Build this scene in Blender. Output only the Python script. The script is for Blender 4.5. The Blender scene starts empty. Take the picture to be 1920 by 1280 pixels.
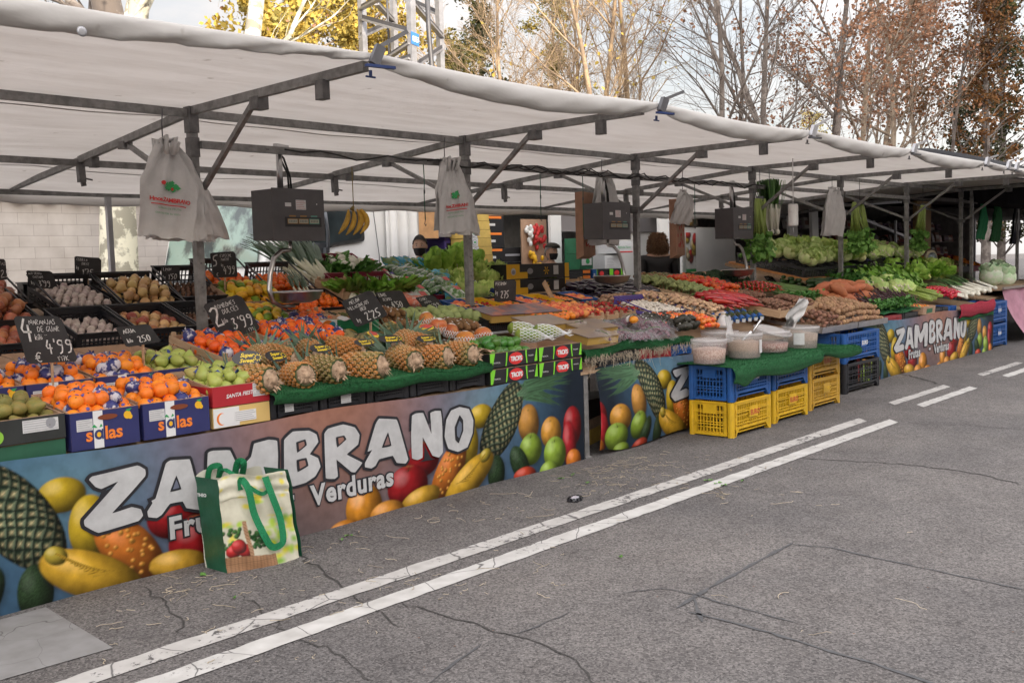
import bpy, bmesh, math, random
import numpy as np
from mathutils import Vector, Matrix, Euler
random.seed(7)
SC = bpy.context.scene
COL = SC.collection
R = math.radians
# camera
H, FPX = 1.45, 1867.0
YAW, PITCH, ROLL = math.atan(1690 / 1867.0), math.atan(147 / 1867.0), 0.03
cf = Vector((math.cos(YAW) * math.cos(PITCH), math.sin(YAW) * math.cos(PITCH), -math.sin(PITCH)))
cr = Vector((math.sin(YAW), -math.cos(YAW), 0))
cu = cr.cross(cf)
cr2 = cr * math.cos(ROLL) - cu * math.sin(ROLL)
cu2 = cu * math.cos(ROLL) + cr * math.sin(ROLL)
cam = bpy.data.objects.new("camera", bpy.data.cameras.new("camera"))
COL.objects.link(cam)
m = Matrix((cr2, cu2, -cf)).transposed().to_4x4()
m.translation = (0, 0, H)
cam.matrix_world = m
cam.data.sensor_width = 36.0
cam.data.lens = 36.0 * FPX / 1920.0
cam.data.clip_end = 400
cam.data.clip_start = 0.05
SC.camera = cam
# sky, sun, exposure
SUN_EL, SUN_AZ = R(14), R(-112)          # low winter sun behind the camera, coming over the houses
world = bpy.data.worlds.new("World")
SC.world = world
world.use_nodes = True
wn, wl = world.node_tree.nodes, world.node_tree.links
bg = wn["Background"]
sky = wn.new("ShaderNodeTexSky")
sky.sky_type = 'NISHITA'
sky.sun_disc = False
sky.sun_elevation = SUN_EL
sky.sun_rotation = R(90) - SUN_AZ
sky.air_density = 1.0
sky.dust_density = 2.5
wtc = wn.new("ShaderNodeTexCoord")
wmap = wn.new("ShaderNodeMapping")
wmap.inputs['Scale'].default_value = (1.2, 1.2, 3.2)
wl.new(wtc.outputs['Generated'], wmap.inputs['Vector'])
wno = wn.new("ShaderNodeTexNoise")
wno.inputs['Scale'].default_value = 2.6
wno.inputs['Detail'].default_value = 7
wno.inputs['Roughness'].default_value = 0.6
wl.new(wmap.outputs[0], wno.inputs['Vector'])
wr = wn.new("ShaderNodeValToRGB")
wr.color_ramp.elements[0].position = 0.38
wr.color_ramp.elements[0].color = (0.5, 0.5, 0.5, 1)
wr.color_ramp.elements[1].position = 0.62
wr.color_ramp.elements[1].color = (1, 1, 1, 1)
wl.new(wno.outputs['Fac'], wr.inputs['Fac'])
wmx = wn.new("ShaderNodeMix")
wmx.data_type = 'RGBA'
wl.new(wr.outputs['Color'], wmx.inputs[0])
wl.new(sky.outputs['Color'], wmx.inputs[6])
wmx.inputs[7].default_value = (6.6, 6.3, 6.15, 1)     # thin bright cloud veil
# the veil is brightest round the sun and overhead, dimmer on the far side
wdot = wn.new("ShaderNodeVectorMath"); wdot.operation = 'DOT_PRODUCT'
wdot.inputs[1].default_value = (math.cos(SUN_EL + .5) * math.cos(SUN_AZ), math.cos(SUN_EL + .5) * math.sin(SUN_AZ), math.sin(SUN_EL + .5))
wl.new(wtc.outputs['Generated'], wdot.inputs[0])
wmr = wn.new("ShaderNodeMapRange"); wmr.interpolation_type = 'SMOOTHSTEP'
wmr.inputs['From Min'].default_value = -.85; wmr.inputs['From Max'].default_value = .75
wmr.inputs['To Min'].default_value = .56; wmr.inputs['To Max'].default_value = 2.5
wl.new(wdot.outputs['Value'], wmr.inputs['Value'])
wsc = wn.new("ShaderNodeVectorMath"); wsc.operation = 'SCALE'
wl.new(wmx.outputs[2], wsc.inputs[0]); wl.new(wmr.outputs[0], wsc.inputs['Scale'])
wl.new(wsc.outputs[0], bg.inputs['Color'])
bg.inputs['Strength'].default_value = 0.10
sun = bpy.data.objects.new("sun", bpy.data.lights.new("sun", 'SUN'))
COL.objects.link(sun)
sun.data.energy = 3.2
sun.data.angle = R(0.6)
sun.data.color = (1.0, 0.86, 0.68)
sd = Vector((math.cos(SUN_EL) * math.cos(SUN_AZ), math.cos(SUN_EL) * math.sin(SUN_AZ), math.sin(SUN_EL)))
sun.rotation_euler = sd.to_track_quat('Z', 'Y').to_euler()
SC.view_settings.view_transform = 'Standard'
SC.view_settings.look = 'None'
SC.view_settings.gamma = 1.0
SC.view_settings.exposure = 1.05
SC.cycles.max_bounces = 8
SC.cycles.transparent_max_bounces = 12
# where a line of sight meets a plane
def ray(u, v):
 return cf * FPX + cr2 * (u - 960) + cu2 * (640 - v)
def onY(u, v, Y):
 d = ray(u, v)
 return Vector((0, 0, H)) + d * (Y / d.y)
def onZ(u, v, Z):
 d = ray(u, v)
 return Vector((0, 0, H)) + d * ((Z - H) / d.z)
def onS(u, v, y0, z0, s):                 # sloping counter: z = z0 + s*(y-y0)
 d = ray(u, v)
 return Vector((0, 0, H)) + d * ((z0 - s * y0 - H) / (d.z - s * d.y))
# materials
MATS = {}
def mat(name, color, rough=0.6, metal=0.0, var=0.0, scale=8.0, bump=0.0, bscale=None, rnd=0.0, hue=0.0,
  color2=None, trans=0.0, sheen=0.0, coat=0.0, alpha=1.0, stretch=None, ramp=(0.35, 0.65), spec=0.5):
 """procedural surface: base colour broken up by noise, per-object variation, fine bump"""
 if name in MATS:
  return MATS[name]
 mt = bpy.data.materials.new(name)
 mt.use_nodes = True
 n, l = mt.node_tree.nodes, mt.node_tree.links
 b = n["Principled BSDF"]
 b.inputs['Roughness'].default_value = rough
 b.inputs['Metallic'].default_value = metal
 b.inputs['Coat Weight'].default_value = coat
 b.inputs['Specular IOR Level'].default_value = spec
 if trans:
  b.inputs['Transmission Weight'].default_value = trans
 if alpha < 1:
  b.inputs['Alpha'].default_value = alpha
 c = n.new("ShaderNodeRGB")
 c.outputs[0].default_value = (*color, 1)
 out = c.outputs[0]
 tc = n.new("ShaderNodeTexCoord")
 mp = n.new("ShaderNodeMapping")
 l.new(tc.outputs['Object'], mp.inputs['Vector'])
 if stretch:
  mp.inputs['Scale'].default_value = stretch
 oi = None
 if rnd or hue:
  oi = n.new("ShaderNodeObjectInfo")
  va = n.new("ShaderNodeVectorMath")
  va.operation = 'ADD'
  l.new(mp.outputs[0], va.inputs[0])
  cmb = n.new("ShaderNodeMath")
  cmb.operation = 'MULTIPLY'
  cmb.inputs[1].default_value = 37.0
  l.new(oi.outputs['Random'], cmb.inputs[0])
  l.new(cmb.outputs[0], va.inputs[1])
  vec = va.outputs[0]
 else:
  vec = mp.outputs[0]
 if var or color2:
  no = n.new("ShaderNodeTexNoise")
  no.inputs['Scale'].default_value = scale
  no.inputs['Detail'].default_value = 6
  no.inputs['Roughness'].default_value = 0.62
  l.new(vec, no.inputs['Vector'])
  rp = n.new("ShaderNodeValToRGB")
  rp.color_ramp.elements[0].position = ramp[0]
  rp.color_ramp.elements[1].position = ramp[1]
  if color2:
   rp.color_ramp.elements[0].color = (*color, 1)
   rp.color_ramp.elements[1].color = (*color2, 1)
   l.new(no.outputs['Fac'], rp.inputs['Fac'])
   out = rp.outputs['Color']
  else:
   rp.color_ramp.elements[0].color = (1 - var, 1 - var, 1 - var, 1)
   rp.color_ramp.elements[1].color = (1 + var * .5, 1 + var * .5, 1 + var * .5, 1)
   l.new(no.outputs['Fac'], rp.inputs['Fac'])
   mx = n.new("ShaderNodeMix")
   mx.data_type = 'RGBA'
   mx.blend_type = 'MULTIPLY'
   mx.inputs[0].default_value = 1
   l.new(out, mx.inputs[6])
   l.new(rp.outputs['Color'], mx.inputs[7])
   out = mx.outputs[2]
 if oi:
  hs = n.new("ShaderNodeHueSaturation")
  l.new(out, hs.inputs['Color'])
  mr = n.new("ShaderNodeMapRange")
  mr.inputs['To Min'].default_value = 1 - rnd
  mr.inputs['To Max'].default_value = 1 + rnd
  l.new(oi.outputs['Random'], mr.inputs['Value'])
  l.new(mr.outputs[0], hs.inputs['Value'])
  if hue:
   m2 = n.new("ShaderNodeMath"); m2.operation = 'MULTIPLY'; m2.inputs[1].default_value = 7.31
   m3 = n.new("ShaderNodeMath"); m3.operation = 'FRACT'
   l.new(oi.outputs['Random'], m2.inputs[0]); l.new(m2.outputs[0], m3.inputs[0])
   mh = n.new("ShaderNodeMapRange")
   mh.inputs['To Min'].default_value = 0.5 - hue
   mh.inputs['To Max'].default_value = 0.5 + hue
   l.new(m3.outputs[0], mh.inputs['Value'])
   l.new(mh.outputs[0], hs.inputs['Hue'])
  out = hs.outputs['Color']
 l.new(out, b.inputs['Base Color'])
 if bump:
  nb = n.new("ShaderNodeTexNoise")
  nb.inputs['Scale'].default_value = bscale or scale * 4
  nb.inputs['Detail'].default_value = 5
  l.new(vec, nb.inputs['Vector'])
  bp = n.new("ShaderNodeBump")
  bp.inputs['Strength'].default_value = bump
  bp.inputs['Distance'].default_value = 0.01
  l.new(nb.outputs['Fac'], bp.inputs['Height'])
  l.new(bp.outputs[0], b.inputs['Normal'])
 MATS[name] = mt
 return mt
# mesh collector
class MB:
 def __init__(s):
  s.v, s.f, s.mi, s.sm = [], [], [], []
 def add(s, vs, fs, mi=0, smooth=False, M=None):
  o = len(s.v)
  if M is not None:
   vs = [M @ Vector(p) for p in vs]
  s.v.extend([tuple(p) for p in vs])
  for f in fs:
   s.f.append([i + o for i in f]); s.mi.append(mi); s.sm.append(smooth)
  return s
 def box(s, x0, x1, y0, y1, z0, z1, mi=0, M=None):
  vs = [(x0, y0, z0), (x1, y0, z0), (x1, y1, z0), (x0, y1, z0), (x0, y0, z1), (x1, y0, z1), (x1, y1, z1), (x0, y1, z1)]
  return s.add(vs, [(3, 2, 1, 0), (4, 5, 6, 7), (0, 1, 5, 4), (1, 2, 6, 5), (2, 3, 7, 6), (3, 0, 4, 7)], mi, False, M)
 def rbox(s, x0, x1, y0, y1, z0, z1, r=0.01, mi=0, M=None, n=3):
  """box with rounded vertical edges"""
  pts = []
  for cx, cy, a in ((x1 - r, y1 - r, 0), (x0 + r, y1 - r, 90), (x0 + r, y0 + r, 180), (x1 - r, y0 + r, 270)):
   for k in range(n + 1):
    t = R(a + 90 * k / n)
    pts.append((cx + r * math.cos(t), cy + r * math.sin(t)))
  return s.prism(pts, z0, z1, mi, M)
 def prism(s, pts, z0, z1, mi=0, M=None, smooth=False):
  n = len(pts)
  vs = [(p[0], p[1], z0) for p in pts] + [(p[0], p[1], z1) for p in pts]
  fs = [tuple(range(n - 1, -1, -1)), tuple(range(n, 2 * n))]
  fs += [(i, (i + 1) % n, n + (i + 1) % n, n + i) for i in range(n)]
  return s.add(vs, fs, mi, smooth, M)
 def bar(s, a, b, w, h=None, mi=0, up=(0, 0, 1)):
  a, b = Vector(a), Vector(b)
  h = h or w
  d = (b - a).normalized()
  u = Vector(up)
  if abs(d.dot(u)) > .98:
   u = Vector((1, 0, 0))
  x = d.cross(u).normalized() * (w / 2)
  y = x.cross(d).normalized() * (h / 2)
  vs = [a - x - y, a + x - y, a + x + y, a - x + y, b - x - y, b + x - y, b + x + y, b - x + y]
  return s.add(vs, [(3, 2, 1, 0), (4, 5, 6, 7), (0, 1, 5, 4), (1, 2, 6, 5), (2, 3, 7, 6), (3, 0, 4, 7)], mi)
 def tube(s, pts, r, n=6, mi=0, smooth=True, caps=True):
  pts = [Vector(p) for p in pts]
  if not isinstance(r, (list, tuple)):
   r = [r] * len(pts)
  o = len(s.v)
  prev = None
  for i, p in enumerate(pts):
   d = (pts[min(i + 1, len(pts) - 1)] - pts[max(i - 1, 0)])
   if d.length < 1e-9: d = Vector((0, 0, 1))
   d.normalize()
   if prev is None:
    u = Vector((0, 0, 1)) if abs(d.z) < .9 else Vector((1, 0, 0))
    x = d.cross(u).normalized()
   else:
    x = (prev - d * prev.dot(d))
    x = x.normalized() if x.length > 1e-6 else d.orthogonal().normalized()
   prev = x
   y = d.cross(x)
   for k in range(n):
    t = 2 * math.pi * k / n
    s.v.append(tuple(p + (x * math.cos(t) + y * math.sin(t)) * r[i]))
  for i in range(len(pts) - 1):
   for k in range(n):
    k2 = (k + 1) % n
    s.f.append([o + i * n + k, o + i * n + k2, o + (i + 1) * n + k2, o + (i + 1) * n + k]); s.mi.append(mi); s.sm.append(smooth)
  if caps:
   s.f.append([o + k for k in range(n - 1, -1, -1)]); s.mi.append(mi); s.sm.append(False)
   e = o + (len(pts) - 1) * n
   s.f.append([e + k for k in range(n)]); s.mi.append(mi); s.sm.append(False)
  return s
 def lathe(s, prof, n=16, mi=0, M=None, smooth=True, ell=1.0, wob=None, cap=True):
  vs, fs = [], []
  for i, (r, z) in enumerate(prof):
   for k in range(n):
    t = 2 * math.pi * k / n
    q = r * (wob(t, i) if wob else 1)
    vs.append((q * math.cos(t), q * math.sin(t) * ell, z))
  for i in range(len(prof) - 1):
   for k in range(n):
    k2 = (k + 1) % n
    fs.append((i * n + k, i * n + k2, (i + 1) * n + k2, (i + 1) * n + k))
  if cap and prof[0][0] > 1e-4: fs.append(tuple(range(n - 1, -1, -1)))
  if cap and prof[-1][0] > 1e-4: fs.append(tuple(len(vs) - n + k for k in range(n)))
  return s.add(vs, fs, mi, smooth, M)
 def ball(s, c, rx, ry=None, rz=None, n=10, m=7, mi=0, M=None, jit=0):
  ry = ry or rx; rz = rz or rx
  vs, fs = [(c[0], c[1], c[2] - rz)], []
  for i in range(1, m):
   a = -math.pi / 2 + math.pi * i / m
   for k in range(n):
    t = 2 * math.pi * k / n
    q = 1 + (random.uniform(-jit, jit) if jit else 0)
    vs.append((c[0] + rx * q * math.cos(a) * math.cos(t), c[1] + ry * q * math.cos(a) * math.sin(t), c[2] + rz * q * math.sin(a)))
  vs.append((c[0], c[1], c[2] + rz))
  for k in range(n):
   fs.append((0, 1 + (k + 1) % n, 1 + k))
   fs.append((len(vs) - 1, len(vs) - 1 - n + k, len(vs) - 1 - n + (k + 1) % n))
  for i in range(m - 2):
   for k in range(n):
    k2 = (k + 1) % n
    fs.append((1 + i * n + k, 1 + i * n + k2, 1 + (i + 1) * n + k2, 1 + (i + 1) * n + k))
  return s.add(vs, fs, mi, True, M)
 def grid(s, fn, nu, nv, mi=0, smooth=True, M=None):
  vs = [fn(i / nu, j / nv) for j in range(nv + 1) for i in range(nu + 1)]
  w = nu + 1
  fs = [(j * w + i, j * w + i + 1, (j + 1) * w + i + 1, (j + 1) * w + i) for j in range(nv) for i in range(nu)]
  return s.add(vs, fs, mi, smooth, M)
 def poly(s, pts, mi=0, M=None):
  return s.add(pts, [tuple(range(len(pts)))], mi, False, M)
 def build(s, name, mats, parent=None, M=None, thick=0):
  me = bpy.data.meshes.new(name)
  me.from_pydata(s.v, [], s.f)
  if not isinstance(mats, (list, tuple)): mats = [mats]
  for q in mats: me.materials.append(q)
  me.polygons.foreach_set('material_index', s.mi)
  me.polygons.foreach_set('use_smooth', s.sm)
  me.update()
  o = bpy.data.objects.new(name, me)
  COL.objects.link(o)
  if parent is not None: o.parent = parent
  if M is not None: o.matrix_local = M
  if thick:
   md = o.modifiers.new('thickness', 'SOLIDIFY'); md.thickness = thick; md.offset = 0
  return o
def tag(o, label, cat, group=None, kind=None):
 o['label'] = label; o['category'] = cat
 if group: o['group'] = group
 if kind: o['kind'] = kind
 return o
def thing(name, label, cat, loc=(0, 0, 0), rz=0.0, group=None, M=None):
 o = bpy.data.objects.new(name, None)
 COL.objects.link(o)
 o.empty_display_size = 0.1
 if M is not None: o.matrix_world = M
 else:
  o.location = loc; o.rotation_euler = (0, 0, rz)
 return tag(o, label, cat, group)
def struct(name, mb, mats):
 o = mb.build(name, mats) if isinstance(mb, MB) else mb
 o['kind'] = 'structure'
 return o
def dup(root, M, label=None, group=None):
 """copy a thing with its parts and sub-parts"""
 r = root.copy(); COL.objects.link(r); r.matrix_world = M
 if label: r['label'] = label
 if group: r['group'] = group
 for ch in KIDS.get(root.name, ()):
  c = ch.copy(); COL.objects.link(c); c.parent = r
  for g in KIDS.get(ch.name, ()):
   d = g.copy(); COL.objects.link(d); d.parent = c
 return r
KIDS = {}
def proto(root):
 """remember the parts of a thing so that copies can be made; the prototype waits to be placed"""
 bpy.context.view_layer.update()
 KIDS[root.name] = list(root.children)
 for c in root.children: KIDS[c.name] = list(c.children)
 root['_free'] = 1
 return root
def place(root, M, label=None, group=None):
 if root.get('_free'):
  del root['_free']
  root.matrix_world = M
  if label: root['label'] = label
  if group: root['group'] = group
  return root
 o = dup(root, M, label, group)
 return o
def TR(x, y, z, rz=0, rx=0, ry=0, s=1.0):
 return Matrix.Translation((x, y, z)) @ Euler((rx, ry, rz)).to_matrix().to_4x4() @ Matrix.Scale(s, 4)
# writing: a single-stroke hand
GL = {
 'A': "0,0 .35,1 .7,0|.12,.38 .6,.38", 'B': "0,0 0,1 .45,.95 .5,.7 .05,.53 .55,.4 .5,.05 0,0", 'C': ".6,.85 .3,1 0,.6 .1,.1 .6,.1",
 'D': "0,0 0,1 .4,.9 .6,.5 .4,.05 0,0", 'E': ".55,1 0,1 0,0 .55,0|0,.5 .45,.5", 'F': ".55,1 0,1 0,0|0,.52 .4,.52",
 'G': ".6,.85 .3,1 0,.6 .1,.08 .5,.05 .6,.42 .35,.42", 'H': "0,0 0,1|.6,0 .6,1|0,.5 .6,.5", 'I': ".15,0 .15,1", 'J': ".5,1 .5,.2 .25,0 0,.2",
 'K': "0,0 0,1|.55,1 0,.45 .6,0", 'L': "0,1 0,0 .5,0", 'M': "0,0 .08,1 .38,.35 .7,1 .78,0", 'N': "0,0 .02,1 .58,0 .6,1",
 'O': ".3,1 0,.6 .08,.1 .35,0 .62,.4 .5,.9 .3,1", 'P': "0,0 0,1 .45,.95 .5,.65 .05,.48", 'Q': ".3,1 0,.6 .08,.1 .35,0 .62,.4 .5,.9 .3,1|.4,.2 .65,-.1",
 'R': "0,0 0,1 .45,.95 .5,.68 .05,.5 .55,0", 'S': ".55,.9 .2,1 .05,.75 .5,.4 .4,.05 0,.08", 'T': "0,1 .65,1|.32,1 .3,0", 'U': "0,1 .03,.15 .3,0 .55,.15 .6,1",
 'V': "0,1 .3,0 .6,1", 'W': "0,1 .2,0 .4,.7 .6,0 .8,1", 'X': "0,0 .6,1|0,1 .6,0", 'Y': "0,1 .3,.5|.6,1 .25,0", 'Z': "0,1 .6,1 0,0 .6,0",
 '0': ".3,1 0,.55 .1,.05 .4,0 .62,.5 .5,.95 .3,1", '1': ".05,.7 .3,1 .25,0", '2': ".02,.8 .3,1 .55,.75 0,0 .65,.03",
 '3': ".05,.95 .5,.95 .2,.55 .55,.3 .3,0 0,.1", '4': ".3,1 0,.35 .6,.35|.45,.7 .42,-.1", '5': ".65,1 .1,.95 .05,.55 .45,.55 .5,.15 0,0",
 '7': "0,.95 .6,1 .25,0|.12,.5 .55,.5", '9': ".55,.85 .2,1 .05,.65 .45,.55 .58,.9 .4,0 .1,-.1", '6': ".5,1 .05,.5 .1,.05 .5,.05 .5,.4 .1,.4",
 '8': ".3,.5 .05,.8 .3,1 .5,.8 .3,.5 .02,.2 .3,0 .55,.2 .3,.5", "'": ".1,1.05 .05,.8", '-': "0,.45 .45,.45", '.': ".05,0 .1,.05", ',': ".1,.08 .02,-.12", '/': "0,-.1 .4,1.1", ':': ".05,.2 .1,.25|.05,.7 .1,.75",
 '€': ".7,.9 .35,1 .1,.6 .15,.15 .45,0 .7,.1|-.08,.62 .5,.62|-.08,.4 .5,.4", 'Ñ': "0,0 .02,.85 .58,0 .6,.85|.1,1.05 .45,1.1",
 'k': "0,0 0,1|.35,.6 0,.3 .4,0", 'g': ".4,.55 .1,.6 .05,.2 .4,.15|.4,.6 .38,-.3 .05,-.3", 'i': ".05,0 .08,.5|.08,.75 .1,.8", 'l': ".08,0 .1,1", 'o': ".2,.6 0,.3 .2,0 .4,.3 .2,.6", 's': ".35,.55 .1,.6 .1,.35 .35,.2 0,0", ' ': "",
}
GW = {'M': .95, 'W': .95, 'I': .35, "'": .25, '.': .3, ',': .3, ':': .3, 'i': .25, 'l': .28, 'k': .5, 'g': .5, 'o': .5, 's': .45, ' ': .45, '-': .6, '1': .5, '/': .5}
def hand(mb, s, P, x, y, h, w=None, mi=0, rnd=random.Random(3), wgt=0.09):
 """write s into mb; P(x,y) maps board coordinates to a point in space; strokes are flat ribbons"""
 w = w or h
 for ch in s:
  g = GL.get(ch)
  if g:
   for st in g.split('|'):
    pts = [tuple(map(float, q.split(','))) for q in st.split()]
    pts = [(x + (a + rnd.uniform(-.04, .04)) * w * .9 + b * w * .12, y + (b + rnd.uniform(-.04, .04)) * h) for a, b in pts]
    q = [pts[0]]
    for i in range(1, len(pts) - 1):
     a, b, c = pts[i - 1], pts[i], pts[i + 1]
     q.append(((a[0] + 3 * b[0]) / 4, (a[1] + 3 * b[1]) / 4)); q.append(((c[0] + 3 * b[0]) / 4, (c[1] + 3 * b[1]) / 4))
    q.append(pts[-1])
    ribbon(mb, q, h * wgt, P, mi)
  x += w * (GW.get(ch, .78)) * .95
 return x
def ribbon(mb, q, wd, P, mi=0):
 vs = []
 for i in range(len(q)):
  a, b = q[max(i - 1, 0)], q[min(i + 1, len(q) - 1)]
  dx, dy = b[0] - a[0], b[1] - a[1]
  L = math.hypot(dx, dy) or 1
  nx, ny = -dy / L * wd / 2, dx / L * wd / 2
  vs.append(P(q[i][0] + nx, q[i][1] + ny)); vs.append(P(q[i][0] - nx, q[i][1] - ny))
 mb.add(vs, [(2 * i, 2 * i + 1, 2 * i + 3, 2 * i + 2) for i in range(len(q) - 1)], mi)
def text_mesh(s, size, M, mb, mi=0, offset=0.0, shear=0.0, spacing=1.0, extrude=0.0):
 """printed type, from the built-in font, turned into faces of mb"""
 cu_ = bpy.data.curves.new('type', 'FONT')
 cu_.body = s; cu_.size = size; cu_.offset = offset; cu_.shear = shear; cu_.space_character = spacing
 cu_.extrude = extrude; cu_.resolution_u = 3
 ob = bpy.data.objects.new('type', cu_)
 me = bpy.data.meshes.new_from_object(ob)
 mb.add([v.co[:] for v in me.vertices], [tuple(p.vertices) for p in me.polygons], mi, False, M)
 w = max([v.co.x for v in me.vertices] or [0])
 bpy.data.objects.remove(ob); bpy.data.curves.remove(cu_); bpy.data.meshes.remove(me)
 return w
def dense(s, L=.03):
 """split long edges so that lettering follows the folds of its cloth"""
 bm = bmesh.new(); vs = [bm.verts.new(v) for v in s.v]
 for f, mi in zip(s.f, s.mi):
  try: bm.faces.new([vs[i] for i in f]).material_index = mi
  except ValueError: pass
 for _ in range(4):
  bmesh.ops.triangulate(bm, faces=bm.faces)
  e = [x for x in bm.edges if x.calc_length() > L]
  if not e: break
  bmesh.ops.subdivide_edges(bm, edges=e, cuts=1)
 bmesh.ops.triangulate(bm, faces=bm.faces); bm.verts.index_update()
 s.v = [tuple(v.co) for v in bm.verts]; s.f = [[v.index for v in f.verts] for f in bm.faces]; s.mi = [f.material_index for f in bm.faces]; s.sm = [False] * len(s.f); bm.free()
def outline_mesh(loops, offset, M, mb, mi=0):
 """filled 2-D outlines with holes, grown by offset"""
 cu_ = bpy.data.curves.new('out', 'CURVE')
 cu_.dimensions = '2D'; cu_.fill_mode = 'BOTH'; cu_.offset = offset; cu_.resolution_u = 4
 for lp in loops:
  sp = cu_.splines.new('BEZIER')
  sp.bezier_points.add(len(lp) - 1)
  n = len(lp)
  for i, p in enumerate(lp):
   a, c = lp[i - 1], lp[(i + 1) % n]
   bp = sp.bezier_points[i]
   bp.co = (p[0], p[1], 0)
   bp.handle_left_type = bp.handle_right_type = 'FREE'
   bp.handle_left = (p[0] + (a[0] - p[0]) * .2, p[1] + (a[1] - p[1]) * .2, 0)
   bp.handle_right = (p[0] + (c[0] - p[0]) * .2, p[1] + (c[1] - p[1]) * .2, 0)
   tx, ty = (c[0] - a[0]) * .06, (c[1] - a[1]) * .06
   bp.handle_left = (bp.handle_left[0] * .5 + (p[0] - tx) * .5, bp.handle_left[1] * .5 + (p[1] - ty) * .5, 0)
   bp.handle_right = (bp.handle_right[0] * .5 + (p[0] + tx) * .5, bp.handle_right[1] * .5 + (p[1] + ty) * .5, 0)
  sp.use_cyclic_u = True
 ob = bpy.data.objects.new('out', cu_)
 me = bpy.data.meshes.new_from_object(ob)
 mb.add([v.co[:] for v in me.vertices], [tuple(p.vertices) for p in me.polygons], mi, False, M)
 bpy.data.objects.remove(ob); bpy.data.curves.remove(cu_); bpy.data.meshes.remove(me)
# ground
def asphalt():
 mt = bpy.data.materials.new('asphalt'); mt.use_nodes = True
 n, l = mt.node_tree.nodes, mt.node_tree.links
 b = n["Principled BSDF"]; b.inputs['Roughness'].default_value = 0.85
 b.inputs['Specular IOR Level'].default_value = 0.3
 tc = n.new("ShaderNodeTexCoord")
 def noise(s, d=4, rough=.6):
  q = n.new("ShaderNodeTexNoise"); q.inputs['Scale'].default_value = s; q.inputs['Detail'].default_value = d
  q.inputs['Roughness'].default_value = rough
  l.new(tc.outputs['Object'], q.inputs['Vector']); return q
 def ramp(src, p0, p1, c0, c1):
  r = n.new("ShaderNodeValToRGB"); r.color_ramp.elements[0].position = p0; r.color_ramp.elements[1].position = p1
  r.color_ramp.elements[0].color = (*c0, 1); r.color_ramp.elements[1].color = (*c1, 1)
  l.new(src, r.inputs['Fac']); return r.outputs['Color']
 def mix(a, bb, f=1.0, mode='MULTIPLY'):
  x = n.new("ShaderNodeMix"); x.data_type = 'RGBA'; x.blend_type = mode
  if isinstance(f, float): x.inputs[0].default_value = f
  else: l.new(f, x.inputs[0])
  l.new(a, x.inputs[6]); l.new(bb, x.inputs[7]); return x.outputs[2]
 grain = n.new("ShaderNodeTexVoronoi"); grain.inputs['Scale'].default_value = 120
 l.new(tc.outputs['Object'], grain.inputs['Vector'])
 base = ramp(grain.outputs['Color'], 0.05, 0.95, (0.060, 0.056, 0.056), (0.235, 0.221, 0.216))
 fine = noise(210, 3, .7)
 base = mix(base, ramp(fine.outputs['Fac'], .3, .75, (.55, .55, .55), (1.36, 1.35, 1.33)))
 big = noise(0.55, 6, .65)
 base = mix(base, ramp(big.outputs['Fac'], .35, .7, (.76, .76, .78), (1.14, 1.12, 1.1)))
 mid = noise(3.2, 5, .7)
 base = mix(base, ramp(mid.outputs['Fac'], .32, .56, (.84, .83, .83), (1.03, 1.03, 1.03)))
 dn = noise(2.2, 6, .7)
 va = n.new("ShaderNodeVectorMath"); va.operation = 'MULTIPLY_ADD'
 va.inputs[1].default_value = (.55, .55, .55)
 l.new(dn.outputs['Color'], va.inputs[0]); l.new(tc.outputs['Object'], va.inputs[2])
 vo = n.new("ShaderNodeTexVoronoi"); vo.feature = 'DISTANCE_TO_EDGE'; vo.inputs['Scale'].default_value = 1.25
 l.new(va.outputs[0], vo.inputs['Vector'])
 cr_ = ramp(vo.outputs['Distance'], 0.001, 0.006, (1, 1, 1), (0, 0, 0))
 pm = noise(0.42, 2, .5)
 msk = mix(cr_, ramp(pm.outputs['Fac'], .53, .60, (0, 0, 0), (1, 1, 1)))
 dark = n.new("ShaderNodeRGB"); dark.outputs[0].default_value = (.05, .047, .047, 1)
 base = mix(base, dark.outputs[0], msk, 'MIX')
 sp = n.new("ShaderNodeTexVoronoi"); sp.inputs['Scale'].default_value = 7
 l.new(tc.outputs['Object'], sp.inputs['Vector'])
 spm = ramp(sp.outputs['Distance'], 0.02, 0.035, (1, 1, 1), (0, 0, 0))
 rust = n.new("ShaderNodeRGB"); rust.outputs[0].default_value = (.17, .085, .05, 1)
 base = mix(base, rust.outputs[0], spm, 'MIX')
 l.new(base, b.inputs['Base Color'])
 bp = n.new("ShaderNodeBump"); bp.inputs['Strength'].default_value = .55; bp.inputs['Distance'].default_value = .006
 l.new(grain.outputs['Distance'], bp.inputs['Height'])
 l.new(bp.outputs[0], b.inputs['Normal'])
 return mt
ASPH = asphalt()
g = MB()
g.grid(lambda a, b: (-60 + 320 * a, -40 + 260 * b, 0), 8, 8, smooth=False)
struct('road', g, ASPH)
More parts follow.
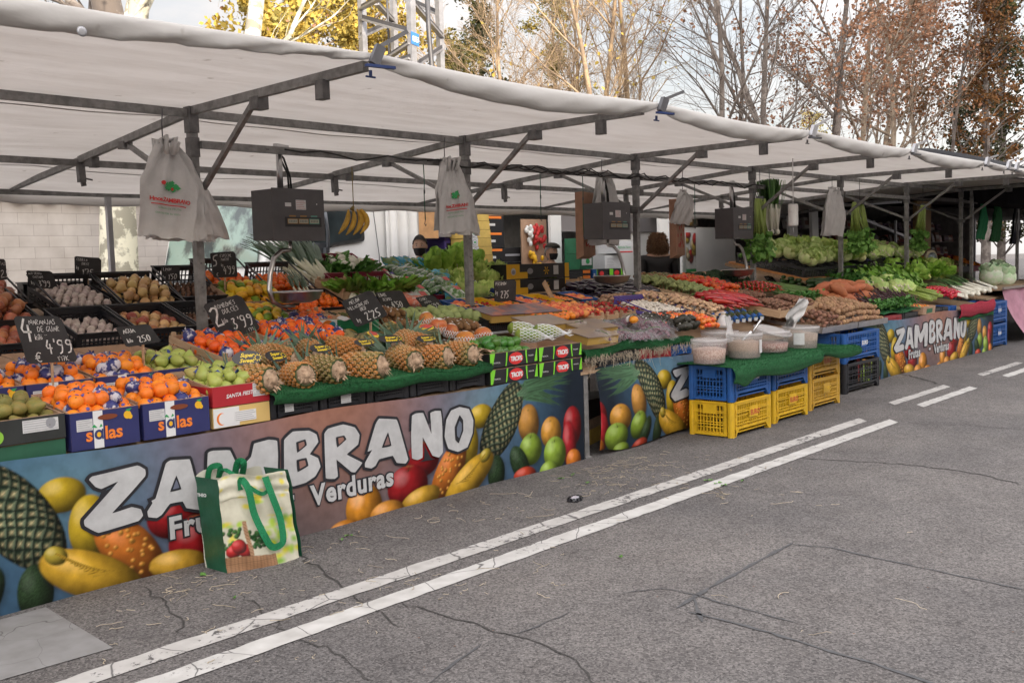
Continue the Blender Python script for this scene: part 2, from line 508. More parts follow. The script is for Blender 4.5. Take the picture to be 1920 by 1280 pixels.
def paint(name, col, wear, scale=26, crk=.022):
 """road paint, worn through in flecks and broken by cracks"""
 mt = bpy.data.materials.new(name); mt.use_nodes = True
 n, l = mt.node_tree.nodes, mt.node_tree.links
 b = n["Principled BSDF"]; b.inputs['Roughness'].default_value = .8
 tc = n.new("ShaderNodeTexCoord")
 no = n.new("ShaderNodeTexNoise"); no.inputs['Scale'].default_value = scale; no.inputs['Detail'].default_value = 9; no.inputs['Roughness'].default_value = .75
 l.new(tc.outputs['Object'], no.inputs['Vector'])
 n2 = n.new("ShaderNodeTexNoise"); n2.inputs['Scale'].default_value = 1.7; n2.inputs['Detail'].default_value = 4
 l.new(tc.outputs['Object'], n2.inputs['Vector'])
 ma = n.new("ShaderNodeMath"); ma.operation = 'MULTIPLY_ADD'; ma.inputs[1].default_value = .45
 l.new(n2.outputs['Fac'], ma.inputs[0]); l.new(no.outputs['Fac'], ma.inputs[2])
 rp = n.new("ShaderNodeValToRGB"); rp.color_ramp.elements[0].position = wear - .025; rp.color_ramp.elements[1].position = wear + .02
 l.new(ma.outputs[0], rp.inputs['Fac'])
 dn = n.new("ShaderNodeVectorMath"); dn.operation = 'MULTIPLY_ADD'; dn.inputs[1].default_value = (.25, .25, .25)
 l.new(n2.outputs['Color'], dn.inputs[0]); l.new(tc.outputs['Object'], dn.inputs[2])
 vo = n.new("ShaderNodeTexVoronoi"); vo.feature = 'DISTANCE_TO_EDGE'; vo.inputs['Scale'].default_value = 3.4
 l.new(dn.outputs[0], vo.inputs['Vector'])
 r2 = n.new("ShaderNodeValToRGB"); r2.color_ramp.elements[0].position = crk * .15; r2.color_ramp.elements[1].position = crk
 l.new(vo.outputs['Distance'], r2.inputs['Fac'])
 mu = n.new("ShaderNodeMath"); mu.operation = 'MULTIPLY'
 l.new(rp.outputs['Color'], mu.inputs[0]); l.new(r2.outputs['Color'], mu.inputs[1])
 mx = n.new("ShaderNodeMix"); mx.data_type = 'RGBA'
 l.new(mu.outputs[0], mx.inputs[0])
 mx.inputs[6].default_value = (.085, .08, .08, 1)
 cn = n.new("ShaderNodeValToRGB"); cn.color_ramp.elements[0].position = .3; cn.color_ramp.elements[1].position = .7
 cn.color_ramp.elements[0].color = (col[0] * .74, col[1] * .73, col[2] * .72, 1); cn.color_ramp.elements[1].color = (*col, 1)
 n3 = n.new("ShaderNodeTexNoise"); n3.inputs['Scale'].default_value = 9; n3.inputs['Detail'].default_value = 6
 l.new(tc.outputs['Object'], n3.inputs['Vector']); l.new(n3.outputs['Fac'], cn.inputs['Fac'])
 l.new(cn.outputs['Color'], mx.inputs[7])
 l.new(mx.outputs[2], b.inputs['Base Color'])
 return mt
PAINT = paint('road_paint', (.52, .51, .495), .57, 26, .012)
PAINT2 = paint('road_paint_worn', (.49, .475, .46), .64, 20, .018)
def stripe(x0, x1, y0, y1, mt, slant=.12):
 s = MB(); rr = random.Random(int(x0 * 10))
 n = max(2, int((x1 - x0) / .06))
 vs = []
 for i in range(n + 1):
  x = x0 + (x1 - x0) * i / n
  vs += [(x - slant / 2, y0 + rr.uniform(-.004, .004), .004), (x + slant / 2, y1 + rr.uniform(-.006, .006), .004)]
 s.add(vs, [(2 * i, 2 * i + 2, 2 * i + 3, 2 * i + 1) for i in range(n)])
 struct('road_marking', s, mt)
stripe(-2, 8.46, 3.205, 3.325, PAINT)
stripe(-2, 8.38, 3.445, 3.565, PAINT2)
for a, b_ in ((9.40, 10.95), (12.05, 13.6), (14.7, 16.2), (17.3, 18.8)):
 stripe(a, b_, 3.33, 3.44, PAINT); stripe(a, b_, 3.60, 3.71, PAINT2)
s = MB(); s.poly([(-1, 3.72, .004), (1.34, 3.745, .004), (1.735, 3.715, .004), (1.775, 4.42, .004), (-1, 4.42, .004)])
struct('road_marking', s, paint('grey_paint', (.25, .245, .245), .44, 9, .0001))
TAR = mat('tar_seam', (.07, .07, .075), rough=.7, var=.3, scale=30)
CRK = mat('crack_dark', (.050, .046, .044), rough=.95, var=.5, scale=40)
def seam(px, w, mt, jit=.012, z=.003, name='road_crack', seed=1):
 rr = random.Random(seed)
 P = [onZ(u, v, z) for u, v in px]
 pts = []
 for a, b in zip(P, P[1:]):
  L = (b - a).length; k = max(2, int(L / .05))
  for i in range(k): pts.append(a.lerp(b, i / k) + Vector((rr.uniform(-jit, jit), rr.uniform(-jit, jit), 0)))
 pts.append(P[-1])
 s = MB(); vs = []
 for i, p in enumerate(pts):
  d = pts[min(i + 1, len(pts) - 1)] - pts[max(0, i - 1)]
  nrm = Vector((-d.y, d.x, 0)).normalized() * (w * rr.uniform(.35, 1.3) * (.25 if i in (0, len(pts) - 1) else 1) / 2)
  vs += [p + nrm, p - nrm]
 s.add(vs, [(2 * i, 2 * i + 1, 2 * i + 3, 2 * i + 2) for i in range(len(pts) - 1)])
 struct(name, s, mt)
seam([(748, 1128), (870, 1165), (965, 1190), (1020, 1205), (1080, 1240), (1130, 1290)], .009, CRK, .02, seed=2)
seam([(560, 1035), (590, 1060), (655, 1110), (690, 1135), (750, 1175)], .010, CRK, .02, seed=3)
seam([(450, 1110), (540, 1190), (610, 1215), (700, 1275)], .009, CRK, .025, seed=4)
seam([(270, 1100), (330, 1150), (345, 1190)], .008, CRK, .02, seed=5)
seam([(1500, 858), (1700, 870), (1820, 885), (1930, 910)], .014, CRK, .02, seed=6)
seam([(1700, 792), (1860, 800), (1930, 806)], .008, CRK, .02, seed=7)
seam([(1690, 700), (1740, 712), (1760, 720)], .03, CRK, .03, seed=8)
seam([(905, 1205), (840, 1250), (790, 1290)], .012, TAR, .004, name='tar_seam')
seam([(965, 1188), (1010, 1172), (1068, 1146)], .010, TAR, .006, name='tar_seam')
seam([(1268, 1139), (1340, 1095), (1420, 1052), (1487, 1016)], .022, TAR, .003, name='tar_seam', seed=11)
seam([(1480, 1019), (1560, 1026), (1640, 1044), (1760, 1070), (1930, 1106)], .013, TAR, .005, name='tar_seam', seed=12)
seam([(1168, 1111), (1240, 1101), (1300, 1113), (1400, 1142), (1500, 1168)], .010, TAR, .006, name='tar_seam', seed=13)
seam([(1292, 1146), (1400, 1172), (1560, 1220), (1640, 1244), (1780, 1290)], .022, TAR, .005, name='tar_seam', seed=14)
seam([(1298, 1114), (1306, 1138), (1317, 1165)], .018, TAR, .003, name='tar_seam', seed=15)
# straw, root hairs and leaf scraps dropped on the tarmac
rr = random.Random(5)
STRAW = mat('straw', (.52, .44, .33), rough=.9, var=.3)
GREENBIT = mat('leaf_scrap', (.12, .28, .05), rough=.7, var=.4)
s = MB(); vsz = []
spots = [(640 + rr.uniform(-320, 420), 1010 + rr.uniform(-60, 110)) for _ in range(75)]
spots += [(1180 + rr.gauss(0, 60), 870 + rr.gauss(0, 22)) for _ in range(110)] + [(1355, 928 + rr.gauss(0, 5)) for _ in range(14)]
spots += [(1080 + rr.uniform(-300, 500), 900 + rr.uniform(-40, 90)) for _ in range(40)] + [(1500 + rr.uniform(-200, 350), 1080 + rr.uniform(-120, 120)) for _ in range(7)]
spots += [(250 + rr.uniform(-80, 500), 1150 + rr.uniform(-50, 90)) for _ in range(40)]
for u, v in spots:
 if v < 1155 - .262 * u + 12: v = 1155 - .262 * u + rr.uniform(14, 60)
 c = onZ(u, v, .004)
 if c.y > 4.4: continue
 L = rr.choice((.03, .04, .05, .08, .14)) * rr.uniform(.7, 1.3); a = rr.uniform(0, 6.28); pts = []; x, y = c.x, c.y
 for k in range(6):
  pts.append((x, y, .005 + rr.uniform(0, .004))); x += math.cos(a) * L / 5; y += math.sin(a) * L / 5; a += rr.gauss(0, .55)
 s.tube(pts, rr.uniform(.001, .0018), 3, 0, caps=False)
for u, v in ((375, 1078), (440, 1118), (1055, 897), (1075, 889), (1345, 905), (1360, 909), (1330, 900), (1160, 1042), (1100, 905), (640, 1012), (1395, 900), (655, 1003), (1500, 740), (1385, 790)):
 c = onZ(u, v, .006)
 for k in range(3):
  a = rr.uniform(0, 6.28); q = rr.uniform(.012, .03)
  s.add([(c.x, c.y, .006), (c.x + q * math.cos(a), c.y + q * math.sin(a), .012), (c.x + q * 1.5 * math.cos(a + .5), c.y + q * 1.5 * math.sin(a + .5), .008), (c.x + q * .8 * math.cos(a + 1), c.y + q * .8 * math.sin(a + 1), .015)], [(0, 1, 2, 3)], 1)
o = s.build('litter', [STRAW, GREENBIT]); tag(o, 'pale straws and green leaf scraps scattered over the grey asphalt', 'litter', kind='stuff')
# the flattened plastic punnet on the road
c = onZ(1078, 938, 0)
t = thing('plastic_tray', 'small crushed black plastic tray lying on asphalt before the first banner', 'tray', c, .3)
s = MB(); s.box(-.05, .05, -.035, .035, .004, .008);
for k in range(9):
 a = k / 9 * 6.28; s.box(-.008, .008, .0, .012, 0, .02, M=TR(.05 * math.cos(a), .035 * math.sin(a), .002, a - 1.57, .4))
s.build('tray_base', mat('black_plastic', (.018, .018, .022), rough=.4, var=.2), t)
s = MB(); s.box(-.028, .028, -.018, .018, .012, .022); s.build('clear_lid', mat('clear_film_bits', (.5, .5, .55), rough=.2), t)
# unseen houses added behind the camera, sized to shade market and right-hand trees
PLASTER = mat('plaster', (.42, .36, .30), rough=.9, var=.15, scale=2)
def house(x0, x1, h, label, y=-30.0):
 t = thing('shading_house', label, 'building', (0, 0, 0))
 s = MB(); s.box(x0, x1, y - 8, y, 0, h); s.build('wall', PLASTER, t)
 w = MB()
 for fl in range(int(h / 3.1)):
  for k in range(int((x1 - x0) / 3)):
   w.box(x0 + 1 + k * 3, x0 + 2.3 + k * 3, y + .003, y + .06, 1 + fl * 3.1, 2.5 + fl * 3.1)
 w.build('window', mat('house_glass', (.06, .07, .08), rough=.15), t)
 r_ = MB(); r_.box(x0 - .3, x1 + .3, y - 8.3, y + .3, h + .002, h + .3); r_.build('roof', mat('roof_slab', (.25, .2, .17)), t)
house(-70, 6.5, 14.5, 'unseen four storey plastered house added across the road to shade the stalls')
house(6.8, 110, 25, 'unseen tall plastered block added across the road to shade the right-hand trees')
# block wall, plane trunk, trees
def blockwall():
 mt = bpy.data.materials.new('concrete_blocks'); mt.use_nodes = True
 n, l = mt.node_tree.nodes, mt.node_tree.links
 b = n["Principled BSDF"]; b.inputs['Roughness'].default_value = .9
 tc = n.new("ShaderNodeTexCoord"); mp = n.new("ShaderNodeMapping")
 mp.inputs['Rotation'].default_value = (R(90), 0, 0)
 l.new(tc.outputs['Object'], mp.inputs['Vector'])
 br = n.new("ShaderNodeTexBrick"); br.inputs['Scale'].default_value = 1.0
 br.inputs['Brick Width'].default_value = .40; br.inputs['Row Height'].default_value = .155; br.inputs['Mortar Size'].default_value = .005; br.inputs['Mortar Smooth'].default_value = 1.0
 br.offset = .5
 br.inputs['Color1'].default_value = (.50, .465, .44, 1); br.inputs['Color2'].default_value = (.56, .525, .495, 1); br.inputs['Mortar'].default_value = (.30, .27, .25, 1)
 l.new(mp.outputs[0], br.inputs['Vector'])
 no = n.new("ShaderNodeTexNoise"); no.inputs['Scale'].default_value = 3; no.inputs['Detail'].default_value = 8
 l.new(tc.outputs['Object'], no.inputs['Vector'])
 rp = n.new("ShaderNodeValToRGB"); rp.color_ramp.elements[0].position = .3; rp.color_ramp.elements[1].position = .7
 rp.color_ramp.elements[0].color = (.8, .78, .76, 1); rp.color_ramp.elements[1].color = (1.08, 1.08, 1.08, 1)
 l.new(no.outputs['Fac'], rp.inputs['Fac'])
 mx = n.new("ShaderNodeMix"); mx.data_type = 'RGBA'; mx.blend_type = 'MULTIPLY'; mx.inputs[0].default_value = 1
 l.new(br.outputs['Color'], mx.inputs[6]); l.new(rp.outputs['Color'], mx.inputs[7]); l.new(mx.outputs[2], b.inputs['Base Color'])
 return mt
t = thing('block_wall', 'long pale concrete block wall behind the plane tree trunk', 'wall')
s = MB(); s.box(-12, 40, 14, 14.25, 0, 2.58); s.build('wall', blockwall(), t)
s = MB()
for k in range(130):
 x = -12 + .4 * k
 s.lathe([(.16, 0), (.15, .38)], 8, M=TR(x, 13.86, 2.60 + .01 * math.sin(k * 3), 0, R(-78)))
s.build('coping_tile', mat('terracotta', (.50, .22, .12), rough=.85, var=.35, scale=9, rnd=.1), t)
def bark(name, a, b, sc=7):
 return mat(name, a, rough=.9, color2=b, scale=sc, ramp=(.47, .53), bump=.4)
B_PLANE = bark('plane_bark', (.66, .63, .50), (.30, .28, .22), 4)
B_GOLD = bark('golden_bark', (.42, .31, .20), (.27, .20, .14), 3)
B_GREY = bark('grey_bark', (.155, .13, .115), (.26, .225, .20), 2.5)
B_BROWN = bark('brown_bark', (.22, .165, .12), (.34, .27, .20), 3)
def leafmat(name, a, b, sc=1.2):
 return mat(name, a, rough=.65, color2=b, scale=sc, ramp=(.38, .62), spec=.2)
L_YEL = leafmat('yellow_leaves', (.62, .44, .09), (.30, .26, .08), 2.2)
L_BRN = leafmat('brown_leaves', (.42, .21, .12), (.28, .16, .10), 1.4)
L_RUST = leafmat('rusty_leaves', (.30, .13, .045), (.12, .075, .03), 1.1)
L_DK = leafmat('dark_needles', (.030, .036, .016), (.075, .075, .025), .9)
L_OLV = leafmat('olive_leaves', (.26, .20, .05), (.10, .11, .04), 1.2)
def tree(name, label, x, y, h, bark_, seed=1, trunk_r=.18, lean=(0, 0), limbs=9, sub=7, twigs=6, spread=.7, leaf=None, leaves=0, lsize=.09,
  fork=.35, depth=3, cat='tree', group=None, upward=.5, zmin=3.2):
 rr = random.Random(seed)
 t = thing(name, label, cat, (x, y, 0), 0, group)
 s = MB(); tips = []
 def grow(p, d, L, r, lvl):
  n = 7 if lvl == 0 else (5 if lvl == 1 else 4)
  pts, rad, q, dd = [p.copy()], [r], p.copy(), d.copy()
  for i in range(n):
   w = .07 if lvl == 0 else .17
   dd = (dd + Vector((rr.gauss(0, w), rr.gauss(0, w), rr.gauss(0, w * .6) + (.05 * upward if lvl else 0)))).normalized()
   q = q + dd * (L / n); pts.append(q.copy()); rad.append(max(r * (1 - .78 * (i + 1) / n), .004))
  if pts[-1].z > zmin or lvl == 0:
   s.tube(pts, rad, (8, 5, 4, 3, 3)[lvl], 0, caps=False)
  if lvl >= depth:
   if pts[-1].z > zmin: tips.append((pts, lvl))
   return
  cnt = (limbs, sub, twigs, twigs)[lvl]
  for k in range(cnt):
   f = (fork + (1 - fork) * (k + rr.random()) / cnt) if lvl == 0 else (.12 + .86 * (k + rr.random()) / cnt)
   j = min(int(f * n), n - 1); bp = pts[j].lerp(pts[j + 1], f * n - j)
   ax = (pts[j + 1] - pts[j]).normalized()
   side = ax.orthogonal().normalized(); side.rotate(Matrix.Rotation(rr.uniform(0, 6.283), 3, ax))
   sp = spread * rr.uniform(.55, 1.25)
   nd = (ax * math.cos(sp) + side * math.sin(sp)).normalized()
   LL = L * (1 - f * .55) * rr.uniform(.38, .62)
   rb = rad[j] * rr.uniform(.32, .55)
   grow(bp, nd, LL, max(rb, .005), lvl + 1)
  if lvl > 0: tips.append((pts, lvl))
 d0 = Vector((lean[0], lean[1], 1)).normalized()
 grow(Vector((0, 0, 0)), d0, h, trunk_r, 0)
 s.build('trunk', bark_, t)
 if leaf:
  c = MB()
  tp = [q for q in tips if q[1] >= depth - 1]
  for k in range(leaves):
   pts, _ = rr.choice(tp)
   p = rr.choice(pts[1:]) + Vector((rr.gauss(0, lsize * .9), rr.gauss(0, lsize * .9), rr.gauss(0, lsize * .9)))
   if p.z < zmin: continue
   a = Vector((rr.gauss(0, 1), rr.gauss(0, 1), rr.gauss(0, 1))).normalized(); b_ = a.orthogonal().normalized()
   b_.rotate(Matrix.Rotation(rr.uniform(0, 6.28), 3, a)); e = a.cross(b_)
   q = lsize * rr.uniform(.5, 1.2)
   c.add([p - b_ * q * .5, p + e * q * .38 + a * q * .1, p + b_ * q * .55, p - e * q * .38 + a * q * .12], [(0, 1, 2, 3)])
  if c.v: c.build('crown', leaf, t)
 return t
def at_u(u, Y, v=150): return onY(u, v, Y).x
# plane trunk in front of the wall, under the awning
tree('plane_tree', 'pale mottled plane tree trunk against the block wall', 6.32, 12.6, 9, B_PLANE, 3, .30, limbs=6, sub=5, twigs=5, fork=.45, leaf=L_BRN, leaves=160, lsize=.1)
tree('plane_tree', 'dark plane tree peeping over the left end of the awning', at_u(282, 17, 10), 17, 13, B_GREY, 5, .40, limbs=8, sub=7, twigs=6, leaf=L_BRN, leaves=500, lsize=.12)
tree('plane_tree', 'pale leaning plane tree trunk left of the yellow tree', at_u(395, 15, 60) , 15, 14, B_PLANE, 8, .26, lean=(.25, .1), limbs=6, sub=6, twigs=6, leaf=L_BRN, leaves=350)
tree('plane_tree', 'bare tree above the far left of the white awning', at_u(190, 20, 10), 20, 14, B_GREY, 15, .3, limbs=9, sub=7, twigs=7, leaf=L_BRN, leaves=300)
def bushy(name, label, u, Y, h, w, lf, bk, seed, n=9000, ls=.13, base=2.0, v=60, squash=1.0, gaps=.5, dens=None):
 """a leafy crown of many small faces gathered in uneven clumps round real limbs"""
 rr = random.Random(seed)
 t = thing(name, label, 'tree', (at_u(u, Y, v), Y, 0))
 s = MB(); s.tube([(0, 0, 0), (.1, 0, h * .4), (0, .1, h * .95)], [.22, .16, .03], 8, caps=False)
 cl = []
 for k in range(dens or 70):
  z = base + (h - base) * rr.random() ** .9
  f = (z - base) / (h - base); rad = w * (math.sin(min(1, f * 1.15 + .18) * math.pi) ** .6 if f < .8 else (1 - f) * 3.2 + .12)
  a = rr.uniform(0, 6.28); q = rad * rr.random() ** .5
  c_ = Vector((q * math.cos(a), q * math.sin(a) * squash, z)); cl.append((c_, rr.uniform(.3, .75) * w * .42))
  s.tube([(0, 0, max(.5, z - q * .8)), (c_.x * .5, c_.y * .5, z - q * .25), tuple(c_)], [.05, .03, .01], 4, caps=False)
 s.build('trunk', bk, t)
 c = MB()
 for k in range(n):
  c_, q0 = rr.choice(cl)
  d = Vector((rr.gauss(0, 1), rr.gauss(0, 1), rr.gauss(0, .8))); d = d.normalized() * q0 * rr.random() ** gaps
  p = c_ + d
  a = Vector((rr.gauss(0, 1), rr.gauss(0, 1), rr.gauss(0, 1) + .6)).normalized(); b_ = a.orthogonal().normalized()
  b_.rotate(Matrix.Rotation(rr.uniform(0, 6.28), 3, a)); e = a.cross(b_); q = ls * rr.uniform(.5, 1.3)
  c.add([p - b_ * q * .5, p + e * q * .3, p + b_ * q * .5, p - e * q * .3], [(0, 1, 2, 3)])
 c.build('crown', lf, t)
 return t
bushy('poplar_tree', 'bright yellow leafy tree behind the steel pylon', 560, 22, 13.5, 2.6, L_YEL, B_BROWN, 21, n=34000, ls=.17, dens=130)
bushy('poplar_tree', 'yellow green tree just right of the bright yellow one', 690, 24, 14, 2.6, L_YEL, B_BROWN, 22, n=20000, ls=.17, dens=110)
bushy('pine_tree', 'dark green pine between the yellow trees', 640, 27, 15, 2.0, L_DK, B_BROWN, 23, n=9000, ls=.14)
bushy('pine_tree', 'dark pine behind the bare golden tree', 900, 30, 15, 3.0, L_DK, B_BROWN, 24, n=9000, ls=.17, gaps=.7)
bushy('olive_tree', 'olive green leafy tree low behind the golden twigs', 850, 26, 9.5, 2.6, L_OLV, B_GOLD, 25, n=14000, ls=.15, gaps=.7, v=130)
bushy('olive_tree', 'thin olive green tree behind the golden trunks', 1040, 28, 13, 2.6, L_OLV, B_GOLD, 26, n=9000, ls=.15, gaps=.9, v=100)
G = 'bare trees standing behind the market'
for i, (u, Y, h, bk, sd_, tr_, ln, lb, sb, tw, lf, ln_, lab) in enumerate([
 (960, 21, 11, B_GOLD, 31, .17, (-.10, 0), 15, 11, 9, None, 0, 'dense golden bare tree right of the pylon'),
 (1030, 22, 12, B_GOLD, 32, .18, (.06, 0), 14, 10, 8, None, 0, 'golden bare tree with twiggy crown, second from the pylon'),
 (1118, 21, 13, B_GOLD, 33, .20, (0, 0), 9, 8, 6, L_YEL, 160, 'straight golden trunk with a few yellow leaves'),
 (1152, 19, 12, B_GOLD, 34, .20, (-.05, 0), 9, 8, 7, L_YEL, 140, 'golden tree with fork just above the awning'),
 (1185, 20, 12, B_GOLD, 35, .22, (.14, 0), 10, 8, 7, L_YEL, 120, 'golden tree leaning to the right over the awning'),
 (1250, 23, 12, B_GREY, 36, .13, (-.12, 0), 9, 8, 7, None, 0, 'thin grey tree leaning away from the golden ones'),
 (1355, 18, 14, B_GREY, 37, .21, (.05, 0), 8, 8, 7, None, 0, 'forked grey bare tree against the open sky'),
 (1385, 19, 14, B_GREY, 38, .17, (-.06, 0), 8, 7, 6, None, 0, 'slim grey bare tree beside the forked one'),
 (1445, 17, 15, B_GREY, 39, .22, (-.10, 0), 8, 8, 6, None, 0, 'grey bare tree leaning left above a blue clamp'),
 (1470, 17, 15, B_GREY, 40, .24, (.01, 0), 8, 7, 6, L_BRN, 260, 'upright dark trunk at the left edge of the brown leaves'),
 (1555, 16, 15, B_GREY, 41, .26, (0, 0), 9, 8, 6, L_BRN, 1500, 'brown leaved tree with thick vertical trunk'),
 (1605, 15.5, 14, B_BROWN, 42, .21, (.02, 0), 10, 8, 6, L_BRN, 1500, 'pale trunked tree among the brown leaves'),
 (1628, 16.5, 15, B_BROWN, 43, .24, (.16, 0), 9, 8, 6, L_BRN, 1700, 'brown leaved tree leaning gently right'),
 (1660, 15, 15, B_BROWN, 44, .22, (.38, 0), 10, 8, 6, L_BRN, 1500, 'brown leaved tree leaning far to the right'),
 (1700, 16, 14, B_BROWN, 45, .22, (.45, 0), 9, 8, 6, L_RUST, 2200, 'rusty leaved tree sloping over the black awning'),
 (1770, 15, 15, B_GREY, 46, .15, (.03, 0), 10, 8, 6, L_RUST, 2600, 'rusty leaved tree with dark slim trunk near the ivy tree'),
]):
 x = at_u(u, Y, 230)
 tr_ *= .72; tw += 3 * (bk is B_GOLD); ln_ = int(ln_ * (.5 if lf is L_YEL else 1))
 tree('bare_tree' if not ln_ or ln_ < 200 else 'autumn_tree', lab, x, Y, h, bk, sd_, tr_, ln, lb + 2, sb + 2, tw + 1, .62, lf, int(ln_ * 2.2), .16, .24, 3, 'tree', G, zmin=4.2)
bushy('ivy_tree', 'dark ivy clad tree at the right edge over the black awning', 1880, 15.5, 17, 2.9, L_DK, B_GREY, 51, n=16000, ls=.2, v=150, dens=110)
bushy('rusty_tree', 'rust brown leafy tree before the ivy clad one', 1850, 13.5, 12, 2.2, L_RUST, B_GREY, 52, n=5000, ls=.17, v=200, gaps=.9)
bushy('ivy_tree', 'dark ivy clad tree half hidden by rusty leaves', 1800, 18, 10, 1.5, L_DK, B_GREY, 53, n=5000, ls=.2, v=200)
bushy('yellow_bush', 'small yellow tree top peeping above the awning clamp', 1520, 26, 9.8, 1.8, L_YEL, B_BROWN, 54, n=2500, ls=.16, v=240)
# steel pylon
STEEL = mat('galvanised', (.42, .42, .44), rough=.45, metal=.6, var=.2, scale=6)
STEEL_D = mat('dark_steel', (.12, .12, .13), rough=.5, metal=.5, var=.2)
t = thing('steel_pylon', 'grey steel lattice pylon with a small blue plate above the awning', 'pylon')
PY = 20.0
def pp(u, v, Y): return onY(u, v, Y)
legs = {'a': (679, PY), 'b': (771, PY - 2.0), 'c': (824, PY), 'd': (738, PY + 2.0)}
for k, (u, Y) in legs.items():
 lo = onY(u, 110, Y); lo.z = 0; hi = onY(u - 3, -60, Y)
 s = MB(); s.bar(lo, hi, .16, .16); s.box(lo.x - .3, lo.x + .3, lo.y - .3, lo.y + .3, 0, .1); s.build('leg', STEEL, t)
def brace(a, b):
 s = MB(); A, B = pp(*a), pp(*b); s.bar(A, B, .13, .05); s.bar(A + Vector((0, -.03, .06)), B + Vector((0, -.03, .06)), .03, .1, 1)
 s.build('brace', [STEEL, STEEL_D], t)
a, b, c_, d = PY, PY - 2, PY, PY + 2
for q in (((676, 18, a), (712, -2, b)), ((676, 36, a), (769, 62, b)), ((676, 70, a), (738, 42, d)), ((690, 135, a), (769, 82, b)), ((771, 5, b), (830, 72, c_)),
  ((738, -10, d), (826, 30, c_)), ((771, 130, b), (828, 92, c_)), ((706, 8, a), (738, 42, d)), ((676, 140, a), (769, 110, b))):
 brace(*q)
s = MB(); s.tube([pp(800, -30, PY - 2.2), pp(804, 60, PY - 2.2), pp(811, 140, PY - 2.2), pp(812, 200, PY - 2.2)], .06, 8); s.build('cable_pipe', STEEL_D, t)
s = MB(); s.tube([pp(725, -20, PY - 1), pp(728, 50, PY - 1), pp(730, 130, PY - 1)], .03, 6); s.build('thin_pipe', STEEL_D, t)
P0, P1, P2, P3 = pp(771, 59, PY - 2.1), pp(786, 65, PY - 2.1), pp(786, 88, PY - 2.1), pp(772, 82, PY - 2.1)
s = MB(); s.add([P3, P2, P1, P0, P3 + Vector((0, .02, 0)), P2 + Vector((0, .02, 0)), P1 + Vector((0, .02, 0)), P0 + Vector((0, .02, 0))], [(0, 1, 2, 3), (7, 6, 5, 4), (0, 4, 5, 1), (1, 5, 6, 2), (2, 6, 7, 3), (3, 7, 4, 0)])
pl = s.build('number_plate', mat('blue_plate', (.05, .20, .55), rough=.4), t)
s = MB()
hand(s, "14047", lambda x, y: P3.lerp(P2, x).lerp(P0.lerp(P1, x), y) + Vector((0, -.006, 0)), .1, .28, .42, .24, wgt=.2)
s.build('lettering', mat('white_ink', (.75, .75, .75)), pl)
# market stall frames and awning
FR = mat('frame_steel', (.26, .255, .25), rough=.5, metal=.35, var=.35, scale=14, bump=.15)
FR2 = mat('frame_bracket', (.17, .165, .165), rough=.5, metal=.4, var=.3, scale=20)
PX = [0.97, 3.37, 5.80, 8.18, 10.52, 12.92, 15.27, 17.72]
t = thing('awning_support', 'grey steel tube frame carrying the white awning over the stalls', 'stall frame')
YP, ZP, YR, ZR, YF, ZF, YB = 5.7, 2.45, 7.6, 2.335, 3.93, 2.455, 9.0
for i, x in enumerate(PX):
 xf, xr = x - .06, x + .16
 s = MB(); s.bar((x, YP, 0), (x, YP, ZP + .02), .052, .052); s.box(x - .06, x + .06, YP - .06, YP + .06, 0, .012)
 for k in range(14): s.box(x - .006, x + .006, YP - .0285, YP - .025, .3 + k * .15, .312 + k * .15, 1)
 po = s.build('post', [FR, FR2], t)
 s = MB(); s.rbox(x - .034, x + .034, YP - .036, YP + .036, ZP - .13, ZP + .03, .006); s.rbox(x - .033, x + .033, YP - .034, YP + .034, 2.17, 2.29, .006)
 s.build('socket', FR2, po)
 s = MB(); s.bar((x, YP, ZP + .005), (xf, YF, ZF), .036, .05); s.bar((x, YP, ZP + .002), (xr, YR, ZR), .036, .05)
 rf = s.build('rafter', FR, t)
 s = MB(); s.rbox(xf - .028, xf + .022, YF + .32, YF + .39, ZF - .12, ZF - .02, .006); s.rbox(xr - .03, xr + .03, YR - .26, YR - .2, ZR - .08, ZR, .006)
 s.bar((xr, YR, ZR - .03), (xr + .005, YR, ZR - .17), .05); s.bar((xr, YR, ZR - .1), (xr + .02, YR, ZR - .2), .03); s.bar((xr, YR + .03, ZR - .13), (xr + .09, YR, ZR - .15), .012)
 s.build('bracket', FR2, rf)
 s = MB(); s.bar((x + .01, YP - .03, 1.93), (x - .02, 4.96, 2.43), .03, .03)
 s.rbox(x - .05, x + .03, 4.9, 4.99, 2.37, 2.44, .01, 1); s.build('brace', [FR, FR2], t)
 s = MB(); s.bar((x + .01, YP + .03, 1.95), (x + .1, 6.75, 2.37), .03, .03); s.rbox(x + .06, x + .13, 6.7, 6.8, 2.33, 2.38, .01, 1)
 s.rbox(x - .04, x + .05, YP - .05, YP + .05, 1.90, 1.96, .01, 1); s.build('brace', [FR, FR2], t)
 s = MB(); s.bar((x + .16, YR, ZR - .005), (x + .2, YB + .1, 2.21), .036, .045); s.build('rafter', FR, t)
 if i in (1, 3, 6): pass
 s = MB(); s.bar((4.42 + (i - 1) * 4.75 if i in (1, 2, 5) else 40, YB, 0), (4.42 + (i - 1) * 4.75 if i in (1, 2, 5) else 40, YB, 2.17), .045)
 if i in (1, 5): s.build('rear_post', STEEL, t)
for a, b in zip(PX, PX[1:]):
 for (y, z, dx) in ((YP, ZP + .0, 0), (YR, ZR - .015, .16)):
  s = MB(); s.bar((a + dx + .02, y, z - .01), (b + dx - .02, y, z - .01), .034, .05); s.build('rail', FR, t)
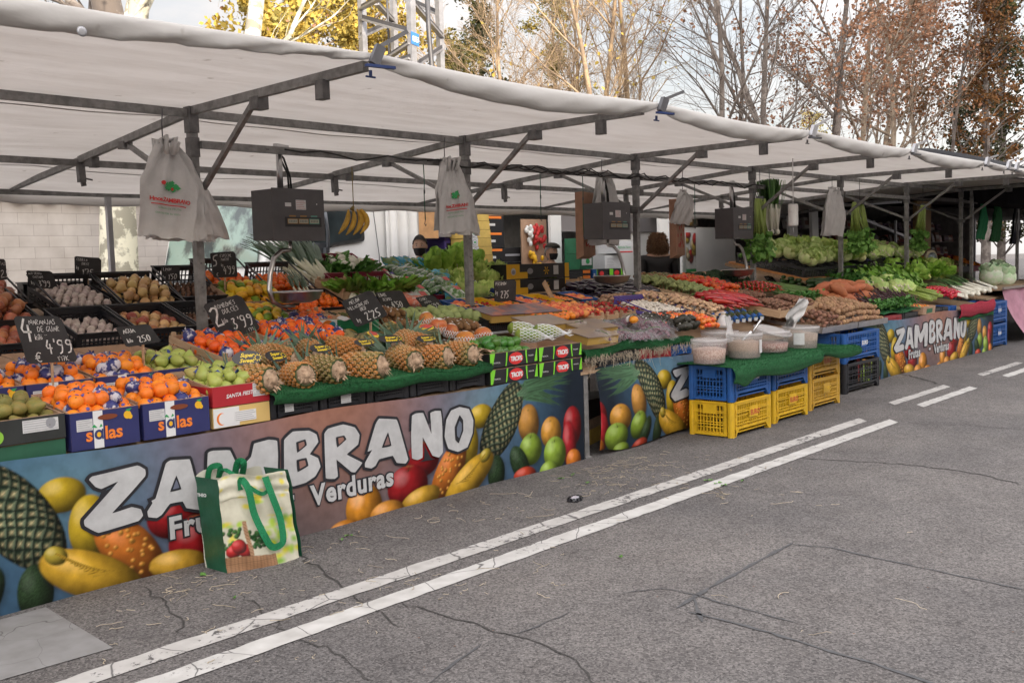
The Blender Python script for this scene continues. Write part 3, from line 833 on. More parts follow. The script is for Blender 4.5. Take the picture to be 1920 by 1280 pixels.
for a, b in zip(PX[1:-2], PX[2:-1]):
 s = MB(); s.bar((a + .03, YP - .045, 2.245), (b - .03, YP - .045, 2.245), .03, .048)
 for k in range(3): s.box(a + .5 + k * .6, a + .52 + k * .6, YP - .064, YP - .06, 2.24, 2.25, 1)
 s.build('low_rail', [FR, FR2], t)
s = MB(); s.bar((PX[0] - 3, YP, ZP - .01), (PX[0] - .02, YP, ZP - .01), .034, .05); s.bar((PX[0] - 3, YR, ZR - .02), (PX[0] + .14, YR, ZR - .02), .034, .05); s.build('rail', FR, t)
s = MB(); s.bar((-1, YB, 2.19), (17.9, YB, 2.19), .03, .045); s.build('rear_rail', FR, t)
s = MB()                                               # wires along the low rail
rr = random.Random(9)
for a, b in ((4.0, 7.6), (5.3, 8.2), (7.6, 10.6), (8.2, 10.6), (5.85, 8.1)):
 pts = []
 for k in range(25):
  f = k / 24
  pts.append((a + (b - a) * f, YP - .085 + .012 * math.sin(k), 2.265 - .035 * abs(math.sin(f * math.pi * 3)) + .02 * math.sin(k * 1.7 + a)))
 s.tube(pts, .006, 5)
s.build('wire', mat('black_rubber', (.015, .015, .015), rough=.6), t)
# awning cloth ------------------------------------------------------------
def canvas_mat(name, col, tr=.35):
 mt = bpy.data.materials.new(name); mt.use_nodes = True
 n, l = mt.node_tree.nodes, mt.node_tree.links
 b = n["Principled BSDF"]; b.inputs['Roughness'].default_value = .75; b.inputs['Specular IOR Level'].default_value = .25
 tc = n.new("ShaderNodeTexCoord")
 mp = n.new("ShaderNodeMapping"); mp.inputs['Scale'].default_value = (.8, 4, 1.2); l.new(tc.outputs['Object'], mp.inputs['Vector'])
 n1 = n.new("ShaderNodeTexNoise"); n1.inputs['Scale'].default_value = 1.6; n1.inputs['Detail'].default_value = 9; n1.inputs['Roughness'].default_value = .68
 l.new(mp.outputs[0], n1.inputs['Vector'])
 rp = n.new("ShaderNodeValToRGB"); rp.color_ramp.elements[0].position = .28; rp.color_ramp.elements[1].position = .62
 rp.color_ramp.elements[0].color = (col[0] * .88, col[1] * .87, col[2] * .86, 1); rp.color_ramp.elements[1].color = (*col, 1)
 l.new(n1.outputs['Fac'], rp.inputs['Fac'])
 n3 = n.new("ShaderNodeTexNoise"); n3.inputs['Scale'].default_value = 9; n3.inputs['Detail'].default_value = 3
 l.new(tc.outputs['Object'], n3.inputs['Vector'])
 r3 = n.new("ShaderNodeValToRGB"); r3.color_ramp.elements[0].position = .22; r3.color_ramp.elements[1].position = .30
 r3.color_ramp.elements[0].color = (.72, .70, .68, 1)
 l.new(n3.outputs['Fac'], r3.inputs['Fac'])
 mx = n.new("ShaderNodeMix"); mx.data_type = 'RGBA'; mx.blend_type = 'MULTIPLY'; mx.inputs[0].default_value = 1
 l.new(rp.outputs['Color'], mx.inputs[6]); l.new(r3.outputs['Color'], mx.inputs[7])
 l.new(mx.outputs[2], b.inputs['Base Color'])
 n2 = n.new("ShaderNodeTexNoise"); n2.inputs['Scale'].default_value = 3.5; n2.inputs['Detail'].default_value = 5; l.new(mp.outputs[0], n2.inputs['Vector'])
 bp = n.new("ShaderNodeBump"); bp.inputs['Strength'].default_value = .5; bp.inputs['Distance'].default_value = .03
 l.new(n2.outputs['Fac'], bp.inputs['Height']); l.new(bp.outputs[0], b.inputs['Normal'])
 tl = n.new("ShaderNodeBsdfTranslucent"); l.new(mx.outputs[2], tl.inputs['Color'])
 ms = n.new("ShaderNodeMixShader"); ms.inputs[0].default_value = tr
 l.new(b.outputs[0], ms.inputs[1]); l.new(tl.outputs[0], ms.inputs[2]); l.new(ms.outputs[0], n["Material Output"].inputs['Surface'])
 return mt
CANV = canvas_mat('awning_cloth', (.73, .705, .685), .60)
CANV_W = canvas_mat('cloth_white', (.62, .605, .59), .3)
XF = [-2.0, 3.28, 5.80, 8.09, 10.41, 12.75, 13.75, 14.9, 17.6]
def zroof(x, y):
 """height of the stretched cloth: over rafters taut, between them sagging"""
 if y < YP: z = ZF + (ZP - ZF) * (y - YF) / (YP - YF)
 elif y < YR: z = ZP + (ZR - ZP) * (y - YP) / (YR - YP)
 else: z = ZR + (2.165 - ZR) * (y - YR) / (YB + .12 - YR)
 ph = (x - PX[1]) / 2.4
 sag = math.sin(math.pi * (ph - math.floor(ph))) if x > -1 else 0
 s_ = .018 * sag + .012 * math.sin(x * 2.1 + y * 1.3) * .5
 return z + .045 - s_
aw = thing('awning', 'long off white canvas awning stretched over the steel stall frame', 'awning')
s = MB()
def roof(a, b):
 x = -2.6 + (17.75 + 2.6) * a; y = 3.86 + (9.14 - 3.86) * b
 return (x, y, zroof(x, y))
s.grid(roof, 240, 60)
s.build('roof_cloth', CANV, aw, thick=.004)
s = MB()
# the front edge is rolled over the rafter ends and hangs in swags between the clamps
for a, b in zip(XF, XF[1:]):
 big = b - a > 3
 def flap(p, q, a=a, b=b, big=big):
  x = a + (b - a) * p
  e = math.sin(math.pi * min(1, max(0, p))) ** .55 if not big else min(1, ((1 - p) * 1.6)) ** .8
  dep = (.03 + (.105 if not big else .14) * e) * (1 if b < 13.4 else .6)
  bul = .022 + .034 * e + .006 * math.sin(x * 5) * e
  t_ = q * math.pi * .93
  y = 3.86 - bul * math.sin(t_) * 1.0 + .02 * (q > .8) * (q - .8)
  z = zroof(x, 3.86) - dep * (1 - math.cos(t_)) / 2 * 1.0
  w = .008 * math.sin(x * 17 + q * 9) * (1 - e * .7) * q + .006 * math.sin(x * 41 + q * 5) * (1 - e) * q + .003 * math.sin(x * 9 - q * 6) * q
  pinch = .05 * math.exp(-((p) * 14) ** 2) - .03 * math.exp(-((1 - p) * 14) ** 2)
  return (x + w, y + w, z + w + pinch * 0)
 s.grid(flap, 90 if big else 60, 14)
s.build('front_hem', CANV_W, aw, thick=.004)
s = MB()
def hemb(a, b):
 x = -2.6 + 20.3 * a
 return (x, 9.14 + .02 * math.sin(b * 3.1) + .01 * math.sin(x * 5), zroof(x, 9.14) - .09 * b + .006 * math.sin(x * 8))
s.grid(hemb, 120, 4); s.build('back_hem', CANV, aw, thick=.003)
s = MB()                                                # welded seam strips under the cloth
for y0 in (6.05, 8.1):
 vs = []
 for k in range(161):
  x = -2.5 + 20 * k / 160; y = y0 + .03 * math.sin(x * 1.7) + .015 * math.sin(x * 7); z = zroof(x, y) - .006
  vs += [(x, y, z), (x, y + .03, zroof(x, y + .03) - .006)]
 s.add(vs, [(2 * i, 2 * i + 1, 2 * i + 3, 2 * i + 2) for i in range(160)])
s.build('seam', mat('seam_strip', (.50, .48, .465), rough=.8), aw)
# loose left flap at the back, drooping
s = MB(); s.grid(lambda a, b: (-2.6 + 6.2 * a, 9.16 + .05 * b + .03 * math.sin(9 * a), 2.20 - b * (.42 * (1 - a) ** .8) + .01 * math.sin(20 * a)), 40, 8); s.build('side_flap', CANV_W, aw, thick=.003)
# eyelet
s = MB(); p = onY(152, 60, 3.79); s.lathe([(.012, 0), (.02, .002), (.012, .004)], 14, M=TR(p.x, 3.785, p.z, 0, R(90))); s.build('eyelet', STEEL, aw)
# clamps holding the cloth to the rafter ends
BLUE = mat('clamp_blue', (.02, .04, .13), rough=.4, var=.2)
def clamp(x, lab, col, ang=.5):
 t = thing('spring_clamp', lab, 'clamp', (x, 3.86, 2.46), 0, 'clamps gripping the awning edge')
 s = MB(); s.bar((-.02, -.05, -.02), (.02, -.06, .07), .035, .05); s.bar((.0, -.06, .06), (.13, -.14, .10 + .03 * ang), .010, .02); s.build('jaw', STEEL_D if col else STEEL, t)
 s = MB(); s.bar((-.07, -.05, -.03), (.09, -.08, -.03), .022, .014); s.bar((.0, .0, -.04), (.0, .0, -.07), .012); s.bar((-.03, 0, -.072), (.03, 0, -.072), .008); s.build('lever', BLUE if col else STEEL_D, t)
clamp(3.28, 'dark blue clamp gripping the awning below the pylon', 1, 1.5)
clamp(5.80, 'blue clamp gripping the awning under the golden trees', 1, .6)
clamp(8.09, 'grey clamp gripping the awning above the spring onions', 0, 1.2)
clamp(10.41, 'grey clamp gripping the awning beside the black awning', 0, .4)
clamp(12.75, 'grey clamp with long handle, first of the close group on the awning edge', 0, 0)
clamp(13.6, 'grey clamp in the close group near the black awning, its second', 0, .8)
clamp(13.95, 'grey clamp in the close group near the black awning, its third', 0, .9)
clamp(16.2, 'grey clamp farthest along the white awning edge', 0, 1)
# black neighbouring awning
BLK = mat('black_tarp', (.012, .012, .015), rough=.7, var=.5, scale=3, bump=.6, bscale=6, stretch=(1, 3, 1), spec=.1)
q = thing('black_awning', 'black tarpaulin awning of the neighbouring stall at the right', 'awning')
s = MB()
def blk(a, b):
 x = 15.6 + 23 * a; y = 4.0 + 6.5 * b; top = min(1, .35 + a * 12)
 z = 2.44 + (.66 * min(1, b / .32) * top if b < .32 else .66 * top - .6 * (b - .32)) + .03 * math.sin(x * 1.5 + b * 4) + .04 * math.sin(min(1, b / .32) * 3.14)
 return (x, y, z + .03 * math.sin(b * 14 + x))
s.grid(blk, 70, 30); s.build('tarpaulin', BLK, q, thick=.006)
s = MB()
for k in range(9): s.grid(lambda a, b, k=k: (18.2 + k * 2.1 + 2.1 * a, 4.1 - .04 * b + .05 * math.sin(a * 9 + k), 2.46 - (.16 + .1 * math.sin(a * math.pi)) * b), 12, 4)
s.grid(lambda a, b: (17.9 + .1 * b, 4.1 + 6 * a, 2.40 - (.25 + .12 * math.sin(a * 12)) * b + .5 * a), 24, 4)
s.build('valance', BLK, q, thick=.006)
for x in (17.95, 20.6, 24.2):
 s = MB(); s.bar((x, 5.6, 0), (x, 5.6, 2.75), .05); s.build('post', FR, q)
s = MB(); s.bar((17.9, 5.6, 2.32), (26, 5.6, 2.28), .04); s.build('rail', FR2, q)
# printed banners
def painted_mat(name, rough=.45, attr='Col', bump=.15):
 mt = bpy.data.materials.new(name); mt.use_nodes = True
 n, l = mt.node_tree.nodes, mt.node_tree.links
 b = n["Principled BSDF"]; b.inputs['Roughness'].default_value = rough
 a = n.new("ShaderNodeAttribute"); a.attribute_name = attr
 tc = n.new("ShaderNodeTexCoord"); no = n.new("ShaderNodeTexNoise"); no.inputs['Scale'].default_value = 14; no.inputs['Detail'].default_value = 8
 l.new(tc.outputs['Object'], no.inputs['Vector'])
 rp = n.new("ShaderNodeValToRGB"); rp.color_ramp.elements[0].position = .3; rp.color_ramp.elements[1].position = .6
 rp.color_ramp.elements[0].color = (.80, .79, .77, 1)
 l.new(no.outputs['Fac'], rp.inputs['Fac'])
 mx = n.new("ShaderNodeMix"); mx.data_type = 'RGBA'; mx.blend_type = 'MULTIPLY'; mx.inputs[0].default_value = 1
 l.new(a.outputs['Color'], mx.inputs[6]); l.new(rp.outputs['Color'], mx.inputs[7]); l.new(mx.outputs[2], b.inputs['Base Color'])
 bp = n.new("ShaderNodeBump"); bp.inputs['Strength'].default_value = bump; bp.inputs['Distance'].default_value = .01
 n2 = n.new("ShaderNodeTexNoise"); n2.inputs['Scale'].default_value = 5; l.new(tc.outputs['Object'], n2.inputs['Vector'])
 l.new(n2.outputs['Fac'], bp.inputs['Height']); l.new(bp.outputs[0], b.inputs['Normal'])
 return mt
class Canvas:
 """a printed picture worked out on a grid of w x h metres, q metres per sample"""
 def __init__(s, w, h, q):
  s.w, s.h, s.q = w, h, q
  s.nx, s.ny = int(round(w / q)) + 1, int(round(h / q)) + 1
  s.x, s.z = np.meshgrid(np.linspace(0, w, s.nx), np.linspace(0, h, s.ny))
  s.c = np.zeros((s.ny, s.nx, 3))
  s.rng = np.random.default_rng(4)
  g_ = s.rng.random((int(h / .03) + 3, int(w / .03) + 3)); i_, j_ = s.z / .03, s.x / .03; a_, b_ = i_.astype(int), j_.astype(int); e_, f_ = i_ - a_, j_ - b_
  s.mot = (g_[a_, b_] * (1 - f_) + g_[a_, b_ + 1] * f_) * (1 - e_) + (g_[a_ + 1, b_] * (1 - f_) + g_[a_ + 1, b_ + 1] * f_) * e_ + .25 * (s.rng.random(s.x.shape) - .5)
 def put(s, m, col):
  m = np.clip(m, 0, 1)[..., None]; s.c = s.c * (1 - m) + np.asarray(col) * m
 def ell(s, cx, cz, rx, rz, rot=0, soft=None):
  c, sn = math.cos(rot), math.sin(rot)
  dx, dz = s.x - cx, s.z - cz
  u, v = (dx * c + dz * sn) / rx, (-dx * sn + dz * c) / rz
  d = np.sqrt(u * u + v * v)
  return u, v, np.clip((1 - d) * min(rx, rz) / (soft or s.q * 1.2), 0, 1), d
 def ball(s, cx, cz, rx, rz, col, rot=0, hi=.5, dark=.10, light=(-.35, .45), tex=0):
  if rx > .06: rx *= 1.13; rz *= 1.13; s.put(s.ell(cx + .01, cz - .015, rx * 1.15, rz * 1.15, rot, .05)[2] * .75, (.012, .014, .018))
  u, v, m, d = s.ell(cx, cz, rx, rz, rot)
  lx, lz = light; c, sn = math.cos(-rot), math.sin(-rot)
  lu, lv = lx * c - lz * sn, lx * sn + lz * c
  dd = np.clip(1 - ((u - lu) ** 2 + (v - lv) ** 2) / 2.1, 0, 1)
  sh = dark + (1.15 - dark) * dd ** 2.3
  sh = sh * (.82 + .36 * s.mot) + .16 * np.clip(u * .7 - v * .5 - .55, 0, 1) * (d < 1)
  if tex: sh = sh * (1 + tex * (s.rng.random(sh.shape) - .5))
  cc = np.asarray(col)[None, None] * sh[..., None] + (hi * np.clip(dd - .88, 0, 1) ** 1.5 * 24)[..., None] * .28
  M_ = m[..., None]; s.c = s.c * (1 - M_) + cc * M_
 def pine(s, cx, cz, rx, rz, rot, k=.062):
  u, v, m, d = s.ell(cx, cz, rx, rz, rot)
  a, b = u * rx / k * (1 + .25 * u * u), v * rz / k + .35 * u * u
  w_ = .16 * np.sin(b * 1.7 + a * .6) + .1 * np.sin(a * 3.1 + 1); p = a + b + w_; q_ = a - b + w_ * .7
  fp, fq = p - np.floor(p), q_ - np.floor(q_)
  cell = np.minimum(np.minimum(fp, 1 - fp), np.minimum(fq, 1 - fq)) * 2
  ctr = np.clip(1 - np.hypot(fp - .45, fq - .45) * 2.6, 0, 1) ** 1.3 + .6 * np.clip(1 - np.abs(fp - fq) * 9, 0, 1) * np.clip(1 - np.abs(fp - .5) * 2.4, 0, 1)
  base = np.array((.010, .020, .012)) + (cell ** 1.6)[..., None] * np.array((.11, .19, .10))
  base = base * (.55 + .9 * s.rng.random(base.shape[:2]))[..., None] + ctr[..., None] * np.array((.42, .27, .15))
  up = np.clip((fq - .6) * 3, 0, 1) * np.clip(cell * 2, 0, 1)
  base = base + up[..., None] * np.array((.34, .42, .27)) * .7
  sh = np.clip(1.15 - d ** 2.2 + (-u * .1 + v * .25), .12, 1.2)
  M_ = m[..., None]; s.c = s.c * (1 - M_) + base * sh[..., None] * M_
 def blade(s, x0, z0, x1, z1, w, col):
  L = math.hypot(x1 - x0, z1 - z0); dx, dz = (x1 - x0) / L, (z1 - z0) / L
  t = ((s.x - x0) * dx + (s.z - z0) * dz) / L
  e = (s.x - x0) * -dz + (s.z - z0) * dx - .25 * w * np.sin(t * 3)
  m = np.clip((w * np.clip(1 - t, 0, 1) ** .8 - np.abs(e)) / s.q, 0, 1) * (t > 0) * (t < 1)
  M_ = m[..., None]; s.c = s.c * (1 - M_) + (np.asarray(col)[None, None] * (.5 + 1.1 * np.abs(e / w))[..., None]) * M_
 def mesh(s, name, pos, mt, parent, x0=0, x1=None, back=True):
  i0, i1 = int(x0 / s.q), s.nx - 1 if x1 is None else int(x1 / s.q)
  xs = range(i0, i1 + 1); w = len(xs)
  vs = [pos(i * s.q, j * s.q) for j in range(s.ny) for i in xs]
  fs = [(j * w + i, j * w + i + 1, (j + 1) * w + i + 1, (j + 1) * w + i) for j in range(s.ny - 1) for i in range(w - 1)]
  me = bpy.data.meshes.new(name); me.from_pydata(vs, [], fs); me.materials.append(mt)
  ca = me.color_attributes.new('Col', 'FLOAT_COLOR', 'POINT')
  col = np.ones((s.ny, w, 4)); col[..., :3] = np.clip(s.c[:, i0:i1 + 1], 0, 1)
  ca.data.foreach_set('color', col.ravel()); me.polygons.foreach_set('use_smooth', [True] * len(fs)); me.update()
  o = bpy.data.objects.new(name, me); COL.objects.link(o); o.parent = parent
  return o
BX0, BW, BH = 0.95, 4.74, 0.655
art = Canvas(BW, BH, .0058)
X = art.x; Z = art.z
mid = np.exp(-((X - BW / 2 - .1) / .95) ** 2)
zz = np.clip(Z / BH, 0, 1)[..., None]
blue = np.array((.045, .115, .20)) * (.75 + .8 * np.exp(-((X[..., None] - BW / 2) / 1.9) ** 2)) * (.8 + .35 * zz)
warm = np.array((.36, .17, .12)) * (.45 + .65 * zz) + np.array((.03, .06, .08)) * (1 - zz)
art.c = blue * (1 - mid[..., None]) + warm * mid[..., None]
gr = np.exp(-((X - .95) / .35) ** 2 - ((Z - .5) / .2) ** 2) + np.exp(-((X - 3.75) / .35) ** 2 - ((Z - .55) / .2) ** 2)
art.c += gr[..., None] * np.array((.05, .11, .10))
e_ = np.clip((np.abs(X - BW / 2) - 1.7) / .5, 0, 1)[..., None] * (1.0); art.c = art.c * (1 - .93 * e_) + np.array((.012, .016, .026)) * e_ * .7
LEM, ORG, APG, APR, PAP, KIW, AVO = (.72, .50, .03), (.80, .30, .03), (.30, .46, .05), (.42, .015, .02), (.80, .47, .04), (.75, .22, .03), (.035, .075, .03)
def o_(x): return x - BX0
for s_ in (1, -1):                                      # the picture is mirrored about its middle, as on the real print
 fx = (lambda x: o_(x)) if s_ == 1 else (lambda x: BW - o_(x) - .12)
 A_ = art
 def leaf(a, b, c, d, w, col): A_.blade(fx(a), b, fx(c), d, w, col)
 A_.ball(fx(5.08), .35, .10, .12, (.62, .30, .06), hi=.2); A_.ball(fx(5.32), .25, .105, .10, (.75, .36, .05))
 A_.ball(fx(5.56), .26, .09, .13, APR); A_.ball(fx(5.52), .13, .07, .16, (.50, .02, .03))
 A_.ball(fx(5.56), .02, .08, .07, (.85, .25, .03))
 rnd = random.Random(3)
 for k in range(34):
  a = rnd.uniform(-.65, .35); L = rnd.uniform(.2, .44)
  leaf(5.05 + rnd.uniform(-.04, .05), .575 + rnd.uniform(-.05, .05), 5.05 + L * math.cos(a) * 1.25, .575 + L * math.sin(a) * .75, .024, (.075, .17, .085))
 A_.ball(fx(4.62), .47, .10, .075, LEM); A_.ball(fx(4.50), .30, .09, .14, LEM)
 A_.pine(fx(4.82), .40, .15, .31, (-.62 if s_ == 1 else .62))
 for k in range(9):
  a = rnd.uniform(-.9, 1.0); leaf(5.0 + rnd.uniform(-.03, .03), .56, 5.0 + .13 * math.cos(a), .57 + .09 * math.sin(a), .015, (.13, .25, .14))
 A_.ball(fx(5.09), .17, .105, .10, APG); A_.ball(fx(5.35), .10, .115, .105, (.34, .52, .06)); A_.ball(fx(5.27), -.01, .09, .065, (.33, .50, .06))
 A_.ball(fx(4.98), .09, .07, .13, AVO, rot=.5 * s_, hi=.15, tex=.7); A_.ball(fx(5.03), .0, .10, .055, (.62, .07, .03)); A_.ball(fx(4.76), .06, .075, .115, (.03, .065, .025), hi=.12, tex=.7)
 A_.ball(fx(4.09), .27, .13, .10, APR); A_.ball(fx(3.97), .12, .145, .12, APR, hi=.6)
 kx, kz, kr = fx(4.32), .16, -.85 * -s_
 A_.ball(kx, kz, .20, .10, KIW, rot=kr, hi=.25)
 for k in range(34):
  q = rnd.random() ** .5 * .9; a = rnd.uniform(0, 6.28); u_, v_ = .19 * q * math.cos(a), .09 * q * math.sin(a)
  px_, pz_ = kx + u_ * math.cos(kr) - v_ * math.sin(kr), kz + u_ * math.sin(kr) + v_ * math.cos(kr)
  A_.ball(px_, pz_, .016, .014, (.85, .38, .06), hi=.3, dark=.15)
 A_.ball(fx(4.50), .07, .24, .095, PAP, rot=.50 * s_, hi=.35); A_.ball(fx(4.66), .20, .06, .045, (.62, .48, .06), rot=.5 * s_)
 A_.ball(fx(4.07), .02, .15, .07, (.80, .46, .05), rot=.2 * s_); A_.ball(fx(3.62), .06, .13, .125, (.85, .34, .03), hi=.9); A_.ball(fx(3.80), -.01, .13, .07, (.85, .36, .05)); A_.ball(fx(3.46), -.05, .12, .07, ORG)
 for ax, az in ((5.09, .255), (5.35, .185), (4.09, .35), (3.97, .22)):      # dimple and stalk of the apples
  A_.put(A_.ell(fx(ax), az, .05, .016, .1, .03)[2] * .8, (.03, .05, .012)); A_.put(A_.ell(fx(ax), az + .024, .055, .012, -.1, .02)[2] * .35, (.55, .6, .2)); leaf(ax, az - .01, ax + .03, az + .06, .006, (.05, .035, .02))
 for ax, az in ((5.08, .44), (5.32, .33)): A_.put(A_.ell(fx(ax), az, .02, .01, 0, .012)[2] * .8, (.10, .12, .03))
 for q in range(9): A_.blade(fx(4.66 - .02 * q), .21 - .018 * q, fx(4.40 - .01 * q), .03 + .004 * q, .007, (.50, .30, .03))
art.c *= .86
LET = {
 'Z': [[(2.02, .524), (2.036, .537), (2.253, .556), (2.291, .53), (2.289, .499), (2.117, .349), (2.212, .361), (2.256, .342), (2.265, .31), (2.241, .288), (2.053, .268), (1.993, .312), (1.991, .34), (2.155, .495), (2.074, .473), (2.047, .487)]],
 'A': [[(2.402, .54), (2.428, .552), (2.53, .54), (2.538, .513), (2.573, .338), (2.589, .284), (2.565, .275), (2.494, .3), (2.476, .337), (2.407, .34), (2.36, .295), (2.334, .284), (2.292, .297), (2.289, .325), (2.317, .36), (2.313, .373), (2.335, .381)], [(2.452, .472), (2.473, .4), (2.412, .399)]],
 'M': [[(2.633, .552), (2.662, .56), (2.756, .545), (2.803, .436), (2.875, .49), (2.896, .555), (2.983, .56), (3.034, .545), (3.035, .465), (3.018, .273), (2.935, .268), (2.925, .42), (2.86, .335), (2.797, .33), (2.742, .42), (2.716, .275), (2.631, .278), (2.609, .31)]],
 'B': [[(3.079, .539), (3.14, .575), (3.249, .561), (3.298, .533), (3.307, .49), (3.242, .435), (3.297, .403), (3.309, .354), (3.269, .31), (3.201, .288), (3.124, .284), (3.066, .31)], [(3.155, .515), (3.218, .52), (3.225, .487), (3.158, .458)], [(3.15, .42), (3.216, .42), (3.226, .375), (3.152, .355)]],
 'R': [[(3.355, .525), (3.385, .55), (3.491, .558), (3.573, .53), (3.605, .483), (3.592, .431), (3.505, .387), (3.617, .322), (3.56, .278), (3.53, .286), (3.428, .372), (3.429, .28), (3.405, .27), (3.342, .286)], [(3.434, .495), (3.493, .497), (3.508, .472), (3.438, .438)]],
 'a': [[(3.722, .529), (3.749, .56), (3.877, .541), (3.895, .504), (3.964, .291), (3.943, .268), (3.877, .282), (3.846, .329), (3.743, .323), (3.716, .29), (3.684, .279), (3.637, .294), (3.638, .318), (3.695, .385), (3.661, .381)], [(3.811, .474), (3.835, .39), (3.764, .388)]],
 'N': [[(4.004, .55), (4.038, .561), (4.1, .556), (4.163, .419), (4.163, .549), (4.205, .558), (4.255, .552), (4.263, .494), (4.257, .29), (4.22, .263), (4.164, .284), (4.086, .41), (4.08, .284), (4.038, .275), (3.995, .293), (3.991, .43)]],
 'O': [[(4.424, .558), (4.506, .534), (4.544, .456), (4.537, .37), (4.487, .286), (4.396, .27), (4.309, .305), (4.28, .386), (4.303, .489), (4.349, .544)], [(4.421, .505), (4.452, .469), (4.452, .40), (4.406, .325), (4.376, .35), (4.375, .435)]]}
WHITE = mat('print_white', (.52, .525, .53), rough=.5, var=.12, scale=12)
INK = mat('print_black', (.022, .022, .028), rough=.45)
PRINT = painted_mat('banner_print', .6); PRINT.node_tree.nodes['Principled BSDF'].inputs['Specular IOR Level'].default_value = .2
def banner_letters(parent, F, x1=99, small=True):
 """F maps banner metres to its plane; letters lie 2 mm proud, dark edge beneath the white"""
 for k, (ch, loops) in enumerate(LET.items()):
  if min(p[0] for p in loops[0]) - BX0 > x1: continue
  s = MB(); lp = [[(p[0] - BX0, p[1]) for p in q] for q in loops]
  outline_mesh(lp[:1], .017, Matrix.Translation((0, 0, .0015 + k * .0002)), s, 0); outline_mesh(lp[:1], .0005, Matrix.Translation((0, 0, .0055)), s, 1)
  ms = [INK, WHITE]
  for hl in lp[1:]:                                # counters: dark rim, the printed ground inside
   cx, cz = sum(p[0] for p in hl) / len(hl), sum(p[1] for p in hl) / len(hl)
   outline_mesh([hl], 0, Matrix.Translation((0, 0, .0075)), s, 0)
   outline_mesh([[(cx + (p[0] - cx) * .58, cz + (p[1] - cz) * .62) for p in hl]], 0, Matrix.Translation((0, 0, .0095)), s, 2)
   c_ = art.c[min(art.ny - 1, int(cz / art.q)), min(art.nx - 1, int(cx / art.q))]
   if len(ms) == 2: ms.append(mat('print_ground_' + ch, tuple(float(q) for q in c_), rough=.5))
  dense(s); s.v = [tuple(F(*p)) for p in s.v]
  s.build('lettering', ms, parent)
 if not small: return
 for tx, x, z, sz, rot in (("Frutas", 1.44, .165, .15, -.0), ("-", 2.12, .185, .17, 0), ("Verduras", 2.285, .155, .152, 0)):
  s = MB()
  text_mesh(tx, sz, Matrix.Translation((x, z, .0025)), s, 0, offset=.014, spacing=1.1); text_mesh(tx, sz, Matrix.Translation((x, z, .0065)), s, 1, offset=.0055, spacing=1.1)
  dense(s); s.v = [tuple(F(*p)) for p in s.v]; s.build('lettering', [INK, WHITE], parent)
def banner(name, label, x0, a=0, b=None, bow=0, ttl=True, hz=0):
 t = thing(name, label, 'banner', (x0, 4.47, 0), 0, 'printed stall banners')
 def yy(x, z): return .012 * math.sin(x * 2.3) * (1 - z / BH) + .008 * math.sin(x * 7 + z * 5) - bow * math.sin(math.pi * (1 - z / BH) * .8) * math.exp(-((x - a - .35) / .5) ** 2)
 def pos(x, z):
  zt = z + (.012 * math.sin(x * 3.1) * z / BH) + hz
  if bow: zt += (1 - z / BH) * (.045 * math.exp(-((x - a) / .18) ** 2) + .03 * ((x - a) / 1.3))
  return (x, yy(x, z), zt)
 art.mesh('cloth', pos, PRINT, t, a, b)
 banner_letters(t, lambda x, z, d: (x, yy(x, z) - d - .003, pos(x, z)[2]), 99 if b is None else b - .15, ttl)
 if bow == 0:
  s = MB(); s.bar((BW - .01, .02, .0), (BW - .01, .02, BH + .02), .02, .03); s.build('edge_pole', STEEL_D, t)
 return t
banner('stall_banner', 'fruit printed banner with the white name, behind the shopping bag', BX0, 0)
banner('stall_banner', 'banner piece with pineapple and green apples next to the blue and yellow crates', 5.79, .05, 1.62, .10, False)
banner('stall_banner', 'fruit printed banner with the white name, beyond the black crates at the far end', 10.55)
# plain tables and boards carrying the goods
WOOD = mat('bench_wood', (.42, .29, .18), rough=.7, color2=(.28, .18, .11), scale=5, stretch=(1, 8, 8), bump=.1)
CARD = mat('cardboard', (.36, .235, .15), rough=.85, var=.15, scale=20)
def bench(label, x0, x1, y0, y1, z0, z1):
 t = thing('stall_table', label, 'table', (0, 0, 0), 0, 'trestle tables under the goods')
 s = MB(); s.add([(x0, y0, z0), (x1, y0, z0), (x1, y1, z1), (x0, y1, z1), (x0, y0, z0 - .025), (x1, y0, z0 - .025), (x1, y1, z1 - .025), (x0, y1, z1 - .025)],
     [(0, 1, 2, 3), (7, 6, 5, 4), (0, 4, 5, 1), (1, 5, 6, 2), (2, 6, 7, 3), (3, 7, 4, 0)]); s.build('board', WOOD, t)
 for x in (x0 + .06, x1 - .06):
  for y, z in ((y0 + .08, z0), (y1 - .08, z1)):
   s = MB(); s.bar((x, y, 0), (x, y, z - .028), .04); s.build('leg', FR, t)
bench('sloping table under the orange and pear boxes', 0.9, 5.66, 4.53, 5.62, .645, .86)
bench('raised table under the onions, leeks and lettuces', 0.9, 7.55, 5.75, 7.45, .90, 1.30)
bench('sloping table under strawberries, grapes and mushrooms', 5.78, 10.30, 4.53, 5.62, .66, .87)
bench('raised table under aubergines and tomatoes', 7.6, 12.0, 5.74, 6.9, .98, 1.20)
bench('low table under potatoes, celery and radishes', 10.35, 15.20, 4.55, 6.3, .66, .88)
bench('raised table under the cabbages', 12.05, 17.4, 6.35, 7.5, .98, 1.25)
bench('far table under savoy cabbages', 15.9, 19.6, 4.75, 6.4, .70, .92)
t = thing('table_leg', 'grey steel table leg standing between the first two banners', 'table leg', (5.74, 4.50, 0))
s = MB(); s.bar((0, 0, 0), (0, 0, .62), .045, .05); s.box(-.035, .035, -.035, .035, 0, .012); s.build('leg', FR, t)
s = MB(); s.box(-.08, .30, -.04, .10, .622, .645); s.build('board_end', WOOD, t)
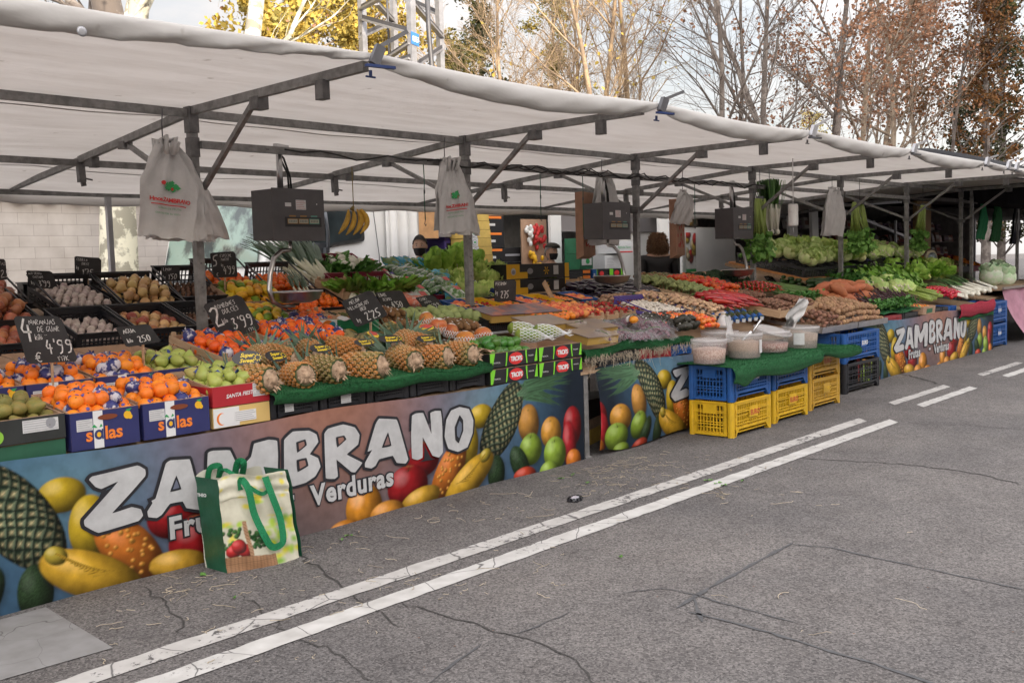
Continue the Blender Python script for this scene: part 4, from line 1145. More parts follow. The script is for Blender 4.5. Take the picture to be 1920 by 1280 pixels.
# dark ground-level clutter under the second table
t = thing('cardboard_box', 'flattened yellow printed cardboard box under the second table', 'box', (6.05, 4.95, 0), .3)
s = MB(); s.box(-.3, .3, -.2, .2, 0, .12); s.build('box_body', mat('yellow_card', (.55, .36, .06), rough=.8, var=.3), t)
s = MB(); s.box(-.33, .33, -.2, -.19, .122, .2); s.build('flap', CARD, t)
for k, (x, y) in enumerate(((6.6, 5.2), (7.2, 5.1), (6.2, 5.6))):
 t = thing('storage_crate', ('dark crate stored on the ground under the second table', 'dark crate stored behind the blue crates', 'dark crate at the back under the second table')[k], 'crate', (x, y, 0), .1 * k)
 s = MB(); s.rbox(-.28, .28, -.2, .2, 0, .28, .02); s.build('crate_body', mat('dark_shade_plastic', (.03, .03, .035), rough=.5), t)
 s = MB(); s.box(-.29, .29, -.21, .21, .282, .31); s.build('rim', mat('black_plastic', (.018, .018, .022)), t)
# moulded plastic crates
def plastic(name, c): return mat(name, c, rough=.42, var=.18, scale=9, bump=.05, spec=.5)
P_BLUE, P_YEL, P_YEL2, P_BLK = plastic('blue_plastic', (.018, .10, .34)), plastic('yellow_plastic', (.72, .44, .02)), plastic('dull_yellow_plastic', (.62, .36, .04)), plastic('black_crate', (.022, .023, .028))
P_RED, P_PUR, P_GRN, P_NAVY, P_WINE = plastic('red_plastic', (.36, .03, .04)), plastic('purple_plastic', (.10, .07, .30)), plastic('green_plastic', (.02, .13, .06)), plastic('navy_plastic', (.02, .05, .20)), plastic('wine_plastic', (.22, .015, .04))
LAB = mat('paper_label', (.62, .62, .62), rough=.7, var=.08, scale=40)
def lattice(s, axis, a0, a1, z0, z1, at, th, nb, rows, mi=0):
 """open crate wall: rows of slots between real bars; axis 0 runs along x at y=at, axis 1 along y at x=at"""
 def bx(p0, p1, q0, q1, t0=0, t1=None):
  t1 = th if t1 is None else t1
  if axis == 0: s.box(p0, p1, at + t0, at + t1, q0, q1, mi)
  else: s.box(at + t0, at + t1, p0, p1, q0, q1, mi)
 H_ = z1 - z0
 bx(a0, a1, z1 - .03, z1); bx(a0, a1, z0, z0 + .02)
 for r_ in range(1, rows): z = z0 + .02 + (H_ - .05) * r_ / rows; bx(a0, a1, z - .004, z + .004, th * .1, th * .9)
 W = a1 - a0; bw = W / nb
 for k in range(nb + 1):
  x = a0 + bw * k; hw = .0045 if 0 < k < nb else .03
  bx(max(a0, x - hw), min(a1, x + hw), z0 + .02, z1 - .03, th * .2, th * .8)
def picking_crate(name, label, M, w, d, h, mt, plate=None, group=None, nb=18, rows=4, foot=True, lift=.06):
 t = thing(name, label, 'crate', M=M, group=group)
 s = MB(); th = .012
 c = .055                                             # solid rounded corners
 for (x, y) in ((0, 0), (w, 0), (0, d), (w, d)):
  X0, X1 = (x, x + c) if x == 0 else (x - c, x); Y0, Y1 = (y, y + c) if y == 0 else (y - c, y)
  s.rbox(X0 + .001, X1 - .001, Y0 + .001, Y1 - .001, 0, h - .002, .02)
 z0 = lift
 lattice(s, 0, c, w - c, z0, h, 0, th, nb, rows); lattice(s, 0, c, w - c, z0, h, d - th, th, nb, rows)
 lattice(s, 1, c, d - c, .01, h, 0, th, int(nb * .6), rows + 1); lattice(s, 1, c, d - c, .01, h, w - th, th, int(nb * .6), rows + 1)
 for z in (h * .34, h * .68, h - .012):               # outer ribs
  s.box(c, w - c, -.006, -.0005, z, z + .008); s.box(-.006, -.0005, c, d - c, z, z + .008); s.box(w + .0005, w + .006, c, d - c, z, z + .008)
 s.box(.013, w - .013, .013, d - .013, .03, .04)
 for x0, sg in ((c, 1), (w - c, -1)):
  s.add([(x0, .001, 0), (x0 + sg * .05, .001, z0), (x0, .001, z0), (x0, .012, 0), (x0 + sg * .05, .012, z0), (x0, .012, z0)], [(0, 1, 2), (5, 4, 3), (0, 3, 4, 1)])
 s.build('crate_body', mt, t)
 if plate:
  s = MB(); px = w * .5; s.box(px - .07, px + .07, -.010, -.0062, h * .48, h * .80, 0)
  text_mesh(plate[0], .058, Matrix.Translation((px - .055, -.0115, h * .55)) @ Matrix.Rotation(R(90), 4, 'X'), s, 1, offset=.002)
  s.build('maker_plate', [mt, plate[1]], t)
  s = MB(); s.box(-.010, -.0062, d * .5 - .06, d * .5 + .06, h * .66, h * .9); s.build('side_plate', mt, t)
 return t
W_INK = mat('white_ink', (.75, .75, .75)); R_INK = mat('red_ink', (.55, .10, .04));
G = 'stacked picking crates beside the buckets'
picking_crate('picking_crate', 'yellow crate at the bottom of the left stack under the buckets', TR(7.0, 3.99, 0), .66, .41, .285, P_YEL, ('EURO', R_INK), G)
picking_crate('picking_crate', 'blue crate on top of the bright yellow one in the left stack', TR(7.0, 3.99, .288), .66, .41, .285, P_BLUE, ('EURO', W_INK), G)
picking_crate('picking_crate', 'yellow crate at the bottom of the middle stack', TR(7.80, 4.04, 0), .66, .41, .285, P_YEL, ('EURO', R_INK), G)
picking_crate('picking_crate', 'blue crate on top of the middle stack under the green mat', TR(7.80, 4.04, .288), .66, .41, .25, P_BLUE, ('EURO', W_INK), G)
picking_crate('picking_crate', 'dull yellow crate at the bottom of the right stack', TR(8.62, 4.10, 0), .66, .41, .285, P_YEL2, ('EURO', P_YEL), G)
picking_crate('picking_crate', 'dull yellow crate on top of the right stack', TR(8.62, 4.10, .288), .66, .41, .24, P_YEL2, ('EURO', R_INK), G)
picking_crate('picking_crate', 'black crate under the blue one in front of the far banner', TR(9.80, 4.28, 0), .90, .45, .31, P_BLK, None, G, 12, 4)
picking_crate('picking_crate', 'blue crate standing on the tall black crate', TR(9.80, 4.28, .313), .90, .45, .31, P_BLUE, ('EURO', W_INK), G)
picking_crate('picking_crate', 'lower blue crate standing beside the pink cloth', TR(15.24, 4.5, 0), .86, .42, .34, P_BLUE, ('EURO', W_INK), G)
picking_crate('picking_crate', 'upper blue crate standing beside the pink cloth', TR(15.24, 4.5, .343), .86, .42, .33, P_BLUE, ('EURO', W_INK), G)
# artificial turf mats
TURF = mat('turf', (.012, .125, .035), rough=.85, var=.4, scale=60, bump=.9, bscale=260)
TURF_R = mat('red_turf', (.40, .02, .05), rough=.85, var=.3, scale=60, bump=.7, bscale=260)
def turf(label, fn, nu, nv, n, mt=TURF, cat='mat', seed=1, name='turf_mat'):
 t = thing(name, label, cat); rr = random.Random(seed)
 s = MB(); s.grid(fn, nu, nv); s.build('backing', mt, t, thick=.008)
 b = MB()
 for k in range(n):
  a, c_ = rr.random(), rr.random(); p = Vector(fn(a, c_)); p1 = Vector(fn(min(a + .01, 1.01), c_)); p2 = Vector(fn(a, min(c_ + .01, 1.01)))
  nr = (p1 - p).cross(p2 - p)
  if nr.length < 1e-9: continue
  nr.normalize(); nr = nr if (nr.z > 0 or abs(nr.z) < .2 and nr.y < 0) else -nr
  L = rr.uniform(.010, .019); tl = Vector((rr.gauss(0, .5), rr.gauss(0, .5), rr.gauss(0, .3))); tip = p + (nr + tl * .6).normalized() * L
  sd = Vector((rr.gauss(0, 1), rr.gauss(0, 1), 0)).normalized() * .0022
  b.add([p - sd, p + sd, tip], [(0, 1, 2)])
 b.build('pile', mt, t)
 return t
def f_pine(a, b):
 x = 3.02 + 1.70 * a
 if b < .35: q = b / .35; return (x, 4.455 - .02 * math.sin(q * 3) - .012 * math.sin(x * 9), .735 + .055 * q + .008 * math.sin(x * 11))
 q = (b - .35) / .65; return (x, 4.455 + .8 * q, .79 + .15 * q + .006 * math.sin(x * 6 + b * 8))
turf('green turf mat under the row of pineapples', f_pine, 90, 20, 22000)
def f_roll(a, b):
 x = 5.74 + 1.50 * a; t_ = b * 4.6 - 1.2
 r_ = .032 + .008 * math.sin(x * 6) + .005 * math.sin(x * 17)
 return (x, 4.50 - r_ * math.cos(t_), .765 + .014 * math.sin(x * 4.2) + .012 * math.sin(x * 9 + 1) + r_ * math.sin(t_) + .02 * (a > .9) * (a - .9))
turf('rolled green turf edge above the straw fringe', f_roll, 70, 14, 16000, seed=2)
def f_buck(a, b):
 x = 6.93 + 2.42 * a; drop = .13 + .06 * math.exp(-((x - 7.12) / .12) ** 2) + .02 * math.sin(x * 5) - .06 * (x > 8.5); zt = .585 if x < 8.55 else .585 - .03 * min(1, (x - 8.55) * 3)
 if b < .4: q = b / .4; return (x, 3.955 - .03 * math.sin(q * 3.1) - .02 * (1 - q), zt - drop * (1 - q))
 q = (b - .4) / .6; return (x, 3.955 + .5 * q, zt + .006 * math.sin(x * 7 + q * 5))
turf('green turf mat spread over the crates beneath the buckets', f_buck, 110, 24, 30000, seed=3)
turf('red cloth mat hanging in front of the spring onions', lambda a, b: (13.75 + 1.45 * a, 4.44 - .03 * math.sin(b * 3), .54 + .17 * b + .015 * a + .01 * math.sin(a * 14)), 30, 8, 3500, TURF_R, seed=4, name='red_mat')
turf('green turf strip below the red cloth', lambda a, b: (13.78 + 1.48 * a, 4.455, .49 + .05 * b + .02 * a + .008 * math.sin(a * 11)), 30, 3, 2000, seed=5)
turf('green turf mat under the purple beans by the sweet potatoes', lambda a, b: (11.3 + 1.15 * a, 4.47 + .35 * b, .735 + .04 * b + (.012 * math.sin(a * 9))), 20, 8, 3000, seed=6)
# straw and roots hanging from under the rolled turf
s = MB(); rr = random.Random(12)
for k in range(330):
 x = 5.72 + rr.random() ** 1.1 * 1.5; z = .745 + rr.uniform(-.02, .015); y = 4.455 + rr.uniform(-.02, .01)
 L = rr.choice((.03, .05, .07, .1)) * rr.uniform(.6, 1.3) * (1.9 if rr.random() < .05 else 1); pts = []; a = rr.uniform(-1.9, -1.2)
 for q in range(7):
  pts.append((x, y, z)); x += math.cos(a) * L / 6; z += math.sin(a) * L / 6; y -= rr.uniform(-.002, .004); a += rr.gauss(0, .55)
 s.tube(pts, .0012, 3, caps=False)
o = s.build('straw_fringe', STRAW); tag(o, 'tangled straw fringe hanging from below the rolled turf', 'straw', kind='stuff')
# buckets of pulses
CLEAR = mat('clear_plastic', (.62, .60, .60), rough=.22, alpha=.16, spec=.7)
CLEAR_W = mat('milky_plastic', (.60, .58, .58), rough=.35, alpha=.45)
def bucket(label, x, y, z, r, h, fillc, fz, lab=None, ell=1.0):
 t = thing('bucket', label, 'bucket', (x, y, z), 0, 'plastic buckets of pulses')
 s = MB(); s.lathe([(r * .88, 0), (r * .9, .004), (r * .97, h * .8), (r, h * .82), (r, h), (r * .965, h), (r * .94, h * .8), (r * .86, .008)], 36, cap=False); s.build('wall', CLEAR, t)
 s = MB(); s.lathe([(r * 1.005, h * .86), (r * 1.03, h * .87), (r * 1.035, h * .985), (r * 1.005, h)], 36, cap=False); s.lathe([(r * .985, h * .80), (r * 1.02, h * .81), (r * .99, h * .83)], 36, cap=False); s.build('rim', CLEAR_W, t)
 m_ = mat('pulses_' + fillc, {'pink': (.44, .27, .22), 'beige': (.46, .33, .25), 'red': (.36, .16, .14), 'grey': (.38, .29, .24)}[fillc], rough=.7, color2={'pink': (.62, .46, .38), 'beige': (.36, .26, .20), 'red': (.60, .44, .38), 'grey': (.48, .38, .31)}[fillc], scale=75, ramp=(.45, .55), bump=.9, bscale=120)
 s = MB(); s.lathe([(0, .009), (r * .855, .009), (r * .93, h * fz), (r * .6, h * (fz + .05)), (0, h * (fz + .08))], 36); s.build('pulses', m_, t)
 if lab:
  s = MB()
  n = 8
  vs = []
  for k in range(n + 1):
   a = lab + (k / n - .5) * .62
   for zz_ in (h * .22, h * .74): vs.append((r * .955 * math.cos(a) , r * .955 * math.sin(a), zz_))
  vs = [(p[0] * 1.02, p[1] * 1.02, p[2]) for p in vs]
  s.add(vs, [(2 * i, 2 * i + 2, 2 * i + 3, 2 * i + 1) for i in range(n)]); s.build('label', LAB, t)
 return t
bucket('clear bucket of pinkish pulses, nearest the road corner', 6.96, 4.17, .60, .142, .20, 'pink', .58)
bucket('clear bucket of beige pulses with a white label, second in the row', 7.47, 4.14, .60, .15, .21, 'beige', .64, R(-75))
bucket('clear bucket with red speckled beans and lid resting on it', 8.03, 4.19, .60, .165, .19, 'red', .42)
bucket('clear bucket of grey pulses beside the green trays, farthest in the row', 8.68, 4.22, .575, .165, .21, 'grey', .66, R(200))
bucket('clear bucket mostly hidden behind the front pair', 7.62, 4.46, .60, .16, .21, 'red', .5)
t = thing('loose_cover', 'milky lid leaning on the bean bucket', 'lid', M=TR(8.03, 4.17, .775, 0, R(16)))
s = MB(); s.lathe([(.0, 0), (.15, 0), (.165, .004), (.17, .02), (.163, .022), (.155, .008), (0, .006)], 36, cap=False); s.build('disc', CLEAR_W, t)
s = MB(); s.lathe([(.168, .008), (.176, .012), (.174, .02), (.166, .018)], 36, cap=False); s.build('rim', CLEAR, t)
t = thing('metal_scoop', 'steel scoop stuck in the second bucket', 'scoop', M=TR(7.52, 4.12, .80, R(20), R(38), R(20)))
s = MB(); s.grid(lambda a, b: (.045 * math.cos(math.pi * (1 + a)), .0 + .045 * math.sin(math.pi * (1 + a)), -.10 + .12 * b), 10, 5); s.build('bowl', mat('polished_steel', (.6, .6, .6), rough=.2, metal=1), t, thick=.002)
s = MB(); s.tube([(0, -.02, .02), (0, -.01, .06), (0, 0, .15)], [.012, .009, .011], 10); s.build('handle', mat('polished_steel', (.6, .6, .6)), t)
t = thing('plastic_bag', 'small clear bag standing up in the second bucket', 'bag', M=TR(7.40, 4.22, .74, .3))
FILM = mat('bag_film', (.80, .79, .80), rough=.3, alpha=.55, bump=.7, bscale=30)
s = MB(); s.grid(lambda a, b: (.12 * (a - .5) * (1 + .1 * math.sin(b * 9)), .02 * math.sin(a * 9 + b * 5) + .03 * b, .24 * b - .03 + .01 * math.sin(a * 12)), 14, 14); s.build('film', FILM, t)
s = MB(); s.bar((-.05, -.004, .02), (.05, -.004, .02), .004, .008); s.build('seal', CLEAR_W, t)
t = thing('plastic_bag_stack', 'bundle of folded white plastic bags leaning over the far bucket', 'bags', M=TR(8.52, 4.25, .765, R(4), R(10), R(-28)))
BAGW = mat('bag_white', (.64, .63, .62), rough=.5, var=.1, scale=10, bump=.5, bscale=18)
s = MB()
for k in range(7): s.grid(lambda a, b, k=k: (.02 + .40 * b, -.03 + .012 * k + .006 * math.sin(a * 7 + k + b * 8), .05 + .13 * (a - .5) * (1 - .35 * b) + .012 * math.sin(b * 6 + k)), 10, 14)
s.build('sheets', BAGW, t)
s = MB(); hand(s, "AI", lambda x, y: (.10 + x, -.042, .01 + y), 0, 0, .04, .04, wgt=.12); s.build('print', mat('teal_ink', (.03, .25, .35)), t)
# shopping bag
t = thing('shopping_bag', 'green and yellow woven shopping bag with a basket print, leaning on the banner', 'shopping bag')
sb = Canvas(.40, .47, .004)
x_, z_ = sb.x, sb.z; rng = np.random.default_rng(2)
sb.c[:] = (.60, .58, .46)
for k in range(46):
 cx, cz = rng.uniform(0, .4), rng.uniform(.14, .47); sb.put(sb.ell(cx, cz, rng.uniform(.012, .035), rng.uniform(.006, .022), 0, .012)[2] * .95, (.70, .60, .06) if k % 3 else (.40, .60, .05))
for k in range(26):
 cx, cz = rng.uniform(.22, .42), rng.uniform(.0, .24); sb.put(sb.ell(cx, cz, rng.uniform(.02, .05), rng.uniform(.015, .04), 0, .02)[2] * .9, ((.40, .58, .04), (.62, .60, .03), (.22, .42, .05))[k % 3])
for k in range(30):
 cx, cz = .02 + rng.uniform(-.03, .07) + (.13 if k % 3 == 0 else 0), .14 + rng.uniform(-.03, .07); sb.ball(cx, cz, .014, .014, (.05, .16, .03), hi=.1)
for cx, cz in ((.04, .10), (.10, .095), (.07, .12)): sb.ball(cx, cz, .04, .036, (.50, .02, .02), hi=.3)
for k in range(22): sb.ball(.15 + rng.uniform(-.02, .06), .125 + rng.uniform(-.03, .04), .014, .012, (.03, .12, .03), hi=.1)
hd = np.clip((.012 - np.abs(x_ - .118 - .01 * np.sin(z_ * 20))) / .004, 0, 1) * (z_ > .06) * (z_ < .24)
sb.put(hd, (.42, .25, .14)); sb.put(hd * (np.sin(z_ * 400 + x_ * 300) > 0), (.28, .15, .08))
bk = np.clip((.26 - x_) / .004, 0, 1) * np.clip((.075 + .02 * (1 - x_ / .26) - .02 - z_) / .003 + 1, 0, 1) * (z_ < .085)
sb.put(bk, (.38, .21, .11)); sb.put(bk * (np.sin(z_ * 700) > 0) * .5 + bk * (np.sin(x_ * 350) > .4) * .4, (.20, .10, .05))
def wr(a, b): return .007 * math.sin(a * 13 + b * 6) * b + .0035 * math.sin(b * 19 + a * 7) + .0025 * math.sin(a * 40 + b * 11) + .004 * math.sin(b * 47 + a * 3) * (b > .75)
BO, BR = Vector((2.545, 4.20, 0)), Vector((.37, -.07, 0))
def bagf(x, z):
 a, b = x / .40, z / .47
 p = BO + BR * (a + .10 * b * (a - .4) * -1.0) + Vector((0, .055 * b, 0)); w = wr(a, b)
 lean = .05 * b
 return (p.x + lean * (a - .9) * .3, p.y - .03 * math.sin(a * 3.14) * (1 - b * .4) + w, z * (.96 + .02 * math.sin(a * 9)) + .012 * math.sin(a * 5) * b)
fr_ = sb.mesh('front_panel', bagf, painted_mat('bag_print', .4, bump=.5), t)
DG = mat('dark_green_laminate', (.012, .085, .045), rough=.3, var=.2, bump=.4, bscale=14)
s = MB(); s.grid(lambda a, b: ((lambda p: (p[0] - .010 * a - .01 * a * b, p[1] + .17 * a, p[2]))(bagf(0, b * .47))), 8, 16); s.grid(lambda a, b: ((lambda p: (p[0] + .02 - .03 * a, p[1] + .17 * a, p[2]))(bagf(.40, b * .47))), 8, 16)
s.build('side_panel', DG, t)
s = MB(); s.grid(lambda a, b: ((lambda p: (p[0] - .015 - .01 * a, p[1] + .17, p[2] + .008 * math.sin(a * 9)))(bagf(a * .40, b * .47))), 16, 10); s.build('back_panel', mat('bag_inside', (.45, .44, .36), rough=.6), t)
s = MB(); text_mesh("THEO", .022, Matrix.Translation((0, 0, 0)), s, 0, offset=.0008); s.v = [((lambda q: (q[0] - .012 - .3 * (.03), q[1] + .085 - p[0] * .9, q[2] + p[1] - .07))(bagf(0, .46))) for p in [(v[0], v[1]) for v in s.v]]
s.v = [(v[0] - .012 - (v[1] - 4.25) * .35, v[1], v[2]) for v in s.v]
s.build('side_print', LAB, t)
GH = mat('handle_webbing', (.005, .19, .07), rough=.8, var=.2, scale=90, bump=.5, bscale=200)
def strap(pts, w=.034):
 s = MB(); P = [Vector(p) for p in pts]; q = []
 for i in range(len(P) - 1):
  p0, p1, p2, p3 = P[max(i - 1, 0)], P[i], P[i + 1], P[min(i + 2, len(P) - 1)]
  for k in range(6):
   f = k / 6; q.append(.5 * ((2 * p1) + (p2 - p0) * f + (2 * p0 - 5 * p1 + 4 * p2 - p3) * f * f + (3 * p1 - p0 - 3 * p2 + p3) * f ** 3))
 q.append(P[-1]); vs = []
 for i in range(len(q)):
  d = (q[min(i + 1, len(q) - 1)] - q[max(i - 1, 0)]).normalized(); n_ = d.cross(Vector((-.2, -1, .0))).normalized() * w / 2
  vs += [q[i] - n_, q[i] + n_]
 s.add(vs, [(2 * i, 2 * i + 1, 2 * i + 3, 2 * i + 2) for i in range(len(q) - 1)]); s.build('handle', GH, t, thick=.0015)
def bf(a, z, d=0): p = bagf(a * .40, z); return (p[0], p[1] - d, p[2])
strap([bf(.30, .39, .004), bf(.30, .44, .012), bf(.34, .40, .03), bf(.38, .28, .035), bf(.46, .17, .035), bf(.55, .105, .03), bf(.66, .10, .03), bf(.73, .13, .03), bf(.74, .24, .03), bf(.68, .35, .03), bf(.66, .42, .02), bf(.66, .455, .004)])
strap([bf(.25, .43, -.15), bf(.27, .475, -.1), bf(.42, .40, .012), bf(.55, .375, .02), bf(.66, .385, .016)], .02)
strap([bf(.45, .43, -.15), bf(.46, .52, -.11), bf(.52, .52, -.08), bf(.56, .44, -.14)])
strap([bf(.1, .43, -.16), bf(.12, .49, -.13), bf(.24, .49, -.13), bf(.26, .43, -.16)], .03)
# produce, one mesh per kind and a few variants
M4 = Matrix
def mesh_of(mb, name, mats):
 o = mb.build(name, mats); me = o.data; bpy.data.objects.remove(o); return me
def inst(name, me, M, label, cat, group=None, parent=None):
 o = bpy.data.objects.new(name, me); COL.objects.link(o)
 if parent is not None: o.parent = parent; o.matrix_local = M; return o
 o.matrix_world = M
 return tag(o, label, cat, group)
def fm(name, c, **k):
 k.setdefault('rough', .5); k.setdefault('rnd', .12); k.setdefault('hue', .008); k.setdefault('var', .15); k.setdefault('scale', 18)
 return mat(name, c, **k)
PR = {}
def kind(key, name, cat, mats, fn, n=2):
 ms = []
 for k in range(n):
  mb = MB(); fn(mb, random.Random(k + 11)); ms.append(mesh_of(mb, name, mats))
 PR[key] = (name, cat, ms)
DARKTIP = mat('stem_dark', (.06, .05, .02)); GREENTIP = mat('stem_green', (.07, .15, .03)); TAN = mat('root_tan', (.42, .33, .2), rough=.8)
STK = mat('fruit_sticker', (.10, .08, .32), rough=.4); STKW = mat('white_sticker', (.7, .7, .68), rough=.4)
NAVY_P = mat('tissue_navy', (.03, .035, .16), rough=.6, color2=(.55, .52, .56), scale=16, ramp=(.50, .55), bump=.6, bscale=40)
def rnd_ball(r, tip=0, flat=.93, n=12, m=8, mi_tip=1, sticker=None, dimple=0):
 def f(mb, rr):
  q = r * rr.uniform(.94, 1.05)
  mb.ball((0, 0, 0), q, q * rr.uniform(.96, 1.02), q * flat, n, m)
  if tip: mb.lathe([(q * tip, q * flat * .96), (q * tip * .6, q * flat * 1.03), (0, q * flat * 1.04)], 6, mi_tip)
  if sticker is not None:
   M = Euler((rr.uniform(.2, 1.0), 0, rr.uniform(0, 6.28))).to_matrix().to_4x4()
   mb.lathe([(q * .27, q * .93), (q * .2, q * .985), (0, q * 1.01)], 8, sticker, M)
 return f
kind('orange', 'orange', 'orange', [fm('orange_skin', (.86, .215, .010), rough=.42, bump=.25, bscale=300), DARKTIP, STK], rnd_ball(.039, .12, sticker=2), 3)
kind('orange_w', 'wrapped_orange', 'orange', [NAVY_P, fm('orange_skin', (.8, .2, .01))], lambda mb, rr: (mb.ball((0, 0, 0), .039, .038, .036, 12, 8, jit=.03), [mb.add([(0, 0, .03), (.02 * math.cos(a), .02 * math.sin(a), .045), (.02 * math.cos(a + .7), .02 * math.sin(a + .7), .038)], [(0, 1, 2)]) for a in (0, 1.4, 3, 4.4)]), 2)
kind('mandarin', 'mandarin', 'mandarin', [fm('mandarin_skin', (.85, .17, .008), rough=.4, bump=.2, bscale=260), GREENTIP], rnd_ball(.029, .14, .86), 2)
kind('clementine', 'clementine', 'clementine', [fm('clementine_skin', (.84, .14, .008), rough=.4, bump=.2, bscale=260), DARKTIP, STK], rnd_ball(.036, .1, .88, sticker=2), 2)
kind('tomato', 'tomato', 'tomato', [fm('tomato_skin', (.62, .075, .02), rough=.25, hue=.015), GREENTIP], rnd_ball(.036, .3, .8), 2)
kind('greentom', 'tomato', 'tomato', [fm('dark_tomato', (.25, .09, .03), rough=.3, color2=(.16, .14, .03), ramp=(.4, .6), scale=22), GREENTIP], rnd_ball(.034, .3, .8), 2)
kind('persimmon', 'persimmon', 'persimmon', [fm('persimmon_skin', (.85, .22, .02), rough=.3), GREENTIP], rnd_ball(.037, .3, .8), 1)
kind('peach', 'peach', 'peach', [fm('peach_skin', (.80, .34, .10), rough=.6, color2=(.70, .12, .06), scale=16, ramp=(.42, .6)), DARKTIP], rnd_ball(.034, .1), 2)
kind('lemon', 'lemon', 'lemon', [fm('lemon_skin', (.72, .42, .02), rough=.45, hue=.03, bump=.2, bscale=200), GREENTIP], lambda mb, rr: mb.lathe([(0, -.046), (.008, -.043), (.02, -.034), (.029, -.014), (.030, .01), (.022, .030), (.009, .042), (0, .046)], 10, M=TR(0, 0, 0, 0, R(90))), 1)
kind('limegreen', 'green_lemon', 'lemon', [fm('unripe_lemon', (.17, .28, .02), rough=.45), GREENTIP], lambda mb, rr: mb.lathe([(0, -.045), (.018, -.034), (.029, -.01), (.030, .01), (.02, .03), (0, .045)], 10, M=TR(0, 0, 0, 0, R(90))), 1)
kind('lime', 'lime', 'lime', [fm('lime_skin', (.05, .17, .02), rough=.3, hue=.02, rnd=.3), GREENTIP], lambda mb, rr: mb.lathe([(0, -.036), (.010, -.033), (.026, -.018), (.031, 0), (.026, .018), (.010, .033), (0, .036)], 12, M=TR(0, 0, 0, 0, R(80))), 1)
def pearf(mb, rr):
 mb.lathe([(0, -.042), (.018, -.04), (.032, -.025), (.035, -.006), (.028, .018), (.017, .036), (.010, .046), (0, .05)], 11, 0, TR(0, 0, 0, 0, R(rr.uniform(55, 95)))); mb.tube([(0, -.048, .005), (.004, -.066, .014)], .0018, 4, 1)
kind('pear', 'green_pear', 'pear', [fm('green_pear_skin', (.36, .42, .09), rough=.45, rnd=.1, color2=(.44, .36, .12), ramp=(.5, .75), scale=9), DARKTIP], pearf, 2)
kind('russet', 'conference_pear', 'pear', [fm('russet_pear', (.28, .20, .05), rough=.6, color2=(.16, .17, .04), scale=20), DARKTIP], pearf, 2)
def onionf(r, ft=1.35):
 def f(mb, rr):
  q = r * rr.uniform(.78, 1.15); mb.lathe([(0, -q * .86), (q * .35, -q * .80), (q * .82, -q * .5), (q, 0), (q * .84, q * .48), (q * .42, q * .80), (q * .14, q * 1.0), (q * .07, q * ft), (0, q * ft)], 12); mb.lathe([(q * .14, -q * .90), (0, -q * .84)], 6, 1)
 return f
kind('onion', 'onion', 'onion', [fm('onion_skin', (.62, .40, .17), rough=.4, rnd=.25, hue=.02, stretch=(1, 1, .2)), TAN], onionf(.036), 3)
kind('redonion', 'red_onion', 'onion', [fm('red_onion_skin', (.30, .065, .035), rough=.35, rnd=.35, hue=.02, color2=(.42, .17, .08), scale=14, stretch=(1, 1, .2)), TAN], onionf(.041), 3)
def garlicf(mb, rr):
 q = .027 * rr.uniform(.85, 1.1)
 mb.lathe([(0, -q * .7), (q * .6, -q * .66), (q, -q * .15), (q * .88, q * .32), (q * .5, q * .62), (q * .16, q * .76), (q * .09, q * 1.08), (0, q * 1.1)], 15, wob=lambda t, i: 1 + .09 * math.cos(t * 6))
kind('garlic', 'garlic_bulb', 'garlic', [fm('garlic_skin', (.60, .53, .47), rough=.55, rnd=.12, color2=(.45, .34, .33), scale=14), TAN], garlicf, 2)
kind('walnut', 'walnut', 'walnut', [fm('walnut_shell', (.17, .085, .05), rough=.7, rnd=.3, bump=.8, bscale=80)], lambda mb, rr: mb.ball((0, 0, 0), .017, .015, .014, 8, 6, jit=.05), 2)
kind('kiwi', 'kiwi', 'kiwi', [fm('kiwi_skin', (.23, .115, .045), rough=.85, bump=.7, bscale=300), STKW], lambda mb, rr: (mb.ball((0, 0, 0), .036, .028, .027, 12, 8), mb.lathe([(.009, .0255), (0, .0285)], 8, 1) if rr.random() < .6 else 0), 2)
kind('potato', 'potato', 'potato', [fm('potato_skin', (.36, .21, .115), rough=.8, rnd=.2, bump=.5, bscale=60)], lambda mb, rr: mb.ball((0, 0, 0), .036 * rr.uniform(.8, 1.1), .028, .026, 10, 7, jit=.05), 3)
kind('smallpotato', 'small_potato', 'potato', [fm('small_potato_skin', (.22, .11, .07), rough=.8, rnd=.25)], lambda mb, rr: mb.ball((0, 0, 0), .024, .02, .019, 8, 6, jit=.07), 2)
kind('sweet', 'sweet_potato', 'sweet potato', [fm('sweet_potato_skin', (.48, .16, .07), rough=.7, rnd=.12, bump=.3)], lambda mb, rr: mb.tube([(-.13, 0, 0), (-.10, .005, .0), (-.04, 0, .01), (.03, .01, .01), (.09, 0, 0), (.14, .015, -.01)], [.010, .035, .052, .054, .036, .008], 10), 2)
def capf(r, c):
 def f(mb, rr):
  mb.lathe([(r * .93, -.001), (r, .006), (r * .8, r * .55), (r * .4, r * .78), (0, r * .84)], 10, 0); mb.lathe([(r * .93, 0), (r * .3, -.002), (r * .26, -r * .7), (0, -r * .72)], 8, 1)
 return f
kind('mushroom', 'white_mushroom', 'mushroom', [fm('mushroom_white', (.72, .66, .58), rough=.7, rnd=.06), TAN], capf(.023, 0), 1)
kind('brownmush', 'brown_mushroom', 'mushroom', [fm('mushroom_brown', (.56, .36, .22), rough=.7, rnd=.2, hue=.01), fm('mushroom_stalk', (.68, .58, .47), rough=.7)], capf(.027, 0), 1)
kind('champ', 'brown_mushroom', 'mushroom', [fm('mushroom_tan', (.36, .22, .14), rough=.7, rnd=.1), TAN], capf(.024, 0), 1)
